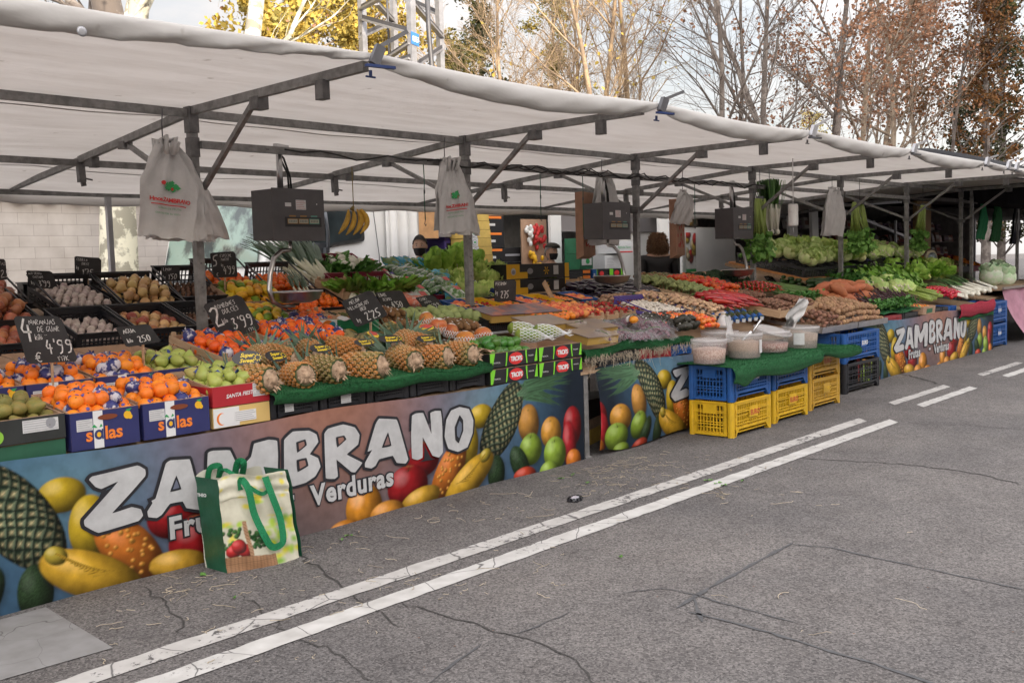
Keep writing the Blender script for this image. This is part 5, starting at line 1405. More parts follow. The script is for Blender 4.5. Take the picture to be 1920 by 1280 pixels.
kind('strawberry', 'strawberry', 'strawberry', [fm('strawberry_skin', (.50, .018, .02), rough=.3, rnd=.2, bump=.6, bscale=160), GREENTIP], lambda mb, rr: (mb.lathe([(0, -.022), (.009, -.017), (.016, .0), (.015, .008), (.007, .013), (0, .013)], 9), mb.lathe([(.010, .0135), (0, .016)], 5, 1)), 1)
kind('aubergine', 'aubergine', 'aubergine', [fm('aubergine_skin', (.014, .006, .018), rough=.12, rnd=.2, coat=.5), GREENTIP], lambda mb, rr: (mb.tube([(-.11, 0, 0), (-.10, 0, 0), (-.07, 0, .005), (.0, .01, .008), (.06, .01, 0), (.09, .005, -.01)], [.008, .03, .043, .042, .03, .016], 12), mb.tube([(.075, .008, -.006), (.10, .0, -.012), (.125, -.005, -.02)], [.026, .014, .008], 8, 1)), 2)
kind('avocado', 'avocado', 'avocado', [fm('avocado_skin', (.030, .027, .018), rough=.45, bump=.7, bscale=120), STKW], lambda mb, rr: (mb.lathe([(0, -.04), (.02, -.036), (.032, -.018), (.033, 0), (.025, .025), (.014, .045), (0, .052)], 12, 0, TR(0, 0, 0, 0, R(80))), mb.lathe([(.009, .0305), (0, .034)], 8, 1) if rr.random() < .8 else 0), 2)
kind('custard', 'custard_apple', 'custard apple', [fm('custard_apple_skin', (.30, .36, .13), rough=.6, rnd=.12, bump=1, bscale=28)], lambda mb, rr: mb.ball((0, 0, 0), .044, .043, .046, 18, 12, jit=.035), 2)
kind('artichoke', 'artichoke', 'artichoke', [fm('artichoke_leaf', (.25, .29, .11), rough=.65, rnd=.15)], lambda mb, rr: ([mb.ball((.016 * l * math.cos(k * 2.4), .016 * l * math.sin(k * 2.4), .045 - l * .017), .014, .016, .017, 6, 5) for k in range(26) for l in [1.9 * math.sqrt((k + .5) / 26)]], mb.tube([(0, 0, -.02), (0, 0, -.075)], .009, 6)), 1)
def pepf(L, r, bend=.02):
 return lambda mb, rr: (mb.tube([(-L / 2, 0, 0), (-L * .45, 0, .002), (-L * .2, bend * .3, .004), (L * .1, bend, .003), (L * .38, bend * .5, 0), (L / 2, -bend, -.004)], [r * .5, r, r * .95, r * .8, r * .45, r * .1], 8), mb.tube([(-L / 2, 0, 0), (-L / 2 - .03, .004, .006)], [.006, .004], 5, 1))
kind('redpepper', 'red_pepper', 'pepper', [fm('pepper_red', (.40, .012, .015), rough=.2, rnd=.25, coat=.3), GREENTIP], pepf(.22, .026), 2)
kind('chili', 'red_chilli', 'chilli pepper', [fm('chilli_red', (.52, .015, .015), rough=.2, rnd=.2), GREENTIP], pepf(.13, .010), 2)
kind('courgette', 'courgette', 'courgette', [fm('courgette_skin', (.025, .065, .015), rough=.35, rnd=.25, stretch=(.2, 1, 1), var=.4, scale=60), GREENTIP], lambda mb, rr: mb.tube([(-.12, 0, 0), (-.11, 0, 0), (0, .008, .004), (.10, 0, 0), (.125, -.002, 0), (.14, 0, 0)], [.012, .025, .026, .022, .014, .012], 10), 2)
kind('cucumber', 'wrapped_cucumber', 'cucumber', [fm('wrapped_green', (.07, .16, .05), rough=.15, rnd=.2, coat=.8, color2=(.45, .5, .45), ramp=(.58, .66), scale=22, stretch=(.4, 1, 1))], lambda mb, rr: mb.tube([(-.15, 0, 0), (-.14, 0, 0), (0, 0, .003), (.14, 0, 0), (.15, 0, 0)], [.008, .026, .030, .026, .008], 9), 1)
kind('radish', 'radish', 'radish', [fm('radish_skin', (.55, .02, .05), rough=.3), GREENTIP], rnd_ball(.017, .3, 1.0, 8, 6), 1)
kind('grape', 'grape', 'grape', [fm('dark_grape', (.10, .015, .03), rough=.25)], rnd_ball(.011), 1)
kind('turnip', 'turnip', 'turnip', [fm('turnip_white', (.70, .68, .58), rough=.4, rnd=.06, color2=(.58, .60, .42), ramp=(.5, .8)), GREENTIP], onionf(.045, 1.1), 2)
kind('cherrytom', 'small_tomato', 'tomato', [fm('small_tomato_skin', (.78, .16, .03), rough=.25, hue=.02), GREENTIP], rnd_ball(.026, .25, .85), 2)
# leafy things ----------------------------------------------------------------
def leaf_sheet(mb, L, W, M, mi=0, frill=.02, curl=.4, rr=random, nu=8, nv=6, rib=True, mi2=1):
 ph = rr.uniform(0, 6)
 def f(a, b):
  v = (b - .5) * 2; w = W * (math.sin(min(1, a * 1.02) * math.pi * .5 + .12) ** .7 if a < .8 else math.cos((a - .8) / .2 * 1.25) ** .6 * .98) * .5
  return (v * w, L * a * (1 - .05 * v * v), curl * L * a * a * .5 + abs(v) ** 1.6 * W * .14 + frill * math.sin(a * 16 + ph + v * 2) * abs(v) * 1.0 + frill * .6 * math.sin(v * 9 + a * 7))
 mb.grid(f, nu, nv, mi, True, M)
 if rib: mb.grid(lambda a, b: (W * .045 * (1.1 - a) * (b - .5) * 2.4, L * a * .9, curl * L * a * a * .405 * .98 + .003 + .002 * (b > .4) * (b < .6)), 5, 2, mi2, True, M)
def head_of_leaves(r, n, L, W, frill, up=(.2, 1.2), core=None, rows=3, curl=.9):
 def f(mb, rr):
  if core: mb.ball((0, 0, r * .55), r * core, r * core, r * core * .95, 10, 7, 2)
  for k in range(n):
   t = k / n; a = k * 2.4; el = up[0] + (up[1] - up[0]) * t + rr.uniform(-.1, .1)
   M = Matrix.Rotation(a, 4, 'Z') @ Matrix.Translation((0, r * .16 * (1 - t), r * .05 + r * .25 * t)) @ Matrix.Rotation(el, 4, 'X')
   leaf_sheet(mb, L * rr.uniform(.8, 1.1) * (1 - .2 * t), W * rr.uniform(.8, 1.1), M, 0, frill, curl, rr, 7, 6)
 return f
def leafm(name, a, b, **k): a, b = [tuple(min(.8, c * 1.7) for c in q) for q in (a, b)]; return mat(name, a, rough=.5, color2=b, scale=16, ramp=(.35, .65), rnd=.15, spec=.35, **k)
RIB = mat('pale_rib', (.60, .62, .42), rough=.5)
kind('lettuce', 'romaine_lettuce', 'lettuce', [leafm('romaine_leaf', (.10, .22, .025), (.24, .38, .06)), RIB, leafm('heart_leaf', (.4, .48, .14), (.5, .52, .2))], head_of_leaves(.06, 16, .30, .15, .013, (.75, 1.45), .9, curl=.25), 2)
kind('escarole', 'curly_endive', 'endive', [leafm('escarole_leaf', (.20, .33, .06), (.42, .50, .16)), RIB, leafm('heart_leaf2', (.55, .6, .3), (.5, .52, .2))], head_of_leaves(.08, 26, .17, .12, .022, (.15, 1.35), .9, curl=1.2), 2)
kind('cabbage', 'cabbage', 'cabbage', [leafm('cabbage_leaf', (.22, .33, .09), (.40, .48, .19)), RIB, leafm('cabbage_heart', (.32, .42, .15), (.46, .52, .26))], head_of_leaves(.10, 11, .15, .16, .010, (.55, 1.3), 1.02, curl=1.0), 2)
kind('savoy', 'savoy_cabbage', 'cabbage', [leafm('savoy_leaf', (.22, .38, .20), (.42, .54, .36), bump=1, bscale=60), RIB, leafm('savoy_heart', (.30, .44, .26), (.50, .60, .42), bump=1, bscale=60)], head_of_leaves(.12, 10, .18, .19, .012, (.5, 1.2), 1.04, curl=1.0), 1)
def caulif(mb, rr):
 for k in range(46):
  z = 1 - (k + .5) / 46 * 1.15; a = k * 2.4; q = math.sqrt(max(0, 1 - z * z)); mb.ball((.07 * q * math.cos(a), .07 * q * math.sin(a), .05 + .06 * z), .019, .019, .016, 7, 5, 2, jit=.08)
 for k in range(9): leaf_sheet(mb, .14, .10, Matrix.Rotation(k * .7, 4, 'Z') @ Matrix.Translation((0, .045, -.01)) @ Matrix.Rotation(.9, 4, 'X'), 0, .008, .6, rr, 5, 4)
kind('cauliflower', 'cauliflower', 'cauliflower', [leafm('cauli_leaf', (.22, .36, .09), (.42, .5, .2)), RIB, mat('cauli_curd', (.72, .68, .52), rough=.8)], caulif, 1)
def brocf(mb, rr):
 for k in range(60):
  z = 1 - (k + .5) / 60; a = k * 2.4; q = math.sqrt(max(0, 1 - z * z)); mb.ball((.075 * q * math.cos(a), .075 * q * math.sin(a), .05 + .05 * z), .017, .017, .014, 6, 5, 0, jit=.12)
 mb.tube([(0, 0, .05), (0, 0, -.05)], [.03, .022], 8, 1)
kind('broccoli', 'broccoli', 'broccoli', [fm('broccoli_head', (.022, .055, .022), rough=.9, rnd=.15), mat('broccoli_stalk', (.16, .26, .09))], brocf, 1)
def leekf(mb, rr, L=.55, n=5, spread=.09):
 mb.tube([(0, 0, 0), (0, .2, .0), (0, .26, 0)], [.014, .014, .012], 8, 2)
 for k in range(n):
  x = (k - (n - 1) / 2) / n; mb.grid(lambda a, b: (x * spread * a * 2 + .016 * (b - .5) * (1 - a * .75) * 2, .22 + (L - .22) * a * (1 - .1 * abs(x)), .014 * math.sin(a * 2.5) * (1 + k % 3) + .006 * abs(b - .5)), 6, 2, 0 if k % 2 else 1, True)
 for k in range(9): mb.tube([(0, 0, 0), (rr.uniform(-.012, .012), -.03, rr.uniform(-.01, .01))], .0008, 3, 3)
kind('leek', 'leek', 'leek', [mat('leek_green', (.10, .17, .09), rough=.5, rnd=.15, var=.2), mat('leek_blue_green', (.16, .23, .17), rough=.5, rnd=.15, var=.2), mat('leek_white', (.68, .68, .52), rough=.4), TAN], leekf, 2)
kind('springonion', 'spring_onion', 'spring onion', [mat('onion_green', (.05, .13, .03), rough=.5, rnd=.2), mat('onion_green_b', (.09, .19, .05), rough=.5, rnd=.2), mat('onion_white', (.72, .70, .60), rough=.4), TAN], lambda mb, rr: (leekf(mb, rr, .5, 4, .05), mb.ball((0, .0, 0), .024, .026, .022, 9, 6, 2)), 2)
def celeryf(mb, rr, L=.5, ns=9, w=.055):
 for k in range(ns):
  a = k * 2.4; q = w * .45 * math.sqrt(k / ns); x, z = q * math.cos(a), q * math.sin(a) * .7
  mb.tube([(x * .5, 0, z * .5), (x, .06, z), (x * 1.4, L * .35, z * 1.2), (x * 2.3, L * .62, z * 1.7)], [.009, .011, .009, .005], 6, 0)
  for j in range(9):
   p = Vector((x * 2.2 + rr.gauss(0, .022), L * (.55 + .45 * rr.random()), z * 1.8 + rr.gauss(0, .02)))
   leaf_sheet(mb, rr.uniform(.04, .07), rr.uniform(.03, .05), Matrix.Translation(p) @ Euler((rr.uniform(-.8, .8), rr.uniform(-1.5, 1.5), rr.uniform(-1.2, 1.2))).to_matrix().to_4x4(), 1, .008, .5, rr, 3, 3, False)
kind('celery', 'celery_bunch', 'celery', [mat('celery_stalk', (.30, .40, .09), rough=.4, rnd=.12, var=.25, scale=60, stretch=(1, .1, 1)), leafm('celery_leaf', (.045, .12, .02), (.12, .24, .05))], celeryf, 2)
def greensf(n, L, r):
 def f(mb, rr):
  for k in range(n): leaf_sheet(mb, L * rr.uniform(.5, 1), .07 * rr.uniform(.6, 1.2), Matrix.Translation((rr.gauss(0, r), rr.uniform(-.02, .08), rr.uniform(0, r * .9))) @ Euler((rr.uniform(-.1, .5), rr.uniform(-.7, .7), rr.uniform(-.45, .45))).to_matrix().to_4x4(), 0, .012, .3, rr, 5, 4)
 return f
kind('greens', 'bunch_of_greens', 'greens', [leafm('turnip_top', (.035, .10, .02), (.08, .18, .04)), RIB], greensf(16, .26, .04), 2)
kind('chard', 'chard_bunch', 'chard', [leafm('chard_leaf', (.09, .20, .03), (.17, .30, .05)), RIB], greensf(13, .36, .035), 2)
kind('parsley', 'parsley_bunch', 'parsley', [leafm('parsley_leaf', (.02, .075, .015), (.06, .15, .03)), RIB], lambda mb, rr: [leaf_sheet(mb, .045, .04, Matrix.Translation((rr.gauss(0, .05), rr.gauss(0, .05), rr.uniform(0, .07))) @ Euler((rr.uniform(-1, 1), rr.uniform(-1, 1), rr.uniform(0, 6))).to_matrix().to_4x4(), 0, .01, .4, rr, 3, 3, False) for k in range(60)], 2)
kind('beans', 'green_bean', 'green bean', [fm('bean_green', (.10, .19, .04), rough=.5, rnd=.2)], pepf(.18, .005, .012), 2)
kind('purplebean', 'purple_bean', 'bean', [fm('bean_purple', (.09, .045, .05), rough=.5, rnd=.3)], pepf(.18, .005, .015), 2)
kind('asparagus', 'asparagus_spear', 'asparagus', [fm('asparagus_green', (.10, .12, .035), rough=.5, rnd=.3, hue=.02)], lambda mb, rr: mb.tube([(0, 0, 0), (0, .2, 0), (0, .235, 0), (0, .26, 0)], [.0055, .0055, .0075, .001], 6), 1)
# melons, mangoes, pineapple, packs ------------------------------------------
MELON = mat('melon_skin', (.055, .065, .018), rough=.55, color2=(.26, .20, .08), scale=30, ramp=(.46, .56), rnd=.15, bump=.5, stretch=(.22, 1, 1))
YST, RST = mat('yellow_sticker', (.78, .55, .03), rough=.4), mat('red_sticker', (.55, .06, .05), rough=.4)
def melonf(mb, rr):
 mb.ball((0, 0, 0), .125, .082, .082, 20, 12, 0)
 for mi, w, h_, z in ((1, .055, .04, .0835), (2, .047, .026, .0850)):
  mb.grid(lambda a, b: ((lambda x, y: (x, y - .012, z * math.sqrt(max(.05, 1 - (x / .128) ** 2 - ((y - .012) / .085) ** 2)) + .0008))((a * 2 - 1) * w * math.sqrt(max(0, 1 - (b * 2 - 1) ** 2)), (b * 2 - 1) * h_)), 8, 6, mi)
kind('melon', 'melon', 'melon', [MELON, YST, RST], melonf, 1)
FOAM = mat('foam_net', (.75, .75, .76), rough=.6)
def mangof(mb, rr):
 mb.ball((0, 0, 0), .058, .045, .047, 14, 9, 0)
 for k in range(20):
  a = k / 20 * 6.283
  for s_ in (1, -1): mb.tube([(.0595 * math.cos(a + s_ * t * .55) * math.cos(e), .0465 * math.sin(a + s_ * t * .55) * math.cos(e), .0485 * math.sin(e)) for t, e in ((0, .15), (.3, -.15), (.6, -.45), (.9, -.75))], .0017, 4, 1, caps=False)
 mb.lathe([(.022, .0425), (.014, .0465), (0, .0485)], 12, 2)
kind('mango', 'mango_in_net', 'mango', [fm('mango_skin', (.42, .10, .03), rough=.3, color2=(.55, .22, .03), scale=10, rnd=.2), FOAM, STKW], mangof, 1)
def papf(mb, rr):
 mb.tube([(-.11, 0, 0), (-.09, 0, 0), (-.03, 0, .002), (.05, 0, 0), (.10, 0, -.01)], [.02, .042, .05, .04, .014], 14, 0)
 for k in range(13):
  a = k / 13 * 6.283
  for s_ in (1, -1):
   mb.tube([(x, q * math.cos(a + s_ * x * 11), q * math.sin(a + s_ * x * 11) + .001) for x, q in ((-.08, .046), (-.04, .0515), (0, .051), (.04, .046), (.08, .031), (.115, .014), (.14, .004))], .0022, 4, 1, caps=False)
 for k in range(9): mb.tube([(.13, 0, -.005), (.16 + rr.uniform(0, .03), rr.uniform(-.04, .04), rr.uniform(-.02, .03))], .002, 4, 1, caps=False)
kind('papaya', 'netted_papaya', 'papaya', [fm('papaya_skin', (.30, .33, .03), rough=.4, color2=(.10, .20, .03), scale=7), FOAM], papf, 1)
EYE = mat('pine_eye', (.46, .18, .045), rough=.65, color2=(.25, .19, .06), scale=9, ramp=(.42, .62), rnd=.15)
EYE2 = mat('pine_eye_tip', (.50, .33, .20), rough=.8)
PCORE = mat('pine_core', (.055, .075, .022), rough=.8); PBASE = mat('pine_base', (.48, .33, .22), rough=.85, var=.3, scale=60)
PLEAF = mat('pine_leaf', (.045, .095, .05), rough=.55, color2=(.14, .21, .14), scale=10, rnd=.15)
TAGM, TAGY = mat('tag_black', (.015, .015, .018), rough=.35), mat('tag_yellow', (.80, .58, .02), rough=.4)
def pineapple(seed):
 rr = random.Random(seed)
 t = thing('pineapple', 'pineapple', 'pineapple'); L, r = .20, .066
 def rad(u): return r * (.80 + .2 * math.sin(min(1, u * 1.6) * math.pi / 2)) * (1 if u < .72 else math.cos((u - .72) / .28 * 1.0) ** .7)
 s = MB(); s.lathe([(rad(0) * .9, 0)] + [(rad(k / 10) * .965, L * k / 10) for k in range(11)] + [(0, L + .002)], 20)
 rows, per = 11, 13
 for j in range(rows):
  u = (j + .5) / rows; q = rad(u); z = L * u
  for k in range(per):
   a = (k + .5 * (j % 2)) / per * 6.2832 + j * .03
   w, h_ = q * 6.2832 / per * .46, L / rows * .72
   n_ = Vector((math.cos(a), math.sin(a), 0)); tx = Vector((-math.sin(a), math.cos(a), 0)); c = n_ * q + Vector((0, 0, z))
   ring = [c + tx * w * math.cos(b) + Vector((0, 0, h_ * math.sin(b))) - n_ * .001 for b in [x * math.pi / 3 for x in range(6)]]
   top = [c + tx * w * .5 * math.cos(b) + Vector((0, 0, h_ * .5 * math.sin(b))) + n_ * .0065 for b in [x * math.pi / 3 for x in range(6)]]
   s.add(ring + top + [c + n_ * .004], [(i, (i + 1) % 6, 6 + (i + 1) % 6, 6 + i) for i in range(6)] + [(6 + i, 6 + (i + 1) % 6, 12) for i in range(6)], 1, False)
   tp = c + n_ * .0055; s.add([tp + tx * w * .22 - Vector((0, 0, h_ * .1)), tp - tx * w * .22 - Vector((0, 0, h_ * .1)), tp + n_ * .007 + Vector((0, 0, h_ * .55))], [(0, 1, 2)], 2)
 s.build('body', [PCORE, EYE, EYE2], t)
 s = MB(); s.lathe([(rad(0) * .9, .002), (rad(0) * .55, -.012), (.016, -.014), (.014, -.024), (0, -.025)], 16, wob=lambda t_, i: 1 + .08 * math.cos(t_ * 7))
 for k in range(20):
  a = rr.uniform(0, 6.28); q0, q1 = rr.uniform(.015, .04), rr.uniform(.035, .06)
  s.add([(q0 * math.cos(a), q0 * math.sin(a), -.014), (q0 * math.cos(a + .35), q0 * math.sin(a + .35), -.013), (q1 * math.cos(a + .2), q1 * math.sin(a + .2), -.026 + rr.uniform(-.004, .01))], [(0, 1, 2)])
 s.build('cut_base', PBASE, t)
 s = MB()
 for k in range(30):
  a = k * 2.4; f = k / 30; el = 1.05 - f * .95 + rr.uniform(-.1, .1); LL = (.10 + .10 * math.sin(f * 3)) * rr.uniform(.85, 1.15); w = .014
  M = Matrix.Translation((0, 0, L - .006 + .02 * f)) @ Matrix.Rotation(a, 4, 'Z') @ Matrix.Rotation(-el, 4, 'X')
  s.grid(lambda u, v: ((v - .5) * 2 * w * (1 - u ** 1.6) * (1 if u > .05 else .8), .012 * 0 + LL * u * u * .35 * math.sin(el), LL * u + .006 * abs(v - .5)), 5, 2, 0, True, M)
 s.build('crown', PLEAF, t)
 return proto(t)
PINES = [pineapple(1), pineapple(5)]
FILMP = mat('pack_film', (.55, .60, .52), rough=.15, color2=(.10, .22, .06), scale=26, ramp=(.38, .55), rnd=.25, coat=.6, bump=.6, bscale=30)
def packf(w, l, h_):
 return lambda mb, rr: (mb.grid(lambda a, b: ((a - .5) * w, (b - .5) * l, h_ * (math.sin(a * math.pi) * math.sin(b * math.pi)) ** .5 + .006 * math.sin(a * 13 + b * 9)), 12, 12, 0), mb.box(-w / 2, w / 2, -l / 2, l / 2, -.012, .002, 1), mb.box(-w * .2, w * .2, -l * .15, l * .15, h_ * .99 + .002, h_ + .004, 2))
kind('pack', 'film_pack', 'packed vegetables', [FILMP, STKW, RST], packf(.14, .2, .045), 2)
kind('saladbag', 'salad_bag', 'salad bag', [mat('salad_bag_print', (.02, .28, .42), rough=.25, color2=(.12, .22, .05), scale=9, ramp=(.48, .54), rnd=.2, bump=.8, bscale=22), mat('salad_bag_view', (.05, .10, .03), rough=.15, var=.5, scale=40, coat=.5)], lambda mb, rr: (mb.grid(lambda a, b: ((a - .5) * .24, (b - .5) * .30 + .01 * math.sin(a * 20), .05 * (math.sin(a * math.pi) * math.sin(b * math.pi)) ** .6 + .008 * math.sin(a * 11 + b * 14)), 14, 14, 0), mb.grid(lambda a, b: ((a - .5) * .21, -.125 + b * .13, .004 + .05 * (math.sin(a * math.pi * .88 + .19) * math.sin((b * .43 + .08) * math.pi)) ** .6 + .008 * math.sin(a * 10 + b * 6)), 10, 8, 1)), 2)
kind('endivepack', 'endive_pack', 'endives', [leafm('chicory_leaf', (.52, .56, .24), (.68, .68, .45), coat=.3), STKW, mat('violet_label', (.16, .12, .42))], lambda mb, rr: ([mb.ball((x, 0, .02), .022, .055, .024, 10, 7, 0) for x in (-.045, 0, .045)], mb.box(-.07, .07, -.065, .065, -.012, 0, 1), mb.box(-.05, .05, .02, .055, .043, .045, 2)), 1)
CELLO = mat('cellophane', (.70, .68, .72), rough=.12, alpha=.11, bump=1, bscale=16, coat=.4)
def grapebag(mb, rr):
 for k in range(70):
  a = rr.uniform(0, 6.28); q = rr.random() ** .5; mb.ball((.11 * q * math.cos(a), .07 * q * math.sin(a), .012 + .045 * (1 - q) + rr.uniform(0, .012)), .0115, .0115, .0125, 7, 5, 0)
 mb.grid(lambda a, b: ((a - .5) * .30, (b - .5) * .21, .075 * (math.sin(a * math.pi) * math.sin(b * math.pi)) ** .4 + .010 * math.sin(a * 21 + b * 7) + .008 * math.sin(b * 25)), 22, 16, 1)
 mb.tube([(-.10, 0, .05), (-.04, .01, .075), (.03, -.01, .08)], .003, 4, 2)
kind('grapebag', 'bag_of_grapes', 'grapes', [fm('dark_grape_skin', (.12, .03, .055), rough=.3, rnd=.3), CELLO, GREENTIP], grapebag, 3)
# laying things out
RS = random.Random(77)
def heap(keys, F, w, d, r, label, group, z0=0, layers=1, mound=0, jit=.5, yaw=None, roll=1.0, sx=2.0, sy=1.85, s=1.0, shrink=1.0, drop=0, cat=None):
 """items laid in staggered rows inside a w x d patch of frame F; each one is a thing of its own"""
 if isinstance(keys, str): keys = [keys]
 keys = list(keys) if isinstance(keys, (list, tuple)) else [keys]
 if keys[0] in ('onion', 'redonion', 'garlic', 'turnip', 'pear', 'russet', 'potato'): roll *= 3
 n = 0
 for k in range(layers):
  off = k * r * shrink; ax = w - 2 * off; ay = d - 2 * off
  if ax <= 0 or ay <= 0: break
  nx, ny = max(1, int(round(ax / (r * sx)))), max(1, int(round(ay / (r * sy))))
  for j in range(ny):
   for i in range(nx):
    if drop and RS.random() < drop: continue
    if k < layers - 1 and min(i, nx - 1 - i, j, ny - 1 - j) > (0 if k < layers - 2 else 1): continue   # buried under the layer above
    x = off + ax * (i + .5 + .22 * ((j % 2) * 2 - 1) * (nx > 2)) / nx + RS.uniform(-jit, jit) * r * .6
    y = off + ay * (j + .5) / ny + RS.uniform(-jit, jit) * r * .6
    x = min(max(x, r * .7), w - r * .7); y = min(max(y, r * .7), d - r * .7)
    hx, hy = (x / w - .5) * 2, (y / d - .5) * 2
    z = z0 + r * .8 + k * r * 1.35 + mound * max(0, 1 - (hx * hx + hy * hy) * .6) + RS.uniform(-.22, .22) * r
    key = RS.choice(keys); nm, ct, ms = PR[key]
    yw = RS.uniform(0, 6.28) if yaw is None else yaw + RS.uniform(-.12, .12)
    M = F @ TR(x, y, z, yw, RS.uniform(-.6, .6) * roll, RS.uniform(-.6, .6) * roll, s * RS.uniform(.87, 1.12))
    inst(nm, RS.choice(ms), M, {'orange_w': 'navy wrapped ', 'limegreen': 'unripe green '}.get(key, 'red ' if key == 'redonion' and len(keys) > 1 else '') + label, cat or ct, group); n += 1
 return n
def FR_(x, y, z, tilt=0, rz=0): return TR(x, y, z, rz) @ Matrix.Rotation(tilt, 4, 'X')
TA, TB, TC = math.atan(.19), math.atan(.30), math.atan(.21)
def zA(y): return .83 + .19 * (y - 4.5)
def zA2(y): return 1.06 + .30 * (y - 5.7)
def zB(y): return .83 + .21 * (y - 4.5)
def zB2(y): return 1.08 + .25 * (y - 5.7)
def zC(y): return .70 + .21 * (y - 4.5)
def zC2(y): return .97 + .25 * (y - 5.7)
def shell(s, w, d, h, th, mi=0, front=None, back=None, mi_in=None):
 hf, hb = front or h, back or h
 s.box(0, w, 0, th, 0, hf, mi); s.box(0, w, d - th, d, 0, hb, mi); s.box(th * .999, w - th * .999, th * .999, d - th * .999, 0, th, mi)
 for x in (0, w - th):
  s.add([(x, th, 0), (x + th, th, 0), (x + th, d - th, 0), (x, d - th, 0), (x, th, hf - .003), (x + th, th, hf - .003), (x + th, d - th, hb - .003), (x, d - th, hb - .003)], [(3, 2, 1, 0), (4, 5, 6, 7), (0, 1, 5, 4), (1, 2, 6, 5), (2, 3, 7, 6), (3, 0, 4, 7)], mi)
KRAFT = mat('kraft_inside', (.42, .27, .18), rough=.85, var=.12, scale=16)
def carton(name, label, F, w, d, h, outer, hb=None, group=None, deco=None, depth_in=.0, cat='box'):
 t = thing(name, label, cat, M=F, group=group)
 s = MB(); shell(s, w, d, h, .006, 0, h, hb or h)
 s.build('box_body', KRAFT, t)
 s = MB(); s.box(0, w, -.0022, -.0002, 0, h - .002); s.box(-.0022, -.0002, .0, d, 0, min(h, hb or h) - .004); s.box(w + .0002, w + .0022, 0, d, 0, min(h, hb or h) - .004)
 s.box(0, w, .0064, .012, h - .022, h - .001)
 s.build('printed_skin', outer, t)
 if deco: deco(t, w, h)
 return t
def wooden(name, label, F, w, d, h, group=None, mt=None, slats=2, ends=True):
 t = thing(name, label, 'crate', M=F, group=group); s = MB(); g = .006; sh = h / slats
 for k in range(slats):
  z0, z1 = k * sh + g / 2, (k + 1) * sh - g / 2
  s.box(0, w, 0, .006, z0, z1); s.box(0, w, d - .006, d, z0, z1); s.box(0, .007, .0062, d - .0062, z0, z1); s.box(w - .007, w, .0062, d - .0062, z0, z1)
 s.box(.008, w - .008, .008, d - .008, 0, .005)
 for x in (.008, w - .03):
  for y in (.0064, d - .03): s.box(x, x + .022, y, y + .022, .006, h + .02)
 s.build('crate_body', mt or POPLAR, t); return t
POPLAR = mat('poplar_wood', (.55, .38, .24), rough=.75, color2=(.42, .27, .16), scale=6, stretch=(1, 1, 9), rnd=.1)
def tray(label, F, w, d, h, mt, group=None, name='plastic_crate', hb=None, nb=14):
 """shallow ventilated crate with raised back"""
 t = thing(name, label, 'crate', M=F, group=group); s = MB(); hb = hb or h; th = .008
 lattice(s, 0, 0, w, 0, h, 0, th, nb, 3); lattice(s, 0, 0, w, 0, hb, d - th, th, nb, 4)
 lattice(s, 1, th, d - th, 0, h, 0, th, int(nb * .7), 3); lattice(s, 1, th, d - th, 0, h, w - th, th, int(nb * .7), 3)
 s.box(th, w - th, th, d - th, .004, .010)
 s.build('crate_body', mt, t)
 s = MB()
 s.box(-.008, w + .008, -.008, .001, h + .0005, h + .009); s.box(-.008, w + .008, d - .001, d + .008, hb + .0005, hb + .009)
 for x0, x1 in ((-.008, .003), (w - .003, w + .008)):
  s.add([(x0, .001, h), (x1, .001, h), (x1, d - .001, hb), (x0, d - .001, hb), (x0, .001, h + .009), (x1, .001, h + .009), (x1, d - .001, hb + .009), (x0, d - .001, hb + .009)], [(3, 2, 1, 0), (4, 5, 6, 7), (0, 1, 5, 4), (1, 2, 6, 5), (2, 3, 7, 6), (3, 0, 4, 7)])
 s.build('rim', mt, t); return t
# section A, front boxes
NAVY_C = mat('navy_card', (.028, .032, .13), rough=.5, var=.1); ORG_I = mat('orange_ink', (.85, .22, .03)); GRN_I = mat('green_ink', (.03, .35, .10)); YEL_I = mat('yellow_ink', (.80, .45, .02))
HOLE = mat('hand_hole', (.20, .05, .02), rough=.9); GREYL = mat('grey_print', (.30, .30, .32))
PF = lambda x, z, y=-.0045: TR(x, y, z, 0, R(90))
def oval(s, x, z, rx, rz, mi, y=-.004, n=20):
 s.poly([(x + rx * math.cos(6.2832 * k / n), y, z + rz * math.sin(6.2832 * k / n)) for k in range(n)], mi)
def paperlabel(s, x0, x1, z0, z1, mi, mi2, y=-.0036):
 s.box(x0, x1, y, y + .001, z0, z1, mi)
 n = 5
 for k in range(n): s.box(x0 + .004, x1 - .004 - .01 * (k % 3), y - .0004, y - .0001, z0 + (z1 - z0) * (k + .6) / (n + .4), z0 + (z1 - z0) * (k + .85) / (n + .4), mi2)
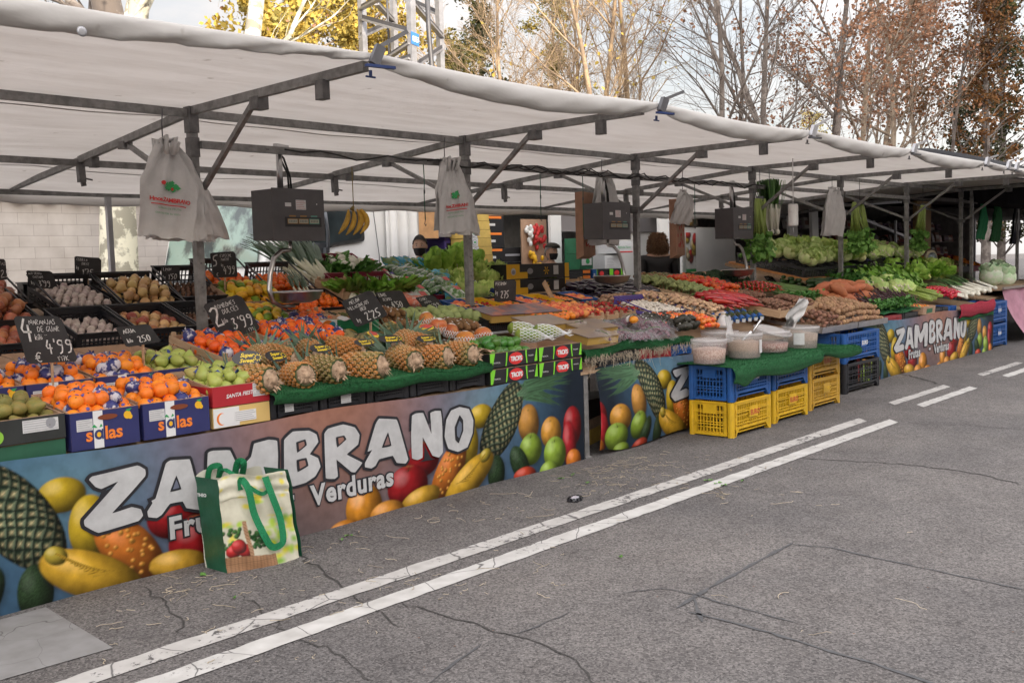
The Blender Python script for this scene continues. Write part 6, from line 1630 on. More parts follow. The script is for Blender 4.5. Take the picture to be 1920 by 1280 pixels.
def salas(t, w, h):
 s = MB(); s.box(w * .32, w * .46, -.0035, -.0024, 0, h - .002, 0); s.build('white_band', W_INK, t)
 s = MB(); text_mesh("s", .085, PF(w * .20, h * .22), s, 0, offset=.0022); text_mesh("las", .085, PF(w * .475, h * .22), s, 0, offset=.0022)
 for dx in (-.016, .010): s.poly([(w * .39 + dx * .3, -.0050, h * .54), (w * .39 + dx * 2, -.0050, h * .57), (w * .39 + dx * 1.2, -.0050, h * .64)], 1)
 oval(s, w * .39, h * .36, .021, .023, 2, -.0052); oval(s, w * .39, h * .36, .010, .012, 3, -.0056); s.box(w * .39 + .014, w * .39 + .021, -.0056, -.0050, h * .23, h * .50, 2)
 s.build('lettering', [ORG_I, GRN_I, mat('navy_ink', (.03, .04, .14)), YEL_I], t)
 s = MB(); oval(s, w * .53, h * .80, .048, .013, 0, -.0060); s.build('hand_hole', HOLE, t)
 s = MB(); oval(s, w * .83, h * .78, .019, .019, 0, -.0040); oval(s, w * .87, h * .72, .011, .011, 0, -.0044); s.poly([(w * .80, -.0042, h * .92), (w * .90, -.0042, h * .95), (w * .85, -.0042, h * .86)], 1); s.build('fruit_emblem', [YEL_I, GRN_I], t)
 s = MB(); paperlabel(s, w * .08, w * .31, h * .50, h * .80, 0, 1); s.build('paper_label', [LAB, GREYL], t)
def obox(x, y, z, w, lab, first=True):
 F = FR_(x, y, z, .0)
 t = carton('fruit_box', lab, F, w, .41, .175, NAVY_C, .235, 'navy orange boxes', salas)
 return F
nm = ('left', 'right')
for k, (x, w) in enumerate(((1.965, .325), (2.315, .35))):
 F = obox(x, 4.49, .655, w, 'navy orange box with white band and orange lettering, front row %s' % ('beside the pear box' if k == 0 else 'beside the red box'))
 heap(['orange', 'orange', 'orange', 'orange', 'orange_w'], F @ TR(.008, .012, .125, 0, .10), w - .016, .385, .034, 'orange in the front navy box %s' % ('nearest the russet pears' if k == 0 else 'nearest the red box'), 'oranges in front navy box %d' % k, layers=2, mound=.025, jit=.3)
for k, (x, w) in enumerate(((1.64, .31), (1.965, .325), (2.315, .33))):
 F = obox(x, 4.94, .76, w, 'navy orange box in the second row, %s' % ('at the picture edge', 'behind the box beside the russet pears', 'under the water-pear price board')[k])
 heap(['orange', 'orange', 'orange', 'orange_w'], F @ TR(.008, .012, .125, 0, .10), w - .016, .385, .034, 'orange in the second row navy box %s' % ('at the picture edge', 'below the large price board', 'beside the green pears')[k], 'oranges in second row box %d' % k, layers=2, mound=.02, jit=.3)
for k in range(3):
 carton('fruit_box', 'brown box top showing behind the second row of oranges, %s' % ('at the picture edge', 'below the garlic crate', 'below the onion crate')[k], FR_(1.75 + k * .38, 5.36, .84), .36, .3, .17, KRAFT, .2, 'brown boxes behind the oranges')
# russet pears box on a green box
DKC = mat('dark_card', (.03, .033, .032), rough=.45, var=.2); GRC = mat('green_card', (.02, .10, .055), rough=.55, var=.15)
def d_pear(t, w, h):
 s = MB(); paperlabel(s, w * .56, w * .93, h * .38, h * .88, 0, 1); oval(s, w * .85, h * .68, .022, .024, 1, -.0042); s.build('paper_label', [LAB, GREYL], t)
 s = MB(); oval(s, w * .30, h * .35, .028, .030, 0); oval(s, w * .30, h * .62, .014, .03, 0, -.0043); s.build('pear_emblem', mat('lime_ink', (.25, .5, .05)), t)
carton('fruit_box', 'dark green cardboard box under the russet pears', FR_(1.52, 4.50, .64), .42, .40, .085, GRC)
F = FR_(1.52, 4.49, .729, .0); carton('fruit_box', 'black cardboard box of russet pears at the lower left', F, .42, .40, .11, DKC, .15, None, d_pear)
heap('russet', F @ TR(.01, .02, .04, 0, .1), .40, .36, .036, 'russet pear in the black box at the lower left', 'russet pears', layers=2, mound=.02)
# green pears
REDC = mat('red_card', (.42, .02, .03), rough=.5, var=.1)
def d_red(t, w, h):
 s = MB(); text_mesh("SANTA FIESTA", .028, PF(w * .22, h * .38) @ Matrix.Rotation(.05, 4, 'Z'), s, 0, shear=.3, offset=.0005); s.build('lettering', W_INK, t)
 s = MB(); paperlabel(s, w * .70, w * .97, h * .30, h * .96, 0, 1); s.build('paper_label', [LAB, GREYL], t)
t = carton('fruit_box', 'yellow and white box under the red pear box', FR_(2.69, 4.495, .655), .335, .40, .105, mat('pale_yellow_card', (.70, .48, .17), rough=.6))
s = MB(); s.box(0, .15, -.0035, -.0024, .002, .10); paperlabel(s, .12, .25, .02, .075, 0, 1, -.0052); oval(s, .045, .045, .028, .032, 2, -.0045); oval(s, .053, .045, .024, .028, 0, -.005); s.build('white_print', [W_INK, GREYL, ORG_I], t)
F = FR_(2.69, 4.49, .763, .0); carton('fruit_box', 'red box of green pears next to the pineapples', F, .335, .41, .105, REDC, .16, None, d_red)
heap('pear', F @ TR(.01, .02, .045, 0, .10), .315, .37, .035, 'green pear in the red fronted box', 'green pears in the red box', layers=2, mound=.015)
F = FR_(2.66, 4.97, .83, .0); carton('fruit_box', 'navy box of green pears below the small water-pear price board', F, .335, .42, .105, NAVY_C, .17)
heap('pear', F @ TR(.01, .02, .045, 0, .10), .315, .37, .035, 'green pear in the rear navy box', 'green pears in the rear box', layers=2, mound=.015)
TIS = mat('blue_tissue', (.04, .07, .26), rough=.7)
for k, (x, y, z) in enumerate(((2.80, 4.72, .90), (2.90, 4.78, .905), (2.86, 4.63, .89), (2.76, 5.13, .965), (2.88, 5.2, .975))):
 t = thing('tissue_wrap', 'torn blue tissue wrap lying on the %s green pears, piece %s' % (('front' if k < 3 else 'rear'), ('at its left', 'at its back', 'at its front', 'at its left', 'at its right')[k]), 'tissue paper', (x, y, z + .02), k)
 s = MB(); s.grid(lambda a, b: ((a - .5) * .11, (b - .5) * .08, .018 * math.sin(a * 7 + k) + .012 * math.sin(b * 9)), 5, 5, smooth=False); s.build('sheet', TIS, t, thick=.001)
 s = MB(); s.poly([(-.02, -.05, .0), (.03, -.04, .03), (.01, -.01, .01)]); s.build('torn_tip', TIS, t)
# red mandarin-like oranges in pale wooden boxes
def d_or(t, w, h):
 s = MB(); s.box(w * .3, w * .98, -.003, -.001, .01, h - .01, 0); oval(s, w * .7, h * .5, .05, h * .38, 1, -.004); oval(s, w * .8, h * .5, .028, h * .26, 2, -.0045); s.build('printed_paper', [W_INK, ORG_I, mat('teal_ink', (.03, .25, .35))], t)
for k, (x, y, z, w, d, lab) in enumerate(((3.05, 4.97, .87, .40, .60, 'the wooden box under the large sweet-price board'), (3.58, 5.12, .90, .56, .56, 'the wide wooden box behind the pineapples'), (4.05, 5.70, 1.0, .42, .3, 'the small wooden box below the scale pan'))):
 F = FR_(x, y, z, TA); t = wooden('wooden_box', 'open ' + lab[4:], F, w, d, .10, 'wooden boxes of red oranges', None, 2); d_or(t, w, .10)
 heap(['clementine', 'clementine', 'clementine', 'orange_w'], F @ TR(.01, .01, .03), w - .02, d - .02, .034, 'red orange in ' + lab, 'red oranges in box %d' % k, layers=2 if k < 2 else 1, mound=.01, jit=.2)
# turf, pineapples
L_ = ['first from the red box', 'second from the red box', 'third from the red box', 'fourth from the red box', 'fifth from the red box', 'sixth from the red box', 'at the right end beside the lime box']
for k, (u, v) in enumerate(((520, 716), (588, 712), (652, 697), (728, 690), (792, 678), (856, 672), (898, 664))):
 p = onY(u, v, 4.44); x, z = p.x - .02, .872
 M = TR(x, 4.47 + .012 * (k % 3), z, R((14, -12, 6, 22, -9, 16, 3)[k]), 0, 0) @ Matrix.Rotation(R((-93, -99, -90, -96, -88, -97, -92)[k]), 4, 'X') @ Matrix.Rotation(k * .9, 4, 'Z') @ Matrix.Scale((1.3, 1.2, 1.27, 1.38, 1.25, 1.33, 1.24)[k], 4)
 place(PINES[k % 2], M, 'pineapple in the front row on green turf, ' + L_[k], 'pineapples')
for k, (x, y, z) in enumerate(((3.12, 4.83, .93), (3.42, 4.85, .93), (3.62, 4.88, .93), (3.93, 4.86, .94), (4.20, 4.83, .94), (4.45, 4.80, .93))):
 M = TR(x, y - .04, z - .005, R((-50, 30, -15, 48, -60, 20)[k]), 0, 0) @ Matrix.Rotation(R(-80), 4, 'X') @ Matrix.Rotation(k, 4, 'Z') @ Matrix.Scale(1.1, 4)
 place(PINES[k % 2], M, 'pineapple in the back row, ' + ('behind the first front pineapple', 'behind the second front pineapple', 'behind the third front pineapple', 'behind the fourth front pineapple', 'in front of the last melon', 'before the netted mangoes')[k], 'pineapples')
# black and yellow hang tags lying on the pineapples
for k, (x, y, z, rz, rx) in enumerate(((2.99, 4.62, .985, -.5, 1.25), (3.20, 4.66, .975, .2, .75), (3.52, 4.68, .99, .1, .6), (3.83, 4.66, 1.0, .1, .5), (4.04, 4.66, 1.005, -.3, .55), (4.32, 4.64, .985, 0, .5))):
 t = thing('pineapple_tag', 'black hang tag with yellow print on the %s pineapple of the front row' % ('first', 'second', 'third', 'fourth', 'fifth', 'sixth')[k], 'tag', M=TR(x, y, z, rz, rx))
 s = MB(); pts = [(.075 * math.cos(a) * (1 if math.cos(a) > -.2 else 1.1), .042 * math.sin(a)) for a in [6.2832 * q / 24 for q in range(24)]]; s.prism(pts, 0, .0016); s.build('card', TAGM, t)
 s = MB(); text_mesh("Super", .030, Matrix.Translation((-.040, .006, .0022)), s, 0, offset=.001, shear=.4); text_mesh("Sweet", .030, Matrix.Translation((-.045, -.024, .0022)), s, 0, offset=.001, shear=.4)
 for q in range(9):
  a = q / 9 * 6.28; s.poly([(.052 + .012 * math.cos(a), .0 + .012 * math.sin(a), .0022), (.052 + .024 * math.cos(a + .3), .024 * math.sin(a + .3), .0022), (.052 + .012 * math.cos(a + .6), .012 * math.sin(a + .6), .0022)])
 s.build('print', TAGY, t)
for k in range(5):
 picking_crate('black_crate', 'black crate under the pineapple turf, ' + ('first', 'second', 'third', 'fourth', 'fifth')[k] + ' from the red pear box', TR(3.03 + k * .338, 4.50, .655), .33, .40, .125, P_BLK, None, 'black crates under the pineapples', 14, 2, lift=.012)
for x, w, lab in ((3.12, .055, 'shredded white sticker on the first black crate'), (3.50, .07, 'square white sticker on the second black crate')):
 s = MB(); s.box(x, x + w, 4.487, 4.490, .685, .745); paperlabel(s, x, x + w, .685, .745, 0, 1, 4.486); tag(s.build('sticker', [LAB, GREYL]), lab, 'sticker')
# melons, mangoes, kiwis, limes, papayas, custard apples
for k, (u, v, y, rz) in enumerate(((690, 645, 5.0, .4), (732, 625, 5.12, .9), (795, 630, 5.0, -.3), (650, 640, 5.2, 1.3), (770, 650, 4.95, .2))):
 p = onY(u, v, y); inst('melon', PR['melon'][2][0], TR(p.x, y, p.z, rz, R(22), 0), 'striped green melon behind the pineapples, ' + ('largest with sticker at left', 'upright one with sticker between two', 'right one next to the mangoes', 'dark one below the melon price board', 'half hidden low one')[k], 'melon', 'melons')
for k, (u, v, y) in enumerate(((822, 612, 4.98), (845, 622, 4.93), (872, 636, 4.82), (906, 628, 4.86), (800, 600, 5.1))):
 p = onY(u, v, y); inst('mango_in_net', PR['mango'][2][0], TR(p.x, y, p.z, k, .2, 0, 1.25), 'red mango in a white foam net, ' + ('beside the melon', 'second from the melon', 'third from the melon', 'beside the lime box', 'at the back by the kiwis')[k], 'mango', 'mangoes')
F = FR_(4.60, 5.02, zA(5.02) - .03, TA); heap('kiwi', F, .72, .34, .032, 'kiwi in the front heap behind the limes', 'kiwis in front', layers=2, mound=.035, yaw=1.2)
F = FR_(4.52, 5.42, zA(5.42), TA); heap('kiwi', F, .42, .3, .032, 'kiwi in the rear box below its price board', 'kiwis at the back', layers=2, mound=.03, yaw=1.2)
F = FR_(5.0, 5.42, zA(5.42) - .02, TA); heap('custard', F, .66, .36, .047, 'green custard apple in the rear boxes', 'custard apples', layers=1, mound=.03)
BLKC = mat('black_card', (.018, .018, .02), rough=.4); LIM_I = mat('lime_print', (.20, .62, .03)); RED_I = mat('red_print', (.62, .03, .03))
def d_trop(t, w, h):
 s = MB(); text_mesh("TROPS", .043, PF(w * .42, h * .32, -.0056), s, 0, offset=.0018, spacing=.85); text_mesh("TROPICAL", .014, PF(w * .07, h * .28, -.004), s, 0); text_mesh("MALAGA", .014, PF(w * .80, h * .5, -.004), s, 0); s.build('lettering', W_INK, t)
 s = MB(); oval(s, w * .535, h * .48, .072, h * .42, 0, -.0042); s.build('red_oval', RED_I, t)
 s = MB(); s.poly([(0, -.004, 0), (.022, -.004, 0), (.05, -.004, h * .97), (0, -.004, h * .97)]); s.poly([(w * .98, -.004, h * .97), (w, -.004, h * .97), (w, -.004, h * .1), (w * .93, -.004, h * .1)])
 for c_, sg in ((w * .31, 1), (w * .76, -1)): s.add([(c_ + sg * .010 * math.sin(q * 1.57) + dx, -.004, h * .04 + h * .92 * q) for q in (0, .25, .5, .75, 1) for dx in (0, .010 + .006 * q)], [(2 * i, 2 * i + 1, 2 * i + 3, 2 * i + 2) for i in range(4)])
 s.build('green_print', LIM_I, t)
for k, (x, w) in enumerate(((4.72, .475), (5.215, .475))):
 for j in range(2):
  F = FR_(x, 4.475, .655 + j * .108, 0)
  carton('fruit_box', 'black box with green corners and red oval, %s of the stack under the %s' % (('bottom', 'top')[j], ('limes', 'netted papayas')[k]), F, w, .42, .098, BLKC, .102, 'black and green fruit boxes', d_trop)
heap('lime', FR_(4.76, 4.49, .815), .40, .34, .034, 'green lime in the black box', 'limes', layers=2, mound=.03, s=1.2)
for k, (x, y, rz) in enumerate(((5.32, 4.64, .5), (5.47, 4.60, .42), (5.40, 4.78, .55))):
 inst('netted_papaya', PR['papaya'][2][0], TR(x, y, .93 + .02 * k, rz - 1.2, 0, .12), 'papaya in a white foam net, ' + ('left one', 'right one', 'rear one')[k] + ' in the black box', 'papaya', 'papayas')
t = thing('paper_insert', 'crumpled brown paper at the corner of the lime box', 'paper', (4.74, 4.52, .86)); s = MB(); s.grid(lambda a, b: (-.06 + .16 * a, .12 * b - .02, .03 * (1 - a) + .012 * math.sin(a * 9 + b * 7)), 8, 6); s.build('sheet', KRAFT, t, thick=.002); s = MB(); s.poly([(.06, -.03, .01), (.12, -.02, -.01), (.1, .03, .02)]); s.build('torn_tip', KRAFT, t)
# section A, raised bench behind
def slope_tray(x, y, w, d, lab, mt, keys, ilab, grp, zf, tilt, r=.034, h=.09, hb=.12, layers=2, mound=.03, dz=-.09, **kw):
 F = FR_(x, y, zf(y) + dz, tilt)
 tray(lab, F, w, d, h, mt, 'ventilated crates', hb=hb)
 if keys: heap(keys, F @ TR(.012, .015, .02), w - .024, d - .03, r, ilab, grp, layers=layers, mound=mound, **kw)
ST = slope_tray
ST(2.08, 5.78, .42, .42, 'black crate of small shallots at the left edge', P_BLK, 'redonion', 'red onion in the lower left crate', 'red onions low', zA2, TB, layers=1)
ST(1.98, 6.05, .52, .52, 'black crate of red onions at the left edge', P_BLK, 'redonion', 'red onion in the big left crate', 'red onions in the big crate', lambda y: zA2(y) + .04, TB, .04, layers=2, mound=.06)
ST(2.16, 6.55, .50, .46, 'black crate of red onions behind the big one', P_BLK, 'redonion', 'red onion in the crate behind', 'red onions in the rear crate', lambda y: zA2(y) - .03, TB, .04, hb=.15)
ST(2.60, 5.80, .36, .46, 'black crate of garlic half full', P_BLK, 'garlic', 'garlic bulb in the front crate', 'garlic front', zA2, TB, .026, .11, .12, 1, .01, dz=-.09)
ST(2.99, 5.80, .38, .46, 'black crate of onions half full', P_BLK, ['onion', 'onion', 'onion', 'redonion'], 'onion in the half full front crate', 'onions front', zA2, TB, .033, .11, .12, 1, .03, dz=-.09)
ST(3.40, 5.80, .36, .46, 'black crate with the last walnuts and a scoop', P_BLK, 'walnut', 'walnut in the front crate', 'walnuts front', zA2, TB, .018, .11, .12, 1, 0, dz=-.09)
t = thing('metal_scoop', 'steel scoop lying on the walnuts', 'scoop', M=TR(3.58, 5.95, zA2(5.95) + .005, R(20), R(70), 0)); s = MB(); s.grid(lambda a, b: (.05 * math.cos(math.pi * (1 + a)), .05 * math.sin(math.pi * (1 + a)), -.08 + .16 * b), 10, 5); s.build('bowl', mat('polished_steel', (.6, .6, .6)), t, thick=.002); s = MB(); s.tube([(0, 0, .08), (0, 0, .2)], .01, 8); s.build('handle', mat('polished_steel', (.6, .6, .6)), t)
ST(2.74, 6.32, .40, .50, 'black crate heaped with garlic at the back', P_BLK, 'garlic', 'garlic bulb in the heaped rear crate', 'garlic rear', zA2, TB, .026, .1, .17, 2, .04, dz=-.09)
ST(3.17, 6.32, .42, .50, 'black crate heaped with onions at the back', P_BLK, 'onion', 'onion in the heaped rear crate', 'onions rear', zA2, TB, .036, .1, .17, 2, .07, dz=-.09)
ST(3.62, 6.40, .42, .44, 'black crate of walnuts at the back', P_BLK, 'walnut', 'walnut in the rear crate', 'walnuts rear', zA2, TB, .022, .1, .20, 2, .02, dz=-.09)
for k in range(2): tray('empty black crate standing on edge behind the %s' % ('garlic', 'onions')[k], FR_(2.76 + .46 * k, 6.9, 1.24, .1), .42, .1, .16, P_BLK, 'ventilated crates')
F = FR_(3.80, 5.78, zA2(5.78) - .09, TB); carton('fruit_box', 'cardboard box of lemons with green patches beside the first post', F, .36, .36, .10, mat('white_green_print', (.5, .52, .5), color2=(.1, .3, .1), scale=20, ramp=(.55, .6)), .10)
heap(['lemon', 'lemon', 'limegreen'], F @ TR(.01, .01, .04), .34, .34, .032, 'lemon in the box by the first post', 'lemons front', layers=2, mound=.02)
F = FR_(3.98, 6.24, zA2(6.24) - .09, TB); carton('fruit_box', 'rear cardboard box of lemons below the small price board', F, .42, .40, .10, KRAFT, .12)
heap(['lemon', 'lemon', 'limegreen'], F @ TR(.01, .01, .04), .40, .38, .032, 'lemon in the rear box', 'lemons rear', layers=2, mound=.05)
ST(4.26, 5.90, .30, .36, 'black crate of mandarins right of the lemons', P_BLK, 'mandarin', 'mandarin in the lower left crate', 'mandarins 1', lambda y: zA2(y) - .02, TB, .03, layers=2)
ST(4.20, 6.02, .62, .36, 'black crate of mandarins behind the scale arm', P_BLK, 'mandarin', 'mandarin in the crate behind the scale arm', 'mandarins 2', zA2, TB, .032, layers=2, mound=.03)
ST(4.42, 6.45, .40, .42, 'black crate heaped with mandarins under the large board', P_BLK, 'mandarin', 'mandarin heaped under the special offer board', 'mandarins 3', zA2, TB, .032, layers=2, mound=.04, hb=.2)
ST(4.02, 6.62, .40, .38, 'black crate heaped with mandarins behind the first post', P_BLK, 'mandarin', 'mandarin heaped behind the first post', 'mandarins 4', zA2, TB, .03, layers=2, mound=.03, hb=.2)
def bunches(key, pts, lab, grp, lean=.35, fan=.5, s=1.0, y=None):
 nm, ct, ms = PR[key]
 for k, (x, yy, z, rz) in enumerate(pts): inst(nm, ms[k % len(ms)], TR(x, yy, z, rz, lean + RS.uniform(-.08, .08), RS.uniform(-.2, .2), s * RS.uniform(.92, 1.08)), lab, ct, grp)
bunches('leek', [(4.86 + .022 * k + .012 * (k % 2), 6.60 + .012 * (k % 3), zA2(6.6) + .02 * (k % 3), .25 - .045 * k) for k in range(13)], 'leek in the fanned bunch behind the scale arm', 'leeks', .50, s=1.25)
bunches('leek', [(4.50 + .03 * k, 6.18, zA2(6.1) + .03, .1) for k in range(5)], 'leek standing in the wooden box behind the scale pan', 'leeks in the box', .75, s=.6)
F = FR_(4.83, 6.15, zA2(6.15) - .06, TB); wooden('wooden_box', 'small poplar box beside the leeks', F, .30, .36, .14, 'poplar boxes')
for k, (x, y, w, d) in enumerate(((5.22, 6.62, .46, .5), (4.95, 6.08, .62, .48))):
 tray('wine red crate of turnips with leaves, ' + ('by the truck door', 'lower one near the scale pan')[k], FR_(x, y, zA2(y) - .10, TB), w, d, .10, P_WINE, 'wine red crates', hb=.2)
bunches('greens', [(5.24 + .10 * (k % 4), 6.70 + .1 * (k // 4), zA2(6.7 + .1 * (k // 4)), 2.6 + k) for k in range(12)], 'leafy turnip top in the upper red crate', 'turnip tops', .1)
heap('turnip', FR_(5.36, 6.62, zA2(6.62) + .01, TB), .30, .56, .045, 'white turnip in the upper red crate', 'turnips upper', layers=1, mound=.05)
bunches('chard', [(5.02 + .09 * (k % 6), 6.12 + .1 * (k // 6), zA2(6.15) + .03, 1.0 + .2 * k) for k in range(12)], 'dark leafy bunch behind the scale pan', 'leafy bunches', .1, s=.9)
heap('turnip', FR_(4.90, 6.10, zA2(6.1) - .02, TB), .62, .30, .045, 'white spring turnip in the lower crate', 'turnips lower', drop=.35, mound=.04)
F = FR_(4.35, 5.74, zA2(5.74) - .08, TB * .6); wooden('wooden_box', 'poplar box of green asparagus stems under the scale pan', F, .42, .24, .11, 'poplar boxes')
heap('asparagus', F @ TR(.02, .0, .075), .36, .06, .011, 'pale green stem in the poplar box', 'stems in the poplar box', s=.9, yaw=0, roll=.05, sx=1.8, sy=4)
F = FR_(5.42, 6.22, zA2(6.22) - .11, TB); tray('blue crate of film wrapped endives', F, .50, .62, .09, P_NAVY, 'ventilated crates')
for j in range(3):
 for i in range(3): inst('endive_pack', PR['endivepack'][2][0], F @ TR(.09 + .155 * i, .10 + .17 * j, .08 + .015 * j, 0, .15), 'wrapped pack of endives in the blue crate', 'endives', 'endive packs')
F = FR_(5.22, 5.78, zA2(5.78) - .08, TB); carton('fruit_box', 'box of pink netted potatoes behind the melon board', F, .34, .42, .1, KRAFT, .12)
t = thing('net_bag', 'orange pink net bag behind the melon price board', 'net bag', M=F @ TR(.17, .2, .12)); s = MB(); s.ball((0, 0, 0), .15, .17, .05, 14, 9, jit=.06); s.build('net', mat('pink_net', (.75, .20, .12), color2=(.7, .5, .45), scale=30, ramp=(.5, .6), bump=1), t); s = MB(); s.box(-.05, .05, -.03, .03, .048, .052); s.build('tag_label', LAB, t)
t = thing('green_pack', 'green and white carton of vegetables left of the melon board', 'carton', M=TR(4.36, 5.38, 1.0, .1)); s = MB(); s.rbox(0, .22, 0, .2, 0, .09, .01); s.build('carton_body', mat('green_print', (.01, .22, .08), rough=.5), t); s = MB(); s.grid(lambda a, b: (-.02 + .26 * a, -.02 + .2 * b, .095 + .012 * math.sin(a * 9) + .01 * math.sin(b * 8)), 10, 8); s.build('white_bag', BAGW, t)
heap('cucumber', FR_(5.86, 6.20, zA2(6.2), TB, -.0), .34, .72, .028, 'film wrapped cucumber between the crates', 'wrapped cucumbers', layers=1, yaw=.5, roll=.1, sx=5, sy=2.6, mound=.03)
tray('wine red crate of wrapped vegetables left of the salad bags', FR_(5.85, 6.18, zA2(6.18) - .10, TB), .42, .75, .09, P_WINE, 'wine red crates')
for k in range(7):
 p = ((5.78, 6.90), (5.66, 6.62), (5.70, 6.35), (5.62, 6.12), (5.98, 6.05), (6.10, 6.30), (5.5, 5.95))[k]
 inst('film_pack', PR['pack'][2][k % 2], TR(p[0], p[1], zA2(p[1]) + .05, .4 - .1 * k, .5), 'film wrapped tray of vegetables near the wine red crate', 'packed vegetables', 'film packs')
for k, (u, v, y) in enumerate(((742, 505, 6.9), (765, 503, 6.95), (790, 505, 6.95), (800, 530, 6.6), (775, 528, 6.62), (828, 528, 6.5), (812, 548, 6.3), (840, 556, 6.2), (862, 570, 6.0))):
 p = onY(u, v, y); inst('salad_bag', PR['saladbag'][2][k % 2], TR(p.x, y, p.z, .2 - .1 * k, R(52), 0, .95), 'blue printed bag of salad leaves, ' + ('leftmost leaning one', 'second from the left', 'before the masked man', 'middle upper one', 'middle left one', 'right upper one', 'front middle one', 'front right one', 'lowest by the post')[k], 'salad bag', 'salad bags')
tray('blue crate of salad bags', FR_(6.0, 5.95, zA2(5.95) - .10, TB), .62, .6, .1, P_NAVY, 'ventilated crates')
for k, (u, v, y, rz) in enumerate(((818, 510, 6.9, .4), (838, 500, 6.95, 0), (860, 494, 7.0, -.2), (828, 500, 7.1, .2), (882, 506, 7.0, -.3))):
 p = onY(u, v, y); inst('romaine_lettuce', PR['lettuce'][2][k % 2], TR(p.x, y, p.z - .10, rz, -.25, .1 * (k - 1), 1.02), 'tall romaine lettuce, ' + ('leftmost before the masked man', 'central with pale midrib', 'right of the central one', 'behind the left one', 'beside the second post')[k], 'lettuce', 'romaine lettuces')
for k, (u, v, y) in enumerate(((848, 530, 6.6), (905, 530, 6.6), (868, 552, 6.25), (912, 552, 6.3), (850, 548, 6.3), (930, 530, 6.8), (895, 510, 6.95), (925, 512, 7.0), (890, 560, 6.1))):
 p = onY(u, v, y); inst('curly_endive', PR['escarole'][2][k % 2], TR(p.x, y, p.z - .05, k, .5, 0, .95), 'pale curly endive heaped around the second post', 'endive', 'curly endives')
# section B
ST(5.60, 5.34, .30, .34, 'black and yellow edged box of plastic wrapped fruit', mat('black_plastic', (.018, .018, .022)), 'persimmon', 'persimmon in the box beside the custard apples', 'persimmons left', zB, TC, .04, layers=1)
PLID = mat('printed_lid', (.42, .12, .06), rough=.35, color2=(.12, .08, .10), scale=7, ramp=(.42, .55)); BRNL = mat('brown_lid', (.22, .17, .15), rough=.35, color2=(.30, .22, .15), scale=5)
for k, (x, y, w, d, m_, lab) in enumerate(((5.62, 5.30, .34, .26, PLID, 'red printed box lid, nearest to the custard apples'), (5.98, 5.28, .42, .3, PLID, 'red and dark printed box lid over the persimmons'), (5.72, 4.93, .40, .28, BRNL, 'dull brown box lid behind the papayas'), (6.02, 4.72, .40, .26, BRNL, 'grey brown box lid, middle one of three'), (5.82, 4.52, .34, .24, BRNL, 'brown box lid at the front beside the jars'))):
 t = thing('box_lid', lab, 'box', M=FR_(x, y, zB(y) - .01, TC, -.1)); s = MB(); s.box(0, w, 0, d, .0, .055); s.build('box_body', mat('ochre_card', (.42, .26, .06), rough=.7), t); s = MB(); s.box(-.008, w + .008, -.008, d + .008, .057, .063); s.build('lid_top', m_, t)
heap('persimmon', FR_(6.02, 5.15, zB(5.15) - .01, TC), .5, .3, .038, 'orange persimmon under the printed lids', 'persimmons', layers=1)
heap('peach', FR_(6.28, 5.20, zB(5.2) - .02, TC), .70, .40, .036, 'peach in the boxes left of the strawberries', 'peaches', layers=1, mound=.02)
for k in range(7):
 x = 5.66 + .25 * k; F = FR_(x, 5.62, zB(5.62) - .03, TC); tray('small shallow tray in the row behind the printed lids', F, .23, .30, .06, (P_BLUE, P_YEL, P_BLK)[k % 3], 'small trays behind the lids')
 heap(('peach', 'strawberry', 'persimmon')[k % 3], F @ TR(.01, .01, .01), .21, .26, .03, 'fruit in the row of small trays behind the printed lids', 'fruit in small trays')
for k in range(4):
 t = thing('jar', 'brown glass jar lying on the turf edge, ' + ('first', 'second', 'third', 'fourth')[k] + ' from the brown lid', 'jar', M=TR(6.12 + .085 * k, 4.58, zB(4.58), -.2, R(82)), group='brown jars')
 s = MB(); s.lathe([(.034, -.05), (.038, -.044), (.038, .04), (.028, .05), (.026, .054), (0, .054)], 16); s.build('glass', mat('brown_glass', (.06, .02, .012), rough=.1, coat=.6), t); s = MB(); s.lathe([(.0385, -.02), (.0385, .025)], 16); s.build('paper_label', LAB, t)
for k, (u, v, y) in enumerate(((1085, 612, 5.0), (1130, 608, 4.95), (1120, 630, 4.78), (1165, 628, 4.66), (1200, 630, 4.66), (1150, 612, 4.95), (1188, 598, 5.1), (1230, 622, 4.62), (1215, 608, 4.85), (1238, 608, 4.8))):
 p = onS(u, v + 6, 4.5, .83, .21); inst('bag_of_grapes', PR['grapebag'][2][k % 3], TR(p.x, p.y, p.z - .015, .8 * k, .15, 0, 1.05), 'cellophane bag of dark grapes above the rolled turf', 'grapes', 'bags of grapes')
t = thing('foam_wrapped_fruit', 'orange fruit in white foam cap on the grape bags', 'fruit', M=TR(6.82, 4.80, zB(4.80) + .055, 0, 0, 0, .8)); s = MB(); s.ball((0, 0, 0), .06, .045, .04, 12, 8); s.build('fruit', mat('orange_plain', (.8, .3, .02), rough=.4), t); s = MB(); s.grid(lambda a, b: (-.02 + .075 * math.sin(b * 2) * math.cos(a * 3.3), .012 + .055 * math.sin(b * 2) * math.sin(a * 3.3), .052 * math.cos(b * 1.9)), 10, 8); s.build('foam_cap', FOAM, t)
G_ = 'punnets of strawberries'
PUN = POPLAR
for k in range(18):
 x, y = 6.72 + .21 * (k % 6) + .04 * (k // 6), 5.16 + .19 * (k // 6)
 if x > 7.75: continue
 F = FR_(x, y, zB(y) - .035, TC); t = wooden('punnet', 'pale wooden punnet of strawberries', F, .17, .16, .05, G_, None, 1)
 heap('strawberry', F @ TR(.008, .008, .018), .155, .145, .019, 'strawberry in the wooden punnets', 'strawberries', layers=1 if k > 11 else 2, mound=.008)
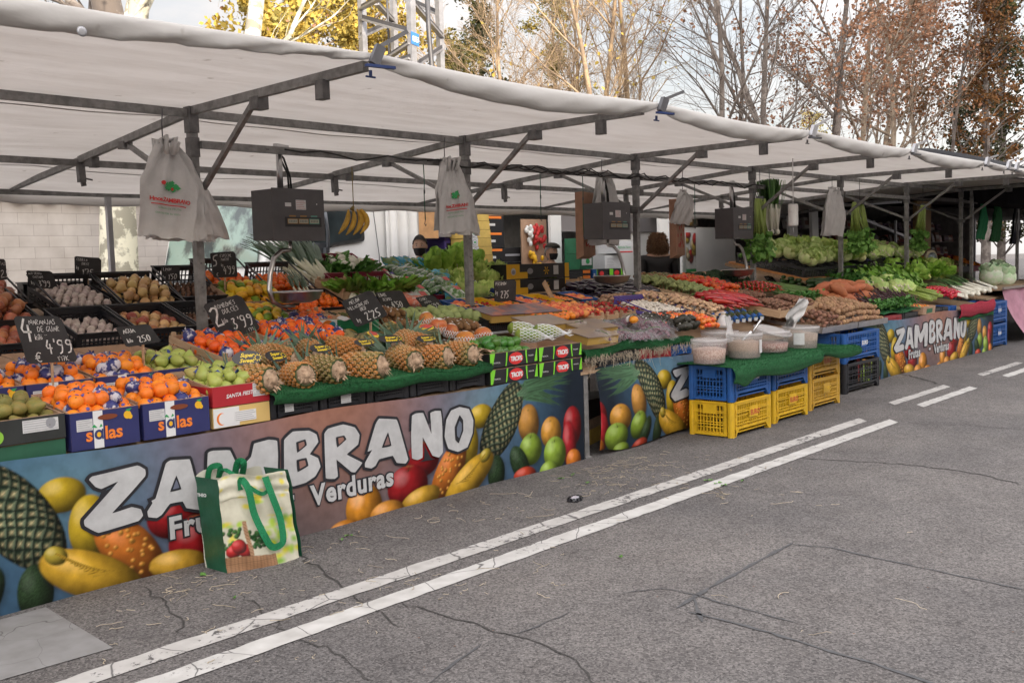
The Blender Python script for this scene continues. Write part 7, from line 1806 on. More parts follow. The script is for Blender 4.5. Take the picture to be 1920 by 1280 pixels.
tray('purple crate of white mushrooms', FR_(7.36, 4.93, zB(4.93) - .06, TC), .56, .50, .09, P_PUR, None, hb=.15)
heap('mushroom', FR_(7.38, 4.95, zB(4.95) - .02, TC), .52, .46, .025, 'white mushroom in the purple crate', 'white mushrooms', layers=2, mound=.01)
heap('champ', FR_(7.40, 5.44, zB(5.44), TC), .45, .20, .024, 'tan mushroom behind the strawberries', 'tan mushrooms', layers=2, mound=.01)
heap('brownmush', FR_(7.95, 4.70, zB(4.70), TC, .25), .48, .86, .030, 'brown capped mushroom in the long heap', 'brown mushrooms', layers=2, mound=.05)
heap('cherrytom', FR_(7.30, 4.78, zB(4.78) - .02, TC), .34, .24, .024, 'small red tomato behind the avocados', 'small tomatoes behind avocados', layers=2)
heap('cherrytom', FR_(7.42, 4.50, zB(4.50) - .01, TC), .30, .34, .026, 'small orange tomato above the first bucket', 'small tomatoes front', layers=2, mound=.03)
heap('avocado', FR_(7.02, 4.80, zB(4.80), TC), .50, .18, .034, 'stickered avocado in the row behind the grapes', 'avocados behind', yaw=1.2)
heap('avocado', FR_(7.08, 4.50, zB(4.50) + .01, TC), .30, .16, .038, 'big dark avocado at the turf edge', 'avocados front', layers=2, yaw=.4, s=1.15)
t = thing('white_net', 'white cloth pouch beside the small tomatoes', 'pouch', M=TR(7.84, 4.55, .85)); s = MB(); s.lathe([(.06, -.03), (.065, 0), (.045, .05), (.015, .09), (.03, .11)], 12, wob=lambda a, i: 1 + .06 * math.sin(a * 5)); s.build('cloth', BAGW, t); s = MB(); s.lathe([(.02, .085), (.022, .095)], 10); s.build('tie', TAN, t)
F = FR_(7.62, 5.62, zB(5.62) - .09, TC); heap('aubergine', F, 1.05, .62, .048, 'glossy aubergine around the third post', 'aubergines', layers=2, yaw=-.9, sx=2.5, sy=2.2, mound=.03, roll=.3, s=1.05)
tray('black crate of aubergines', FR_(7.60, 5.60, zB(5.6) - .15, TC), .95, .60, .11, P_BLK, None)
F = FR_(8.55, 5.2, zB(5.2) - .01, TC, .12); wooden('wooden_box', 'long slatted box of artichokes', F, .42, .80, .09, 'poplar boxes'); heap('artichoke', F @ TR(.01, .01, .06), .40, .78, .043, 'green artichoke in the slatted box', 'artichokes', layers=1, mound=.04)
heap('greentom', FR_(9.00, 5.95, zB2(5.95) - .02, TB * .9), .70, .45, .038, 'dark striped tomato at the back', 'dark tomatoes', layers=1, mound=.03)
F = FR_(9.02, 5.26, zB(5.26) - .01, TC, .1); wooden('wooden_box', 'long slatted box of red tomatoes', F, .62, .74, .09, 'poplar boxes'); heap('tomato', F @ TR(.01, .01, .04), .60, .72, .040, 'red tomato in the slatted box', 'red tomatoes', layers=2, mound=.03)
heap('broccoli', FR_(9.60, 5.78, zB2(5.78) - .09, TB), 1.0, .36, .075, 'dark broccoli head in the back row', 'broccoli', mound=.03)
heap('chili', FR_(9.95, 5.32, zB(5.32) + .02, TC), .62, .36, .022, 'red chilli pepper in the small heap', 'red chillies', layers=2, yaw=.2, sx=4.2, sy=1.3, roll=.1, mound=.03)
heap('redpepper', FR_(8.45, 4.88, zB(4.88) + .01, TC), .66, .36, .03, 'long red pepper in the heap above the buckets', 'long red peppers', layers=2, yaw=-.9, sx=4.4, sy=1.7, roll=.15, mound=.05)
for k in range(12):
 x, y = 8.0 + .115 * (k % 6) + .3, 4.56 + .17 * (k // 6)
 t = thing('asparagus_bundle', 'bundle of thin asparagus in a blue wrapper', 'asparagus', M=TR(x - .3, y, zB(y) + .02, -.75, R(14)), group='asparagus bundles')
 s = MB()
 for q in range(12): a = q * 2.4; rr_ = .006 * math.sqrt(q); s.tube([(rr_ * math.cos(a), 0, rr_ * math.sin(a)), (rr_ * math.cos(a), .19, rr_ * math.sin(a)), (rr_ * 1.1 * math.cos(a), .235, rr_ * math.sin(a))], [.0045, .0045, .002], 5)
 s.build('spears', PR['asparagus'][2][0].materials[0], t); s = MB(); s.tube([(0, .01, 0), (0, .09, 0)], .027, 10); s.build('wrapper', P_BLUE, t); s = MB(); s.box(-.016, .016, -.002, .006, -.022, .01); s.build('price_label', LAB, t)
F = FR_(9.2, 4.78, zB(4.78) - .03, TC, .0)
for k, (x, y, w, d) in enumerate(((9.25, 5.05, .62, .34), (9.70, 4.72, .55, .40), (9.15, 4.68, .50, .36))):
 F = FR_(x, y, zB(y) - .05, TC, .12); wooden('wooden_box', 'open slatted box with a few dark beets, ' + ('behind the peppers', 'next to the potatoes', 'behind the far bucket')[k], F, w, d, .08, 'poplar boxes', None, 1); heap('smallpotato', F @ TR(.02, .02, .045), w - .04, d - .04, .026, 'dark red beet in the slatted box', 'dark beets', layers=2, mound=.03)
heap('beans', FR_(10.55, 5.20, zC(5.2) + .09, TC), .95, .75, .016, 'long green bean in the spread out heap', 'green beans', layers=1, yaw=-.75, sx=8, sy=1.5, roll=.1, mound=.04, s=1.3)
bunches('parsley', [(10.12 + .13 * k, 5.02 - .03 * (k % 2), .95, k) for k in range(5)], 'bunch of parsley between beans and beets', 'parsley', .2)
# section C
ALU = mat('tray_steel', (.45, .44, .45), rough=.4, metal=.7, var=.15)
for k, (x, w, lab) in enumerate(((9.53, .86, 'grey metal tray of small dark potatoes beside the far bucket'), (10.42, .80, 'grey metal tray of round potatoes above the blue crate'))):
 t = thing('metal_tray', lab, 'tray', M=FR_(x, 4.40, .66, .12)); s = MB(); s.box(0, w, 0, .008, -.015, .045); s.box(0, .008, .009, .62, -.015, .045); s.box(w - .008, w, .009, .62, -.015, .045); s.build('edge', ALU, t); s = MB(); s.box(.009, w - .009, .009, .62, -.012, -.006); s.build('base', ALU, t)
heap('smallpotato', FR_(9.55, 4.42, .665, .14), .62, .60, .044, 'small dark potato in the left metal tray', 'small potatoes', layers=2, mound=.05, s=1.15)
heap('potato', FR_(10.05, 4.44, .665, .16), 1.20, .75, .036, 'round potato in the heaped metal tray', 'round potatoes', layers=3, mound=.07)
heap('sweet', FR_(11.25, 4.95, zC(4.95) + .02, TC), 1.05, .46, .07, 'orange brown sweet potato in the pile', 'sweet potatoes', layers=2, yaw=-.6, sx=3.2, sy=1.5, mound=.03)
heap('courgette', FR_(11.95, 5.42, zC(5.42) + .05, TC), 1.5, .72, .034, 'dark courgette in the row behind the sweet potatoes', 'courgettes', layers=2, yaw=-.15, sx=7, sy=1.8, roll=.1, mound=.03)
heap('tomato', FR_(12.2, 5.2, zC(5.2) + .02, TC), .7, .2, .04, 'tomato between courgettes and cauliflower', 'tomatoes far', layers=1)
heap('cauliflower', FR_(12.75, 4.95, zC(4.95), TC), .95, .62, .10, 'white cauliflower in front of the celery', 'cauliflowers', mound=.02, sx=2.6, sy=2.6)
heap('purplebean', FR_(11.75, 4.68, zC(4.68) + .05, TC), 1.2, .45, .016, 'thin dark purple bean in the heap', 'purple beans', layers=2, yaw=-.4, sx=7, sy=1.5, s=1.4, mound=.02)
bunches('parsley', [(11.45 + .14 * k, 4.58 + .03 * (k % 2), .80, k) for k in range(7)], 'green herb bunch at the turf edge', 'herbs at the turf edge', .2)
bunches('parsley', [(12.75 + .17 * (k % 5), 5.50 + .13 * (k // 5), .98 + .03 * (k // 5), k) for k in range(15)], 'dark parsley bunch behind the celery', 'parsley heap', .2, s=1.5)
bunches('celery', [(13.50 + .10 * k, 4.70 + .05 * (k % 2), .80 + .03 * (k % 3), -.15 + .1 * k) for k in range(6)], 'celery bunch lying with its foot to the road', 'celery lying', .22, s=1.45)
bunches('chard', [(13.6 + .17 * (k % 7), 5.2 + .22 * (k // 7), .92 + .05 * (k // 7), .3 - .1 * (k % 3)) for k in range(21)], 'green chard leaf bunch in the wide heap', 'chard heap', .3, s=1.35)
bunches('lettuce', [(14.9 + .26 * (k % 7), 5.6 + .3 * (k // 7), 1.02 + .06 * (k // 7), k) for k in range(14)], 'green lettuce in the far heap', 'lettuces far', .9, s=.95)
bunches('escarole', [(16.3 + .3 * k, 5.9 + .1 * (k % 2), 1.08, k) for k in range(6)], 'frilly pale lettuce at the far corner', 'frilly lettuces', .3, s=1.2)
heap('radish', FR_(13.95, 4.60, zC(4.6) + .06, TC), .42, .42, .024, 'red radish in the small bunch', 'radishes', layers=2, mound=.05, s=1.5)
heap('grape', FR_(14.2, 4.62, zC(4.62) + .06, TC), .35, .3, .03, 'dark purple radicchio piece', 'radicchio pieces', layers=1, s=2.2)
bunches('springonion', [(14.15 + .085 * k, 4.48 + .03 * (k % 3), .80 + .02 * (k % 2) + .004 * k, -.1) for k in range(16)], 'fat white spring onion hanging its roots over the red cloth', 'spring onions on the red cloth', .28, s=1.2)
for k, (x, lab, mt) in enumerate(((11.32, 'red crate under the green turf near the sweet potatoes', P_RED), (11.95, 'black crate beside the cardboard box at the far banner', P_BLK), (12.95, 'black crate under the celery foot', P_BLK), (13.25, 'small black crate next to the blue one', P_BLK), (13.55, 'small blue crate beside the red cloth', P_BLUE), (5.95, 'black tray under the rolled turf by the first jar', P_BLK), (6.50, 'red crate under the straw fringe', P_RED), (6.95, 'blue crate under the rolled turf near the buckets', P_BLUE))):
 w = (.6, .5, .28, .28, .30, .52, .43, .30)[k]; picking_crate('shallow_crate', lab, TR(x, 4.50, .60 if k < 5 else .645), w, .36, .11 if k < 5 else .10, mt, None, 'shallow crates under the goods', 16, 3, lift=.01)
F = FR_(12.5, 4.47, .66, .1); t = carton('fruit_box', 'cardboard box of small orange squashes at the far banner', F, .42, .4, .10, KRAFT, .10); s = MB(); s.box(.12, .32, -.005, -.0035, .015, .07); s.build('green_label', P_GRN, t); heap('persimmon', F @ TR(.02, .02, .04), .38, .36, .036, 'small orange squash in the cardboard box', 'small squashes', layers=1)
# cabbages on the high shelf and at the far corner
t = thing('shelf_board', 'orange brown plank carrying the black cabbage crates', 'plank', M=FR_(12.0, 5.75, 1.105, .22)); s = MB(); s.box(0, 4.4, 0, 1.15, 0, .03); s.build('plank', mat('orange_plank', (.50, .22, .07), rough=.6, var=.2), t); s = MB(); s.box(0, .04, 0, 1.2, -.04, -.002); s.build('batten', WOOD, t)
for k in range(4):
 F = FR_(12.02 + k * 1.08, 5.80, 1.14, .22); tray('black crate of cabbages on the plank, %s' % ('nearest the fourth post', 'second along', 'third along', 'farthest along')[k], F, 1.04, 1.0, .13, P_BLK, 'cabbage crates')
 heap(('cabbage', 'cabbage', 'cauliflower', 'cauliflower')[k] if k != 1 else ['cabbage', 'escarole'], F @ TR(.02, .02, .10), 1.0, .96, .115, 'pale green head in the black cabbage crate, ' + ('first', 'second', 'third', 'last')[k], 'heads in cabbage crate %d' % k, mound=.03, sx=1.7, sy=1.7, s=.92)
t = thing('purple_bag', 'bluish bag lying by the cauliflowers', 'bag', M=TR(15.6, 6.3, 1.30)); s = MB(); s.ball((0, 0, 0), .3, .16, .1, 14, 8, jit=.08); s.build('bag_body', mat('blue_grey_bag', (.10, .12, .22), rough=.6, bump=.6), t); s = MB(); s.lathe([(.03, .09), (.05, .14)], 8); s.build('knot', mat('blue_grey_bag', (.1, .12, .22)), t)
for k, (u, v, y) in enumerate(((1858, 522, 5.2), (1874, 518, 5.6), (1884, 524, 5.2), (1868, 512, 5.9))):
 p = onY(u, v, y); inst('savoy_cabbage', PR['savoy'][2][0], TR(p.x, y, p.z - .06, k, 0, 0, 1.5), 'blue green savoy cabbage on the far table, ' + ('left', 'middle rear', 'right', 'backmost')[k], 'cabbage', 'savoy cabbages')
# chalk price boards
SLATE = mat('slate', (.022, .021, .022), rough=.55, color2=(.05, .047, .048), scale=7, ramp=(.4, .75)); CHALK = mat('chalk', (.70, .69, .67), rough=.95, var=.3, scale=60)
def board(px, Y, lines, lab, group='chalk price boards', cut=True):
 TL, TR_, BR_, BL = [onY(u, v, Y) for u, v in px]
 t = thing('price_board', lab, 'price board', tuple(BL.lerp(BR_, .5)), 0, group); o = Vector(t.location)
 def P(x, y, d=0): p = BL.lerp(BR_, x).lerp(TL.lerp(TR_, x), y); return p - o + Vector((0, -d, 0))
 s = MB(); r_ = .06; ring = [(r_, 0), (1 - r_, 0), (1, r_), (1, 1 - r_ * 1.5), (1 - r_ * 1.5, 1), (r_, 1), (0, 1 - r_), (0, r_)]
 n = len(ring); s.add([P(x, y) for x, y in ring] + [P(x, y, -.006) for x, y in ring], [tuple(range(n)), tuple(range(2 * n - 1, n - 1, -1))] + [(i, n + i, n + (i + 1) % n, (i + 1) % n) for i in range(n)]); s.build('slate', SLATE, t)
 s = MB(); asp = (TL - BL).length / (TR_ - TL).length
 for tx, x, y, h in lines: hand(s, tx, lambda a, b: P(a, b, .0022), x, y, h, h * asp * .82, 0, random.Random(len(tx) * 7 + int(y * 90)), .10)
 s.build('chalk_writing', CHALK, t)
 s = MB(); c = P(.5, .04); s.bar(c + Vector((0, .012, .01)), c + Vector((0, .02, -.12)), .02, .006); s.build('peg', POPLAR, t)
board([(25, 593), (113, 592), (147, 677), (52, 682)], 4.92, [("4", .04, .52, .42), ("NARANJAS", .27, .82, .11), ("DE GUAR", .40, .67, .11), ("--  --", .40, .57, .06), ("kilo", .30, .50, .12), ("4'99", .44, .22, .27), ("€", .18, .03, .2), ("1'17K", .60, .03, .10)], 'large chalk board reading naranjas 4 99 over the navy boxes')
board([(217, 614), (279, 607), (303, 640), (238, 651)], 5.02, [("AGUA", .12, .66, .22), ("---", .25, .55, .06), ("kilo", .1, .2, .2), ("250", .40, .14, .32)], 'small chalk board reading agua 250 over the green pears')
board([(381, 571), (450, 551), (489, 616), (418, 641)], 5.35, [("2", .02, .40, .48), ("BOMBONES", .22, .80, .11), ("DULCES", .34, .64, .12), ("kilo", .22, .42, .12), ("3'99", .40, .20, .28), ("€", .14, .04, .16), ("1'99", .70, .04, .08)], 'tilted chalk board reading dulces 3 99 beside the first post')
board([(140, 480), (190, 484), (190, 524), (141, 521)], 6.75, [("CEBOLLA", .06, .80, .12), ("DULCE", .25, .62, .12), ("--", .4, .54, .05), ("kg", .05, .42, .14), ("1'75", .25, .14, .30)], 'chalk board reading cebolla dulce 1 75 standing over the onions')
board([(49, 507), (97, 508), (109, 541), (58, 540)], 6.65, [("AJO TIERRA", .05, .78, .13), ("CASTAÑO", .18, .58, .13), ("kg", .06, .22, .2), ("3'99", .32, .12, .32)], 'chalk board reading 3 99 over the garlic')
board([(-22, 484), (10, 486), (14, 524), (-18, 528)], 6.3, [("PATAS", .3, .7, .16), ("25", .6, .12, .35)], 'chalk board cut by the left picture edge')
board([(303, 499), (337, 499), (338, 526), (304, 528)], 6.62, [("LIMON", .08, .70, .20), ("---", .2, .58, .06), ("kg", .05, .2, .2), ("1'50", .32, .12, .36)], 'small chalk board reading limon 1 50')
board([(394, 474), (441, 471), (446, 519), (401, 521)], 6.45, [("5", .04, .45, .45), ("ESPECIAL", .36, .80, .12), ("MARZUR", .38, .66, .10), ("kg", .36, .44, .12), ("4'99", .42, .16, .28), ("€", .12, .05, .15)], 'chalk board reading especial 4 99 over the mandarins')
board([(640, 566), (696, 543), (728, 591), (668, 614)], 5.25, [("MELON", .18, .80, .13), ("VILLACONEJOS", .06, .62, .12), ("ORO", .36, .46, .13), ("--", .5, .38, .05), ("kg", .12, .14, .15), ("2'25", .38, .08, .30)], 'tilted chalk board reading melon oro 2 25')
board([(703, 548), (753, 544), (772, 578), (722, 583)], 5.75, [("KIWIS", .06, .74, .18), ("ZESPRI", .12, .52, .15), ("kg", .10, .12, .2), ("4'50", .34, .12, .32)], 'chalk board reading kiwis 4 50')
board([(779, 558), (812, 552), (833, 574), (803, 586)], 5.7, [("CHIRI", .1, .74, .18), ("MOYA", .22, .52, .15), ("4'99", .30, .12, .30)], 'small tilted chalk board reading 4 99 over the custard apples')
board([(927, 526), (968, 524), (967, 564), (928, 566)], 5.75, [("PERSIMON", .04, .76, .16), ("----", .15, .66, .05), ("kg", .03, .34, .2), ("275", .26, .16, .34)], 'chalk board reading persimon 275')
for k, (px, Y, tx, lab) in enumerate((([(1344, 527), (1368, 524), (1386, 550), (1360, 554)], 5.7, "3'50", 'chalk board reading 3 50 among the red tomatoes'), ([(1514, 513), (1528, 514), (1531, 533), (1517, 533)], 6.0, "2'35", 'small upright chalk board among the courgettes'), ([(1622, 493), (1650, 482), (1664, 502), (1642, 515)], 6.0, "2'50", 'chalk board reading 2 50 over the parsley'), ([(1432, 518), (1446, 516), (1460, 532), (1447, 536)], 6.3, "1'99", 'chalk board leaning near the green beans'), ([(1286, 522), (1300, 520), (1318, 536), (1304, 539)], 6.4, "2'99", 'chalk board lying at the back of the dark tomatoes'), ([(1407, 548), (1424, 550), (1440, 568), (1422, 568)], 5.2, "3'99", 'tilted chalk board between tomatoes and beets'), ([(1684, 505), (1698, 503), (1704, 515), (1690, 517)], 5.9, "1'50", 'smallest chalk board between chard and lettuce'))):
 board(px, Y, [("KILO", .15, .66, .22), (tx, .12, .14, .42)], lab)
t = thing('wooden_wedge', 'thin wooden board leaning behind the persimmon lids', 'plank', M=TR(6.95, 5.75, 1.08, .4, -.35, -.35)); s = MB(); s.box(-.04, .04, 0, .012, 0, .22); s.build('board', POPLAR, t); s = MB(); s.box(-.03, .03, -.014, -.002, .0, .03); s.build('foot', POPLAR, t)
# hanging bags, scales, fruit and greens
def hang_bags(x, y, z, lab, w=.30, h=.50, n=12, printed=True, rz=0, mt=None):
 t = thing('bag_bunch', lab, 'plastic bags', M=TR(x, y, z, rz), group='bunches of carrier bags hanging from the frame')
 rr = random.Random(int(x * 100)); mt = mt or BAGW
 for k in range(n):
  s = MB(); yo = -.012 * k + .06; ph = rr.uniform(0, 6); dx = rr.uniform(-.02, .02) + (.013 * (n - 1 - k)) - .05; sk = rr.uniform(-.03, .05)
  def f(a, b, yo=yo, ph=ph, dx=dx, sk=sk, k=k):
   v = (a - .5) * 2; bb = b ** .8
   ww = w * (.16 + .34 * min(1, bb * 2.2)) * (1 + .04 * math.sin(b * 7 + ph))
   return (v * ww + dx * b * 2 + sk * b, yo * (.3 + b) - .02 * math.sin(b * 3.1) + (.014 * (1 - b) + .005) * math.sin(v * 9 + ph + b * 5) + (0 if k == n - 1 else .006) * math.sin(v * 13 - b * 17 + ph * 2), -.02 - h * b + .02 * v * math.sin(ph) + .03 * abs(v) * (b < .25) + .008 * math.sin(v * 7 + ph) * (b > .9) + (0 if k == n - 1 else .006) * math.sin(v * 15 + b * 21 + ph))
  s.grid(f, 14, 16); s.build('bag', mt, t)
  if k == n - 1: F0 = f
 s = MB()
 for k in range(n): a = rr.uniform(-1, 1); s.tube([(a * w * .14, .05 - .01 * k, -.04), (a * w * .2, .04 - .012 * k, .03 + rr.uniform(0, .03)), (a * w * .05, .02, .045), (0, 0, .03)], [.016, .012, .010, .006], 5)
 s.build('handles', mt, t)
 s = MB(); s.tube([(0, .03, .02), (.0, .03, .15), (.01, .03, max(.18, 2.44 - z))], .004, 5); s.build('wire_hook', STEEL_D, t)
 if printed:
  def P(p): v = F0(.5 + p[0] / (w * 1.0), min(1, max(0, -p[1] / h))); return (v[0], v[1] - .014 - p[2], v[2])
  s = MB(); text_mesh("Hnos.ZAMBRANO", .034, Matrix.Translation((-.118, -.31, 0)), s, 0, offset=.0012, spacing=.93); s.box(-.11, .11, -.332, -.326, 0, .0002)
  dense(s, .014); s.v = [P(v) for v in s.v]; s.build('print_red', RED_I, t)
  s = MB(); text_mesh("ALMACEN DE FRUTAS", .015, Matrix.Translation((-.075, -.355, 0)), s, 0); text_mesh("GRACIAS POR SU VISITA", .015, Matrix.Translation((-.09, -.385, 0)), s, 0)
  for q in range(14): a = q * 2.4; r_ = .008 * math.sqrt(q); s.poly([(.01 + r_ * math.cos(a) * 1.4 + .016 * math.cos(b), -.215 + r_ * math.sin(a) + .013 * math.sin(b), 0) for b in (0, 1.5, 3.2, 4.6)])
  dense(s, .014); s.v = [P(v) for v in s.v]; s.build('print_green', GRN_I, t)
  s = MB(); s.poly([(-.045 + .014 * math.cos(b), -.20 + .014 * math.sin(b), .0006) for b in range(6)]); s.poly([(.02 + .01 * math.cos(b), -.23 + .01 * math.sin(b), .0006) for b in range(6)]); s.v = [P(v) for v in s.v]; s.build('print_fruit', RED_I, t)
 return t
hang_bags(3.13, 5.60, 2.20, 'printed white carrier bags hanging by the first post', .36, .52, 14)
hang_bags(5.50, 5.60, 2.22, 'printed white carrier bags hanging by the second post', .33, .50, 14)
hang_bags(8.00, 5.95, 2.25, 'thin white bags hanging behind the second scale', .42, .62, 9, False)
hang_bags(12.55, 5.62, 2.26, 'large plain white bags hanging by the fifth post', .60, .55, 7, False)
hang_bags(9.55, 6.0, 2.15, 'crumpled clear bags over the flowered paper bags', .36, .3, 5, False)
PAPB = mat('paper_bag', (.42, .24, .16), rough=.85, var=.15)
for x, y, z, lab in ((7.88, 6.0, 2.12, 'brown flowered paper bags behind the second scale'), (9.62, 6.05, 2.10, 'brown flowered paper bags beside the third scale')):
 t = thing('paper_bags', lab, 'paper bags', M=TR(x, y, z, .3)); s = MB()
 for k in range(5): s.box(-.17 + .012 * k, .17 + .012 * k, .05 + .02 * k, .065 + .02 * k, -.62 - .008 * k, 0)
 s.build('bag', PAPB, t); s = MB(); rr = random.Random(4)
 for q in range(22): u_, v_ = rr.uniform(-.13, .13), rr.uniform(-.55, -.18); oval(s, u_, v_, .02, .022, 0, .0485)
 s.build('flower_print', mat('rose_print', (.42, .06, .05), rough=.8), t)
SCL = mat('scale_grey', (.085, .08, .085), rough=.55, var=.15, bump=.1); INOX = mat('inox', (.55, .54, .54), rough=.28, metal=1, var=.15, bump=.1)
LCD = mat('display_glass', (.42, .42, .34), rough=.2); AMB = mat('amber_frame', (.28, .16, .05), rough=.5); TLF = mat('teal_frame', (.10, .28, .22), rough=.5)
def scale(x, pan_side, lab, s_=1.0, ang=0):
 t = thing('hanging_scale', lab, 'scale', M=TR(x, 5.66, 0, ang), group='electronic scales hanging over the counters')
 s = MB(); w, z0, z1 = .205, 1.65, 1.985
 s.prism([(-w, -.07), (w, -.07), (w, .17), (-w - .0, .17)], z0, z1, 0); s.prism([(-w - .02, -.075), (w + .01, -.075), (w + .01, -.07), (-w - .02, -.07)], z0 - .01, z1 + .005)
 s.build('housing', SCL, t)
 s = MB(); s.box(-w + .08, w - .02, -.0765, -.0755, 1.735, 1.80); s.build('display_panel', mat('black_plastic', (.02, .02, .02)), t)
 for k, fr in enumerate((AMB, AMB, TLF)):
  a = -w + .10 + k * .092; s = MB(); s.box(a, a + .085, -.079, -.077, 1.755, 1.79, 0); s.box(a + .005, a + .08, -.0805, -.0795, 1.760, 1.785, 1); s.box(a + .015, a + .07, -.079, -.077, 1.802, 1.812, 0)
  for q in range(5): s.box(a + .012 + q * .013, a + .019 + q * .013, -.0815, -.081, 1.765, 1.78, 2)
  s.build('display', [fr, LCD, mat('lcd_digit', (.16, .17, .14))], t)
 s = MB(); paperlabel(s, -.03, .055, 1.85, 1.915, 0, 1, -.078); s.box(-.12, -.07, -.0785, -.0765, 1.87, 1.895, 0); oval(s, .15, 1.89, .005, .005, 0, -.0765); s.build('stickers', [LAB, mat('rose_ink', (.5, .2, .18))], t)
 s = MB(); s.tube([(-.06, .04, z1), (-.06, .04, 2.29)], .021, 10); s.bar((-.12, .0, 2.27), (.02, .05, 2.27), .03, .04); s.build('pole', INOX, t)
 s = MB(); s.tube([(.02, .05, z1), (.015, .05, 2.1), (-.04, .04, 2.18), (-.07, .02, 2.27)], .007, 6); s.tube([(.04, .05, z1), (.035, .05, 2.08), (-.02, .04, 2.2), (-.10, .02, 2.26)], .007, 6); s.build('cable', mat('black_rubber', (.015, .015, .015)), t)
 d = pan_side; cz = 1.275
 s = MB(); s.tube([(0, .04, z0), (0, .04, 1.60), (.0, .04, 1.585)], .012, 8)
 s.tube([(0, .04, 1.585), (d * .08, .035, 1.58), (d * .15, .03, 1.53), (d * .195, .02, 1.42), (d * .215, .01, 1.32), (d * .20, .0, 1.24), (d * .13, .0, 1.205), (d * .02, 0, 1.205)], [.013, .016, .017, .017, .017, .017, .015, .013], 8); s.build('hook_arm', INOX, t)
 s = MB(); s.lathe([(.0, cz - .055), (.10, cz - .052), (.155, cz - .03), (.178, cz + .02), (.186, cz + .024), (.180, cz + .028), (.168, cz + .022), (.145, cz - .026), (.09, cz - .045), (0, cz - .048)], 36); s.build('pan', INOX, t)
 s = MB(); s.tube([(0, 0, cz - .055), (0, 0, 1.205)], .02, 8); s.build('pan_joint', STEEL_D, t)
scale(4.07, -1, 'hanging scale with the widest view of its pan, nearest the camera', 1, R(3)); scale(7.70, 1, 'hanging scale behind the second post with its pan over the wooden box'); scale(10.10, 1, 'hanging scale by the spring onions, farthest of the three')
# loose green strings with hooks
for k, (x, z) in enumerate(((5.30, 1.80), (6.68, 1.85), (7.28, 1.7), (9.2, 1.8))):
 t = thing('string_hook', 'thin green string hanging %s' % ('left of the second bag bunch', 'between the second post and the second scale', 'at the left of the second scale', 'before the third scale')[k], 'string', (x, 5.66, 0)); s = MB(); s.tube([(0, 0, 2.23), (.004, 0, 2.1), (-.003, 0, (2.2 + z) / 2), (0, 0, z)], .004, 5); s.build('string', mat('green_string', (.02, .10, .06)), t)
 s = MB(); s.tube([(0, 0, z), (-.008, 0, z - .03), (.004, 0, z - .045), (.01, 0, z - .03)], .003, 5); s.tube([(0, 0, 2.03), (0, 0, 2.0)], .007, 6); s.build('hook', STEEL_D, t)
t = thing('banana_bunch', 'bunch of ripe bananas hanging on a string before the truck door', 'bananas', M=TR(4.60, 5.66, 1.88, 0, 0, 0, .82)); s = MB(); s.tube([(0, 0, 0), (0, 0, .35)], .004, 5); s.tube([(0, 0, .01), (-.02, 0, -.02)], [.012, .02], 6); s.build('stem', mat('banana_stem', (.20, .14, .03)), t)
for k, (a, dx, ln) in enumerate(((-.95, -.01, .22), (-.62, .0, .23), (-.30, .01, .23), (.0, .02, .22), (-.45, .02, .20))):
 s = MB(); pts = []
 for q in range(9):
  f = q / 8; ang = .55 + a * .45 - f * 1.35; pts.append((dx + .012 * k - .02 + (.012 + .075 * math.sin(f * 2.6)) * (1 + a) - .06 * f * f * (1.2 - a), -.028 * (k - 2) * (k < 4) - .02 - .012 * f, -.015 - ln * f * (.97)))
 s.tube(pts, [.007, .014, .021, .0235, .024, .0235, .021, .014, .005], 7); s.build('banana', mat('banana_skin', (.62, .36, .04), rough=.5, var=.3, scale=14, rnd=.12), t)
def hangbunch(key, x, y, z, n, lab, s_, ln, grp=None, wob=.06):
 nm, ct, ms = PR[key]; t = thing(nm + '_hanging', lab, ct, M=TR(x, y, z)); rr = random.Random(int(z * 99))
 for k in range(n): inst(nm, ms[k % len(ms)], TR(rr.gauss(0, wob), rr.gauss(0, wob * .5), 0, 0, 0, 0) @ Matrix.Rotation(rr.uniform(-.12, .12), 4, 'Y') @ Matrix.Rotation(R(ln) + rr.uniform(-.17, .17), 4, 'X') @ Matrix.Rotation(rr.uniform(0, 6), 4, 'Y') @ Matrix.Scale(s_, 4), '', '', parent=t)
 s = MB(); s.tube([(0, 0, -.03), (0, 0, .03)], wob * .9, 8); s.tube([(0, 0, 0), (0, 0, 2.45 - z if z < 2.3 else .1)], .004, 4); s.build('tie', STEEL_D, t)
hangbunch('springonion', 10.78, 5.62, 1.72, 26, 'bunch of spring onions hung roots down by the fourth post', 1.25, 90, wob=.075)
hangbunch('celery', 10.55, 5.62, 2.10, 5, 'celery hung leaves down along the fourth post', 1.35, -90, wob=.05)
hangbunch('celery', 13.35, 5.62, 2.13, 4, 'celery bunch hung leaves down right of the fifth post', 1.3, -90, wob=.08)
hangbunch('celery', 15.72, 5.62, 2.14, 3, 'bright celery bunch hung leaves down before the dark stall', 1.3, -90, wob=.05)
t = thing('paper_roll', 'white paper roll hanging from a cord under the awning', 'paper roll', M=TR(10.55, 4.6, 0)); s = MB(); p = onY(1487, 380, 4.7); t.location = (p.x, 4.7, 0); s.lathe([(.045, -.11), (.05, -.10), (.05, .10), (.045, .11)], 16, M=TR(0, 0, 1.85)); s.build('roll', BAGW, t); s = MB(); s.tube([(0, 0, 1.98), (0, 0, 2.42)], .005, 5); s.build('cord', BAGW, t); s = MB(); s.tube([(-.05, 0, 1.88), (0, 0, 1.99), (.05, 0, 1.88)], .005, 5); s.tube([(0, 0, 1.74), (0, 0, 1.68), (.02, 0, 1.66)], .006, 5); s.build('wire_holder', STEEL, t)
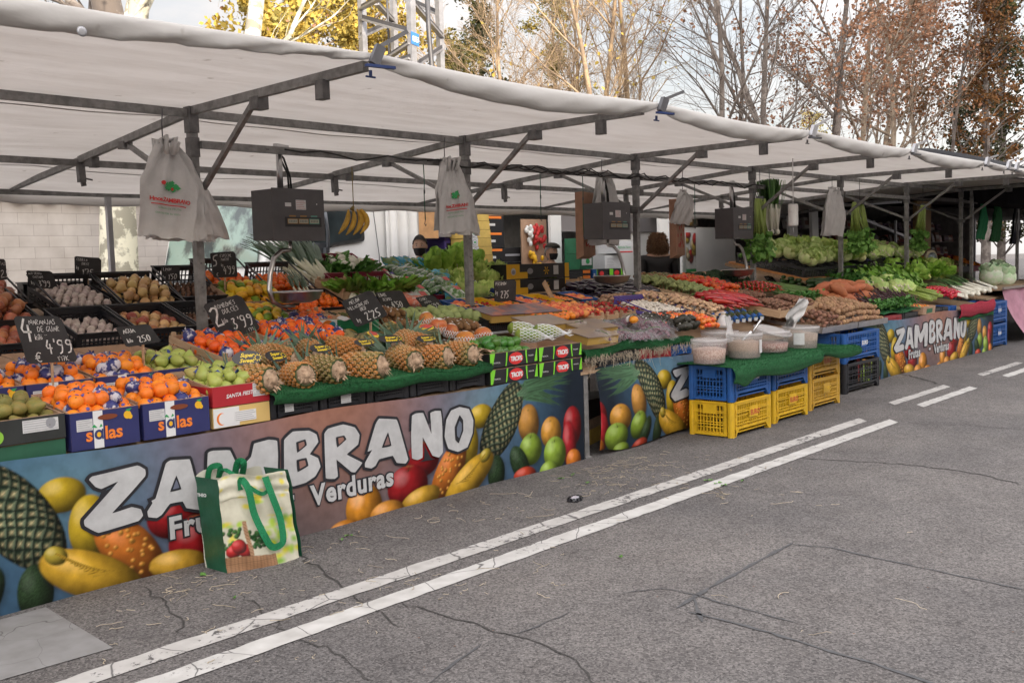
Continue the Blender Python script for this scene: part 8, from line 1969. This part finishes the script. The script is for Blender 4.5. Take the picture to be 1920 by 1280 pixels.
# truck, trailer and shelves behind
TW = mat('truck_white', (.74, .735, .72), rough=.28, var=.06, scale=3, coat=.3); GLS = mat('truck_glass', (.012, .016, .018), rough=.12, color2=(.04, .055, .06), scale=1.2, spec=.25); WGL = mat('windscreen_glass', (.26, .36, .31), rough=.1, color2=(.06, .08, .08), scale=2.6, ramp=(.45, .58), coat=.4)  # windscreen glass has green reflections painted into its mottled colour
RUB = mat('mirror_grey', (.10, .11, .125), rough=.5)
t = thing('delivery_truck', 'white truck cab with dark side window behind the lettuces', 'truck', (0, 0, 0))
Y0, Y1 = 10.0, 12.4
s = MB(); prof = [(6.78, .45), (8.75, .45), (8.75, 2.95), (8.5, 3.05), (7.35, 3.02), (6.98, 2.5), (6.76, 1.42)]
n = len(prof); vs = [(x, Y0 + .06 * (z > 2.4), z) for x, z in prof] + [(x, Y1 - .06 * (z > 2.4), z) for x, z in prof]
s.add(vs, [tuple(range(n)), tuple(range(2 * n - 1, n - 1, -1))] + [(i, i + n, (i + 1) % n + n, (i + 1) % n) for i in range(n)])
o = s.build('cab_body', TW, t); md = o.modifiers.new('bevel', 'BEVEL'); md.width = .07; md.segments = 4
s = MB(); s.add([(6.755, Y0 + .14, 1.50), (6.755, Y1 - .14, 1.50), (6.995, Y1 - .2, 2.55), (6.995, Y0 + .2, 2.55)], [(0, 1, 2, 3)]); s.v = [(v[0] - .014, v[1], v[2]) for v in s.v]; s.build('windscreen', WGL, t, thick=.01)
def rp(pts, y, r=.05):
 out = []; n = len(pts)
 for i in range(n):
  p, a, b = Vector(pts[i]), Vector(pts[i - 1]), Vector(pts[(i + 1) % n]); u_, v_ = (a - p).normalized() * r, (b - p).normalized() * r
  for f in (0, .25, .5, .75, 1): q = (p + u_) * (1 - f) ** 2 + p * 2 * f * (1 - f) + (p + v_) * f * f; out.append((q.x, y, q.y))
 return out
px = lambda *q: [(lambda p: (p.x, p.z))(onY(u, v, Y0)) for u, v in q]
s = MB(); s.poly(rp(px((540, 482), (600, 479), (625, 460), (684, 452), (676, 366), (588, 366), (545, 440)), Y0 - .004, .05)); s.build('window_seal', mat('black_rubber', (.015, .015, .015)), t)
s = MB(); s.poly(rp(px((547, 476), (598, 473), (622, 455), (678, 447), (670, 370), (592, 370), (551, 443)), Y0 - .008, .05)); s.build('side_window', GLS, t)
s = MB()
for pts in ([(8.52, .6), (8.52, 1.6), (8.42, 2.4), (8.3, 2.7)], [(7.0, .7), (6.99, 1.5), (7.1, 2.2)], [(8.66, 1.20), (7.6, 1.22), (7.02, 1.24)]): s.tube([(x, Y0 - .001, z) for x, z in pts], .006, 5)
s.build('door_seam', mat('seam_dark', (.12, .12, .12)), t)
s = MB(); text_mesh("TGL 12.180", .095, TR(7.98, Y0 - .006, 1.36, 0, R(90)), s, 0, offset=.003, spacing=1.15); s.build('lettering', mat('dark_ink', (.03, .03, .035)), t)
for (x, z, w, h) in ((7.13, 2.0, .16, .34), (7.16, 1.65, .22, .2)):
 s = MB(); s.rbox(x - w / 2, x + w / 2, Y0 - .62, Y0 - .50, z - h / 2, z + h / 2, .05); s.bar((x, Y0 - .63, z - .04), (x, Y0 - .63, z + .04), .1, .03); s.build('mirror', RUB, t)
s = MB(); s.tube([(7.17, Y0 - .66, 2.1), (7.2, Y0 - .66, 1.85), (7.2, Y0 - .64, 1.6), (7.2, Y0 - .6, 1.44), (7.0, Y0 - .4, 1.37), (6.9, Y0, 1.36)], .02, 8); s.build('mirror_arm', RUB, t)
s = MB(); s.grid(lambda a, b: (8.64 + .54 * a, Y0 - .02 + .05 * math.sin(a * 19) * (a > .1), .9 + 2.1 * b), 24, 3); s.build('side_deflector', TW, t, thick=.02)
s = MB(); s.tube([(6.75, Y0 + .2, 1.35), (6.74, Y0 + 1.2, 1.33), (6.75, Y1 - .2, 1.35)], .03, 6); s.build('wiper_bar', RUB, t)
for x in (7.4,):
 s = MB(); s.lathe([(.25, -.14), (.46, -.14), (.48, 0), (.46, .12), (.25, .12)], 24, M=TR(x, Y0 + .16, .48, 0, R(90))); s.build('wheel', mat('black_rubber', (.015, .015, .015)), t)
INN = mat('truck_inside', (.42, .41, .40), rough=.8, var=.2)
t = thing('truck_body', 'open sided white truck body full of fruit boxes', 'truck'); s = MB()
s.box(9.2, 17.6, 12.3, 12.4, .95, 2.9); s.box(9.2, 17.6, 9.98, 12.3, .85, .94); s.box(9.2, 17.6, 9.98, 12.3, 2.905, 2.98); s.box(9.18, 9.24, 10.0, 12.3, .95, 2.9); s.build('shell', INN, t)
for x, w, y in ((11.98, .22, 9.93), (14.98, .34, 9.93), (17.3, .2, 9.93)): s = MB(); s.box(x, x + w, y, y + .05, .5, 2.95); s.box(x - .05, x - .01, y - .01, y + .04, .5, 2.9); s.build('door_post', TW, t)
s = MB(); s.box(9.2, 12.0, 9.95, 9.97, .3, .84); s.box(12.2, 15.0, 9.95, 9.97, .3, .84); s.build('side_skirt', TW, t)
s = MB(); s.box(12.9, 16.2, 10.6, 10.64, 1.95, 2.9); s.build('grey_partition', mat('grey_panel', (.22, .205, .21), rough=.7), t)
s = MB(); s.box(9.26, 9.62, 10.02, 10.06, 1.82, 2.9); s.build('plywood_panel', mat('plywood', (.50, .28, .13), rough=.7, var=.2), t); s = MB(); s.box(9.65, 9.9, 10.05, 10.09, 1.84, 2.6); s.build('grey_hatch', mat('grey_panel', (.22, .205, .21)), t)
s = MB(); s.box(15.4, 17.3, 9.75, 9.80, .6, 2.0); s.build('white_door', TW, t)
s = MB(); s.box(13.9, 15.9, 10.66, 10.7, .95, 1.94); s.box(13.9, 13.95, 10.1, 10.65, .95, 2.4); s.build('inner_panel', TW, t)
for k, (x, y, w, z0, z1, c, lab) in enumerate((( 15.42, 9.7, .42, 2.02, 2.8, (.30, .20, .06), 'dark picture of pumpkins'), (15.40, 9.68, .34, 1.12, 1.9, (.62, .62, .6), 'sticker of peppers and lemons'))):
 q = Canvas(w, z1 - z0, .012); q.c[:] = ((.05, .04, .03), (.6, .6, .58))[k]; rn = random.Random(k)
 for j in range(14): q.ball(rn.uniform(0, w), rn.uniform(0, z1 - z0), rn.uniform(.05, .1), rn.uniform(.06, .14), ((.30, .18, .04), (.35, .25, .08), (.2, .13, .04))[j % 3] if k == 0 else ((.6, .42, .05), (.55, .03, .02), (.6, .5, .3))[j % 3], hi=.1)
 if k: q.put((q.z < .12) * 1.0, (.03, .3, .08))
 q.mesh('picture_panel', lambda a, b, x=x, y=y, z0=z0: (x + a, y - .01, z0 + b), painted_mat('picture_print_%d' % k), t)
# boxes stacked in the truck
YC = mat('yellow_carton', (.58, .40, .10), rough=.7, var=.12, rnd=.08)
def stack(x, y, z, w, h, n, mt, lab, grp, extra=None, d=.4, name='stacked_box', lean=0):
 for k in range(n):
  t = thing(name, lab, 'box', (x + lean * k, y, z + k * (h + .004)), 0, grp); s = MB(); s.rbox(0, w, 0, d, 0, h, .008); s.build('box_body', mt, t)
  s = MB()
  if extra: extra(s, w, h, k)
  else: paperlabel(s, w * .1, w * .5, h * .2, h * .8, 0, 1, -.004)
  s.build('box_print', [LAB, GREYL, ORG_I, BLKC, RED_I, GRN_I, LIM_I, YEL_I], t)
stack(10.02, 9.72, .98, .42, .115, 12, YC, 'yellow carton in the tall stack with round white seals', 'tall yellow carton stack', lambda s, w, h, k: (s.box(0, .14, -.004, -.002, 0, h, 0), oval(s, .07, h * .5, .045, .045, 1, -.006), oval(s, .07, h * .5, .036, .036, 0, -.007), oval(s, .075, h * .5, .02, .014, 5, -.008)), .4, 'yellow_carton', -.012)
stack(9.86, 10.15, .98, .24, .16, 6, P_PUR, 'purple crate stacked left of the yellow cartons', 'purple crates in truck', lambda s, w, h, k: s.box(.03, .2, -.004, -.002, .03, h - .04, 3))
stack(10.66, 10.2, 1.02, .56, .20, 2, P_GRN, 'green and white carton stacked behind the capped man', 'green cartons', lambda s, w, h, k: [s.box(.05 + .17 * q, .19 + .17 * q, -.004, -.002, h * .15, h * .8, 0) for q in range(3)])
stack(10.66, 10.25, 1.44, .56, .24, 3, BLKC, 'black crate of oranges on the green cartons', 'black crates in truck', lambda s, w, h, k: (s.box(.05, .5, -.004, -.002, h * .8, h * .95, 2), s.box(.2, .36, -.004, -.002, h * .35, h * .5, 0)))
stack(11.25, 10.3, 1.02, .40, .22, 3, BLKC, 'black crate right of the green cartons', 'black crates behind', lambda s, w, h, k: s.box(.03, .37, -.004, -.002, h * .4, h * .55, 1))
stack(10.9, 10.6, 2.1, .7, .2, 3, POPLAR, 'wooden crate stacked high in the truck', 'wooden crates in truck', lambda s, w, h, k: s.box(.05, .6, -.004, -.002, h * .3, h * .45, 5))
t = thing('peppers_display', 'red peppers and yellow lemons hanging in white nets in the truck', 'produce nets', M=TR(11.62, 10.15, .72)); rr = random.Random(6)
s = MB(); s.box(-.05, .55, .06, .08, .5, 1.4); s.build('backing_card', KRAFT, t)
for k, (x0, z0, mt) in enumerate(((0, .95, STKW), (.16, .95, mat('pepper_red_d', (.5, .03, .03))), (.32, .95, mat('pepper_red_d', (.5, .03, .03))), (.05, .55, YEL_I), (.2, .5, YEL_I))):
 s = MB(); [s.ball((x0 + rr.uniform(0, .14), rr.uniform(-.03, .03), z0 + rr.uniform(0, .34)), .032, .03, .045, 7, 5) for q in range(14)]; s.build('net_of_produce', mt, t)
stack(12.25, 9.62, 1.32, .34, .24, 2, P_GRN, 'green carton with white sign on the door post stack', 'green cartons at the post', lambda s, w, h, k: (s.box(.05, .3, -.004, -.002, h * .25, h * .8, 0), oval(s, .2, h * .5, .05, .04, 5, -.006)), .3)
stack(12.28, 9.60, .98, .22, .08, 4, BLKC, 'black and orange pack stacked under the green cartons', 'orange packs', lambda s, w, h, k: s.box(.02, .2, -.004, -.002, h * .3, h * .9, 2), .3)
stack(12.56, 9.60, .98, .10, .33, 1, P_BLUE, 'tall blue pack beside the orange ones', 'blue pack', None, .3)
stack(13.0, 9.9, 1.02, .36, .14, 2, BLKC, 'black and green fruit box with red oval in the truck', 'fruit boxes in truck', lambda s, w, h, k: (s.box(0, .06, -.004, -.002, 0, h, 6), oval(s, .18, h * .5, .06, .04, 4, -.006)))
stack(13.4, 9.9, 1.02, .42, .14, 2, BLKC, 'black and green fruit box with pink oval in the truck', 'fruit boxes in truck right', lambda s, w, h, k: (s.box(0, .1, -.004, -.002, 0, h, 6), s.box(.32, .42, -.004, -.002, 0, h, 6), oval(s, .2, h * .5, .07, .045, 4, -.006)))
stack(13.35, 9.95, 1.31, .5, .22, 1, LAB, 'white box standing on the fruit boxes in the truck', 'white box', None)
t = stack(13.55, 9.85, 1.56, .45, .2, 1, LAB, 'white box with green agricultural name near the scale', 'named white box', lambda s, w, h, k: (text_mesh("Agrícola Navas", .06, PF(.03, .08, -.006), s, 5), s.box(0, w, -.004, -.002, .01, .03, 4)))
t = thing('market_counter', 'white counter behind the aubergines', 'counter', (12.6, 9.2, 0)); s = MB(); s.box(0, 2.2, 0, .5, .95, .99); s.box(.02, 2.18, .02, .05, .3, .948); s.build('counter_top', TW, t); s = MB(); s.bar((.05, .4, 0), (.05, .4, .94), .04); s.bar((2.1, .4, 0), (2.1, .4, .94), .04); s.build('leg', STEEL, t)
# black and yellow boxes before the capped man
def d_yb(s, w, h, k):
 s.box(0, w * .2, -.004, -.002, 0, h, 7); s.box(w * .2, w * .32, -.004, -.002, 0, h * .45, 7); oval(s, w * .1, h * .5, .035, .035, 0, -.006); oval(s, w * .1, h * .45, .025, .022, 1, -.007); s.box(w * .93, w, -.004, -.002, 0, h, 7)
 for q in range(6): a = q * 1.05; s.poly([(w * .62, -.005, h * .5), (w * .62 + .035 * math.cos(a - .2), -.005, h * .5 + .035 * math.sin(a - .2)), (w * .62 + .048 * math.cos(a), -.005, h * .5 + .048 * math.sin(a)), (w * .62 + .035 * math.cos(a + .2), -.005, h * .5 + .035 * math.sin(a + .2))], 7)
 oval(s, w * .36, h * .5, .045, .03, 1, -.005); s.box(w * .74, w * .82, -.004, -.002, h * .2, h * .85, 0); s.box(-.0035, -.0015, 0, .3, 0, h * .9, 3)
for j in range(3): stack(7.26, 6.62, .98 + j * .155, .98, .145, 1, BLKC, 'black and yellow banana box before the capped man, ' + ('lowest', 'middle', 'topmost')[j], 'black and yellow boxes', d_yb, .4, 'banana_box')
F = FR_(8.20, 6.45, 1.10, 0, .1); wooden('wooden_box', 'poplar box standing under the second scale pan', F, .50, .3, .16, 'poplar boxes'); inst('romaine_lettuce', PR['escarole'][2][0], F @ TR(-.1, .3, .1, 0, 0, 0, .7), 'small lettuce behind the poplar box', 'lettuce')
t = thing('clear_wrap', 'heap of clear wrapping beside the banana boxes', 'wrapping', M=TR(8.0, 6.6, 1.1)); s = MB(); s.grid(lambda a, b: (-.15 + .35 * a, .2 * b, .22 * math.sin(a * 3) * math.sin(b * 3) + .02 * math.sin(a * 22 + b * 17)), 16, 12); s.build('film', CELLO, t); s = MB(); s.box(-.1, .1, .05, .15, 0, .03); s.build('tray_base', LAB, t)
# the next trailer, dark inside, with shelves of packets
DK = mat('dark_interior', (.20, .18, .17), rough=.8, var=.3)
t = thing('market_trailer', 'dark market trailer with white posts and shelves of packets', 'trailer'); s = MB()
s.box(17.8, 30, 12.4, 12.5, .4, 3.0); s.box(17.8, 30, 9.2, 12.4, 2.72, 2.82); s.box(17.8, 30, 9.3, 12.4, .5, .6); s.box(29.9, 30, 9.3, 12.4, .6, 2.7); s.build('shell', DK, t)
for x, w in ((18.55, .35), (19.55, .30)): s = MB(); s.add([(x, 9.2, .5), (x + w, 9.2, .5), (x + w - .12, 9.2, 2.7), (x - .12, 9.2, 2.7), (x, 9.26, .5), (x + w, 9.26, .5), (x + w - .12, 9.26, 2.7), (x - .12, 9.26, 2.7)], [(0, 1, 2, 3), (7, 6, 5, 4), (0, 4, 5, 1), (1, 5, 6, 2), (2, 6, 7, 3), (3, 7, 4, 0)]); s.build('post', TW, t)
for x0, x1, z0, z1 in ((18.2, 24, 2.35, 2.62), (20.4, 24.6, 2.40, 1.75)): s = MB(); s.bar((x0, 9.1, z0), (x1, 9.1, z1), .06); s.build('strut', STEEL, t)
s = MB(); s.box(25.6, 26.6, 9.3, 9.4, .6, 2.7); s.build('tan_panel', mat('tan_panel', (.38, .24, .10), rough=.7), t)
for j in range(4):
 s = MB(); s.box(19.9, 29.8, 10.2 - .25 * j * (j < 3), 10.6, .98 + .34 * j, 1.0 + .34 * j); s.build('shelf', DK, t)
rr = random.Random(31)
PK = [mat('packet_%d' % k, c, rough=.35, var=.3) for k, c in enumerate(((.20, .10, .07), (.32, .24, .20), (.08, .05, .05), (.45, .42, .40), (.30, .06, .05), (.16, .11, .16)))]
for k in range(120):
 j = k % 4; x = 20.0 + (k // 4) * .32 + rr.uniform(-.04, .04); h = rr.uniform(.14, .26); t = thing('snack_packet', 'packet on the dark trailer shelves', 'packet', M=TR(x, 10.05 - .2 * j * (j < 3), 1.005 + .34 * j, rr.uniform(-.2, .2), -.2), group='packets on the trailer shelves')
 s = MB(); w = rr.uniform(.16, .26); s.rbox(0, w, 0, .08, 0, h, .02); s.build('packet_body', PK[k % 6], t); s = MB(); s.box(.03, w - .03, -.006, -.002, h * .3, h * .7); s.build('packet_label', PK[(k + 3) % 6], t)
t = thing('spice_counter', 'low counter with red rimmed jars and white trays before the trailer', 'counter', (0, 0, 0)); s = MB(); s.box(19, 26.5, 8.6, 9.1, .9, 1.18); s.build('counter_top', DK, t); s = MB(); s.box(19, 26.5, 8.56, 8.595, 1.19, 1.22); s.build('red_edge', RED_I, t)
for k in range(12): s = MB(); s.add([(20.5 + k * .5, 8.45, .98), (20.92 + k * .5, 8.45, .98), (20.92 + k * .5, 8.6, 1.12), (20.5 + k * .5, 8.6, 1.12)], [(0, 1, 2, 3)]); s.build('white_tray', W_INK, t, thick=.02)
for k in range(26):
 t = thing('spice_jar', 'small jar on the red edged counter', 'jar', (19.3 + k * .27, 8.75, 1.185), 0, 'jars on the counter'); s = MB(); s.lathe([(.05, 0), (.06, .02), (.06, .12), (.04, .14)], 8); s.build('jar_body', PK[k % 6], t); s = MB(); s.lathe([(.045, .141), (.045, .17)], 8); s.build('lid', RED_I if k % 2 else LAB, t)
# far right: pink cloth, hanging bags, crates of the next stall, pale houses
PINK = mat('pink_cloth', (.45, .22, .29), rough=.8, var=.15, bump=.4, bscale=4)
t = thing('pink_tablecloth', 'dusty pink cloth draped over the table at the right edge', 'tablecloth'); s = MB(); s.grid(lambda a, b: (16.3 + 5 * a + .25 * (1 - b) * (a < .2), 4.62 - .25 * (1 - b) ** 1.5 + .04 * math.sin(a * 34 + b * 2) * (1 - b * .6), .12 + .70 * b + .03 * math.sin(a * 9) * (1 - b)), 90, 12); s.build('skirt', PINK, t); s = MB(); s.box(16.4, 21.4, 4.64, 6.2, .80, .83); s.build('table_top', WOOD, t)
s = MB(); s.box(16.2, 21.5, 4.58, 4.61, .825, .86); s.build('edge', mat('grey_wood', (.25, .21, .19)), t)
for k, (x, mt, lab) in enumerate(((18.6, GH, 'green carrier bags hanging at the right edge'), (19.4, TURF, 'small green bags hanging beside the black ones'), (20.6, mat('black_plastic', (.02, .02, .02)), 'black carrier bags hanging at the right edge'), (21.6, mat('black_plastic', (.02, .02, .02)), 'farthest black bags under the black awning'))): hang_bags(x, 5.6, 2.2, lab, .45, .55 + .05 * k, 5, False, 0, mt)
for k in range(9):
 t = thing('fruit_crate', 'crate of mixed fruit on the neighbouring stall under the black awning', 'crate', M=FR_(18.2 + .75 * (k % 5), 6.6 + .8 * (k // 5), 1.0 + .28 * (k // 5), .35), group='crates on the black awning stall'); s = MB(); shell(s, .68, .7, .12, .012); s.build('crate_body', (P_BLK, P_WINE, KRAFT)[k % 3], t); s = MB(); rr = random.Random(k)
 for q in range(30): s.ball((.06 + .56 * rr.random(), .06 + .58 * rr.random(), .10), .045, .045, .04, 7, 5)
 s.build('fruit', PR[('tomato', 'onion', 'peach', 'greentom', 'orange')[k % 5]][2][0].materials[0], t)
t = thing('dial_scale', 'round white dial scale on an orange crate before the dark figure', 'scale', M=TR(17.4, 6.1, 1.12, -.4)); s = MB(); s.lathe([(.13, 0), (.14, .03), (.12, .05), (.0, .05)], 20, M=TR(0, 0, .2, 0, R(90))); s.build('dial', mat('cream_enamel', (.6, .55, .4)), t); s = MB(); s.lathe([(.10, .052), (0, .054)], 16, M=TR(0, 0, .2, 0, R(90))); s.build('face', mat('pale_blue_face', (.4, .5, .6)), t); s = MB(); s.box(-.2, .2, 0, .3, -.12, .05); s.build('orange_base', ORG_I, t)
stack(20.8, 5.0, .9, .6, .22, 4, P_BLUE, 'blue edged tray pile at the far right edge', 'blue edged trays', lambda s, w, h, k: s.box(.0, w, -.004, -.002, .05, h - .04, 0))
for x0, x1, y, h, c, lab in ((30.5, 70, 22, 5.4, (.50, .49, .50), 'pale building with red posts behind the black awning stall'), (40, 90, 60, 9, (.45, .40, .36), 'distant tan building past the end of the market')):
 t = thing('pale_building', lab, 'building'); s = MB(); s.box(x0, x1, y, y + 8, 0, h); s.build('wall', mat('far_wall_%d' % y, c, rough=.9, var=.08), t)
 for k in range(9): s = MB(); s.box(x0 + 1 + k * 4.2, x0 + 1.35 + k * 4.2, y - .1, y - .003, 0, h); s.build('red_post', mat('red_post', (.45, .08, .04)), t)
 for k in range(9): s = MB(); s.box(x0 + 1.7 + k * 4.2, x0 + 4 + k * 4.2, y - .06, y - .003, 1.2, 2.9); s.build('window', GLS, t)
t = thing('white_parasol', 'white canopy of a stall beyond the black one', 'awning'); s = MB(); s.grid(lambda a, b: (26 + 12 * a, 8 + 5 * b, 2.15 + .5 * math.sin(b * 3.14) + .15 * a), 12, 10); s.build('cloth', CANV_W, t, thick=.01)
for x in (26.2, 37.8): s = MB(); s.bar((x, 8.1, 0), (x, 8.1, 2.2), .05); s.build('post', STEEL, t)
# people
SKIN = mat('skin', (.62, .38, .27), rough=.5, var=.08); EYEW = mat('eye_white', (.6, .58, .55), rough=.2); EYEB = mat('eye_dark', (.03, .02, .015), rough=.1)
def skinned(name, pts, edges, mt, parent, sub=2):
 me = bpy.data.meshes.new(name); me.from_pydata([p[:3] for p in pts], edges, []); o = bpy.data.objects.new(name, me); COL.objects.link(o); o.parent = parent
 sk = o.modifiers.new('skin', 'SKIN'); sk.use_smooth_shade = True; lay = me.skin_vertices[0] if me.skin_vertices else None
 if lay is None:
  bm = bmesh.new(); bm.from_mesh(me); bm.verts.layers.skin.verify(); bm.to_mesh(me); bm.free(); lay = me.skin_vertices[0]
 for i, p in enumerate(pts): lay.data[i].radius = (p[3], p[4]); lay.data[i].use_root = (i == 0)
 md = o.modifiers.new('sub', 'SUBSURF'); md.levels = sub; md.render_levels = sub; me.materials.append(mt); return o
def person(lab, x, y, rz, h, coat, trousers, hair, arms=.3, mask=None, cap=None, long=False, tilt=0):
 k = h / 1.75; t = thing('person', lab, 'person', M=TR(x, y, 0, rz, 0, 0, k))
 A = arms                                                 # +y is the way the person faces
 pts = [(0, 0, .96, .14, .10), (0, 0, 1.15, .13, .10), (0, -.01, 1.34, .16, .11), (0, -.01, 1.44, .10, .08), (0, 0, 1.50, .055, .055), (0, .01, 1.55, .055, .06)]
 ed = [(i, i + 1) for i in range(5)]
 for s_ in (-1, 1):
  b = len(pts); pts += [(s_ * .19, -.01, 1.41, .062, .062), (s_ * .24, .0, 1.14, .046, .046), (s_ * .20, .05 + .2 * A, .98 + .12 * A, .036, .036), (s_ * .17, .12 + .3 * A, .93 + .18 * A, .028, .02), (s_ * .165, .15 + .34 * A, .93 + .19 * A, .026, .016)]
  ed += [(3, b), (b, b + 1), (b + 1, b + 2), (b + 2, b + 3), (b + 3, b + 4)]
  b2 = len(pts); pts += [(s_ * .10, 0, .88, .09, .09), (s_ * .11, .01, .50, .06, .06), (s_ * .11, -.01, .09, .04, .04), (s_ * .11, .14, .04, .04, .03)]
  ed += [(0, b2), (b2, b2 + 1), (b2 + 1, b2 + 2), (b2 + 2, b2 + 3)]
  for q in range(5):
   b3 = len(pts); fx = s_ * (.145 + .011 * q); ln = (.045, .07, .078, .07, .055)[q]; pts += [(fx + (s_ * -.02 if q == 0 else 0), .16 + .34 * A + (0 if q else -.02), .925 + .19 * A, .009, .009), (fx + (s_ * -.035 if q == 0 else 0), .16 + .34 * A + ln, .90 + .19 * A, .007, .007)]; ed += [(b + 4, b3), (b3, b3 + 1)]
 skinned('body', pts, ed, SKIN, t)
 M = TR(0, .015, 1.645, 0, tilt); s = MB()
 def hf(a, b):
  th, ph = a * 6.2832, (b - .5) * math.pi; cx, sy, z = math.cos(ph) * math.cos(th), math.cos(ph) * math.sin(th), math.sin(ph)
  jaw = 1 - .26 * max(0, -z) ** 1.2; f = max(0, sy); nose = .020 * math.exp(-(cx / .16) ** 2 - ((z + .12) / .20) ** 2) * (sy > 0) + .006 * math.exp(-(cx / .6) ** 2 - ((z + .55) / .12) ** 2) * f; soc = -.008 * (math.exp(-((abs(cx) - .36) / .14) ** 2 - ((z - .06) / .12) ** 2)) * f
  return (.074 * cx * jaw, .094 * sy * (jaw * .5 + .5) + nose + soc, .118 * z)
 s.grid(hf, 28, 22, 0, True, M)
 for s_ in (-1, 1): s.ball((s_ * .076, -.005, -.005), .011, .018, .028, 8, 6, 0, M)
 s.tube([M @ Vector((-.022, .084, -.062)), M @ Vector((0, .092, -.064)), M @ Vector((.022, .084, -.062))], [.003, .006, .003], 6, 3)
 for s_ in (-1, 1): s.ball((s_ * .029, .077, .008), .0125, .009, .007, 8, 6, 1, M); s.ball((s_ * .029, .0845, .008), .0052, .003, .0052, 8, 5, 2, M); s.tube([M @ Vector((s_ * (.014 + .012 * q), .087 - .004 * q, .027 + (.003 if q == 1 else 0))) for q in range(3)], .0032, 4, 2)
 s.build('head', [SKIN, EYEW, EYEB, mat('lips', (.4, .14, .11))], t)
 s = MB(); rr = random.Random(3)
 s.grid(lambda a, b: tuple(M @ (Vector((math.cos((b * .5) * math.pi) * math.cos(a * 6.2832) * .084, math.cos((b * .5) * math.pi) * math.sin(a * 6.2832) * .106 - .010, math.sin((b * .5) * math.pi) * .13 + (1 - b) ** 3 * (.030 + .048 * math.sin(a * 6.2832) - .03 * (math.sin(a * 6.2832) < -.2)))) * (1 + .03 * math.sin(a * 40 + b * 9)))), 24, 8)
 if long:
  s.ball((0, -.035, 1.62), .105, .085, .15, 14, 10, jit=.06)
  for q in range(1100):
   a = rr.uniform(2.6, 6.8) if rr.random() < .9 else rr.uniform(0, 6.28); z0 = rr.uniform(-.17, .13); r0 = rr.uniform(.085, .135) * math.sqrt(1 - (abs(z0 + .03) / .19) ** 2 * .7); p = Vector((r0 * math.cos(a) * (1.1 - z0), r0 * math.sin(a) * 1.1 - .01, z0)); pp_ = [M @ (p + Vector((.014 * math.sin(w * 2.2 + q), .014 * math.cos(w * 2.2 + q), -.012 * w))) for w in range(4)]; s.tube(pp_, .0035, 3)
 s.build('hair', hair, t)
 if mask:
  s = MB(); s.grid(lambda a, b: tuple(M @ Vector((.071 * (1 - .34 * b * b) * math.cos(math.pi * (.06 + .88 * a)), .012 + (.082 - .024 * b * b) * math.sin(math.pi * (.06 + .88 * a)) ** .9 + .022 * math.exp(-((a - .5) / .14) ** 2) * (1 - .6 * b), -.022 - .085 * b))), 16, 8); s.build('face_mask', mask, t, thick=.003)
 if cap:
  s = MB(); s.grid(lambda a, b: tuple(M @ Vector(((.098 - .02 * b) * math.cos(a * 6.2832) * math.cos(b * 1.5) ** .5, (.115 - .01 * b) * math.sin(a * 6.2832) * math.cos(b * 1.5) ** .5 + .02, .068 + .055 * b))), 24, 6); s.grid(lambda a, b: tuple(M @ Vector((.075 * math.cos(math.pi * a) * (1 - .1 * b), .085 + .07 * b * math.sin(math.pi * a), .070 - .02 * b))), 12, 3); s.build('flat_cap', cap, t, thick=.006)
 cp = [(p[0] * 1.08, p[1], p[2], p[3] * 1.22 + .012, p[4] * 1.25 + .012) for p in pts[:4]]; cp[0] = (0, 0, .90, .17, .13); ce = [(0, 1), (1, 2), (2, 3)]
 for b in (6, 25):
  c0 = len(cp); cp += [(p[0] * 1.03, p[1], p[2], p[3] + .02, p[4] + .02) for p in pts[b:b + 3]]; ce += [(3, c0), (c0, c0 + 1), (c0 + 1, c0 + 2)]
 skinned('jacket', cp, ce, coat, t)
 tp = [(0, 0, .92, .14, .11)]; te = []
 for s_ in (-1, 1): b = len(tp); tp += [(s_ * .10, 0, .85, .105, .105), (s_ * .11, .01, .50, .075, .075), (s_ * .11, -.01, .12, .06, .06)]; te += [(0, b), (b, b + 1), (b + 1, b + 2)]
 skinned('trousers', tp, te, trousers, t); return t
NAVYJ = mat('navy_jacket', (.015, .02, .035), rough=.7, var=.2); BLKJ = mat('black_quilted', (.018, .017, .020), rough=.5, var=.2, bump=1, bscale=14, stretch=(.15, .15, 1.6)); BRNJ = mat('dark_brown_coat', (.022, .014, .013), rough=.7, var=.2); JEAN = mat('dark_trousers', (.03, .03, .04), rough=.8)
BM = mat('black_mask', (.012, .012, .014), rough=.7)
face = lambda x, y, tx=0, ty=0: math.atan2(ty - y, tx - x) - math.pi / 2
person('person with short dark hair, black mask and navy jacket standing behind the lettuces', 7.86, 8.5, face(7.86, 8.5) - .1, 1.78, NAVYJ, JEAN, mat('dark_hair', (.015, .012, .010), rough=.6), .3, BM)
person('person in flat grey cap, black mask and navy jacket beside the banana boxes', 10.15, 8.45, face(10.15, 8.45) + .75, 1.68, NAVYJ, JEAN, mat('grey_hair', (.35, .34, .33), rough=.7), .3, BM, mat('tweed_cap', (.07, .07, .06), rough=.9, var=.3, scale=60))
person('person with long curly light brown hair seen from behind in a black quilted jacket', 12.0, 8.0, face(12.0, 8.0) + math.pi + .25, 1.80, BLKJ, JEAN, mat('curly_hair', (.17, .085, .04), rough=.6, rnd=0, color2=(.30, .17, .09), scale=30), .2, None, None, True)
person('person in a long dark brown coat bending over the far stall', 18.6, 7.4, face(18.6, 7.4) + 1.4, 1.72, BRNJ, BRNJ, mat('dark_hair', (.015, .012, .010)), .5, None, None, False, -.5)
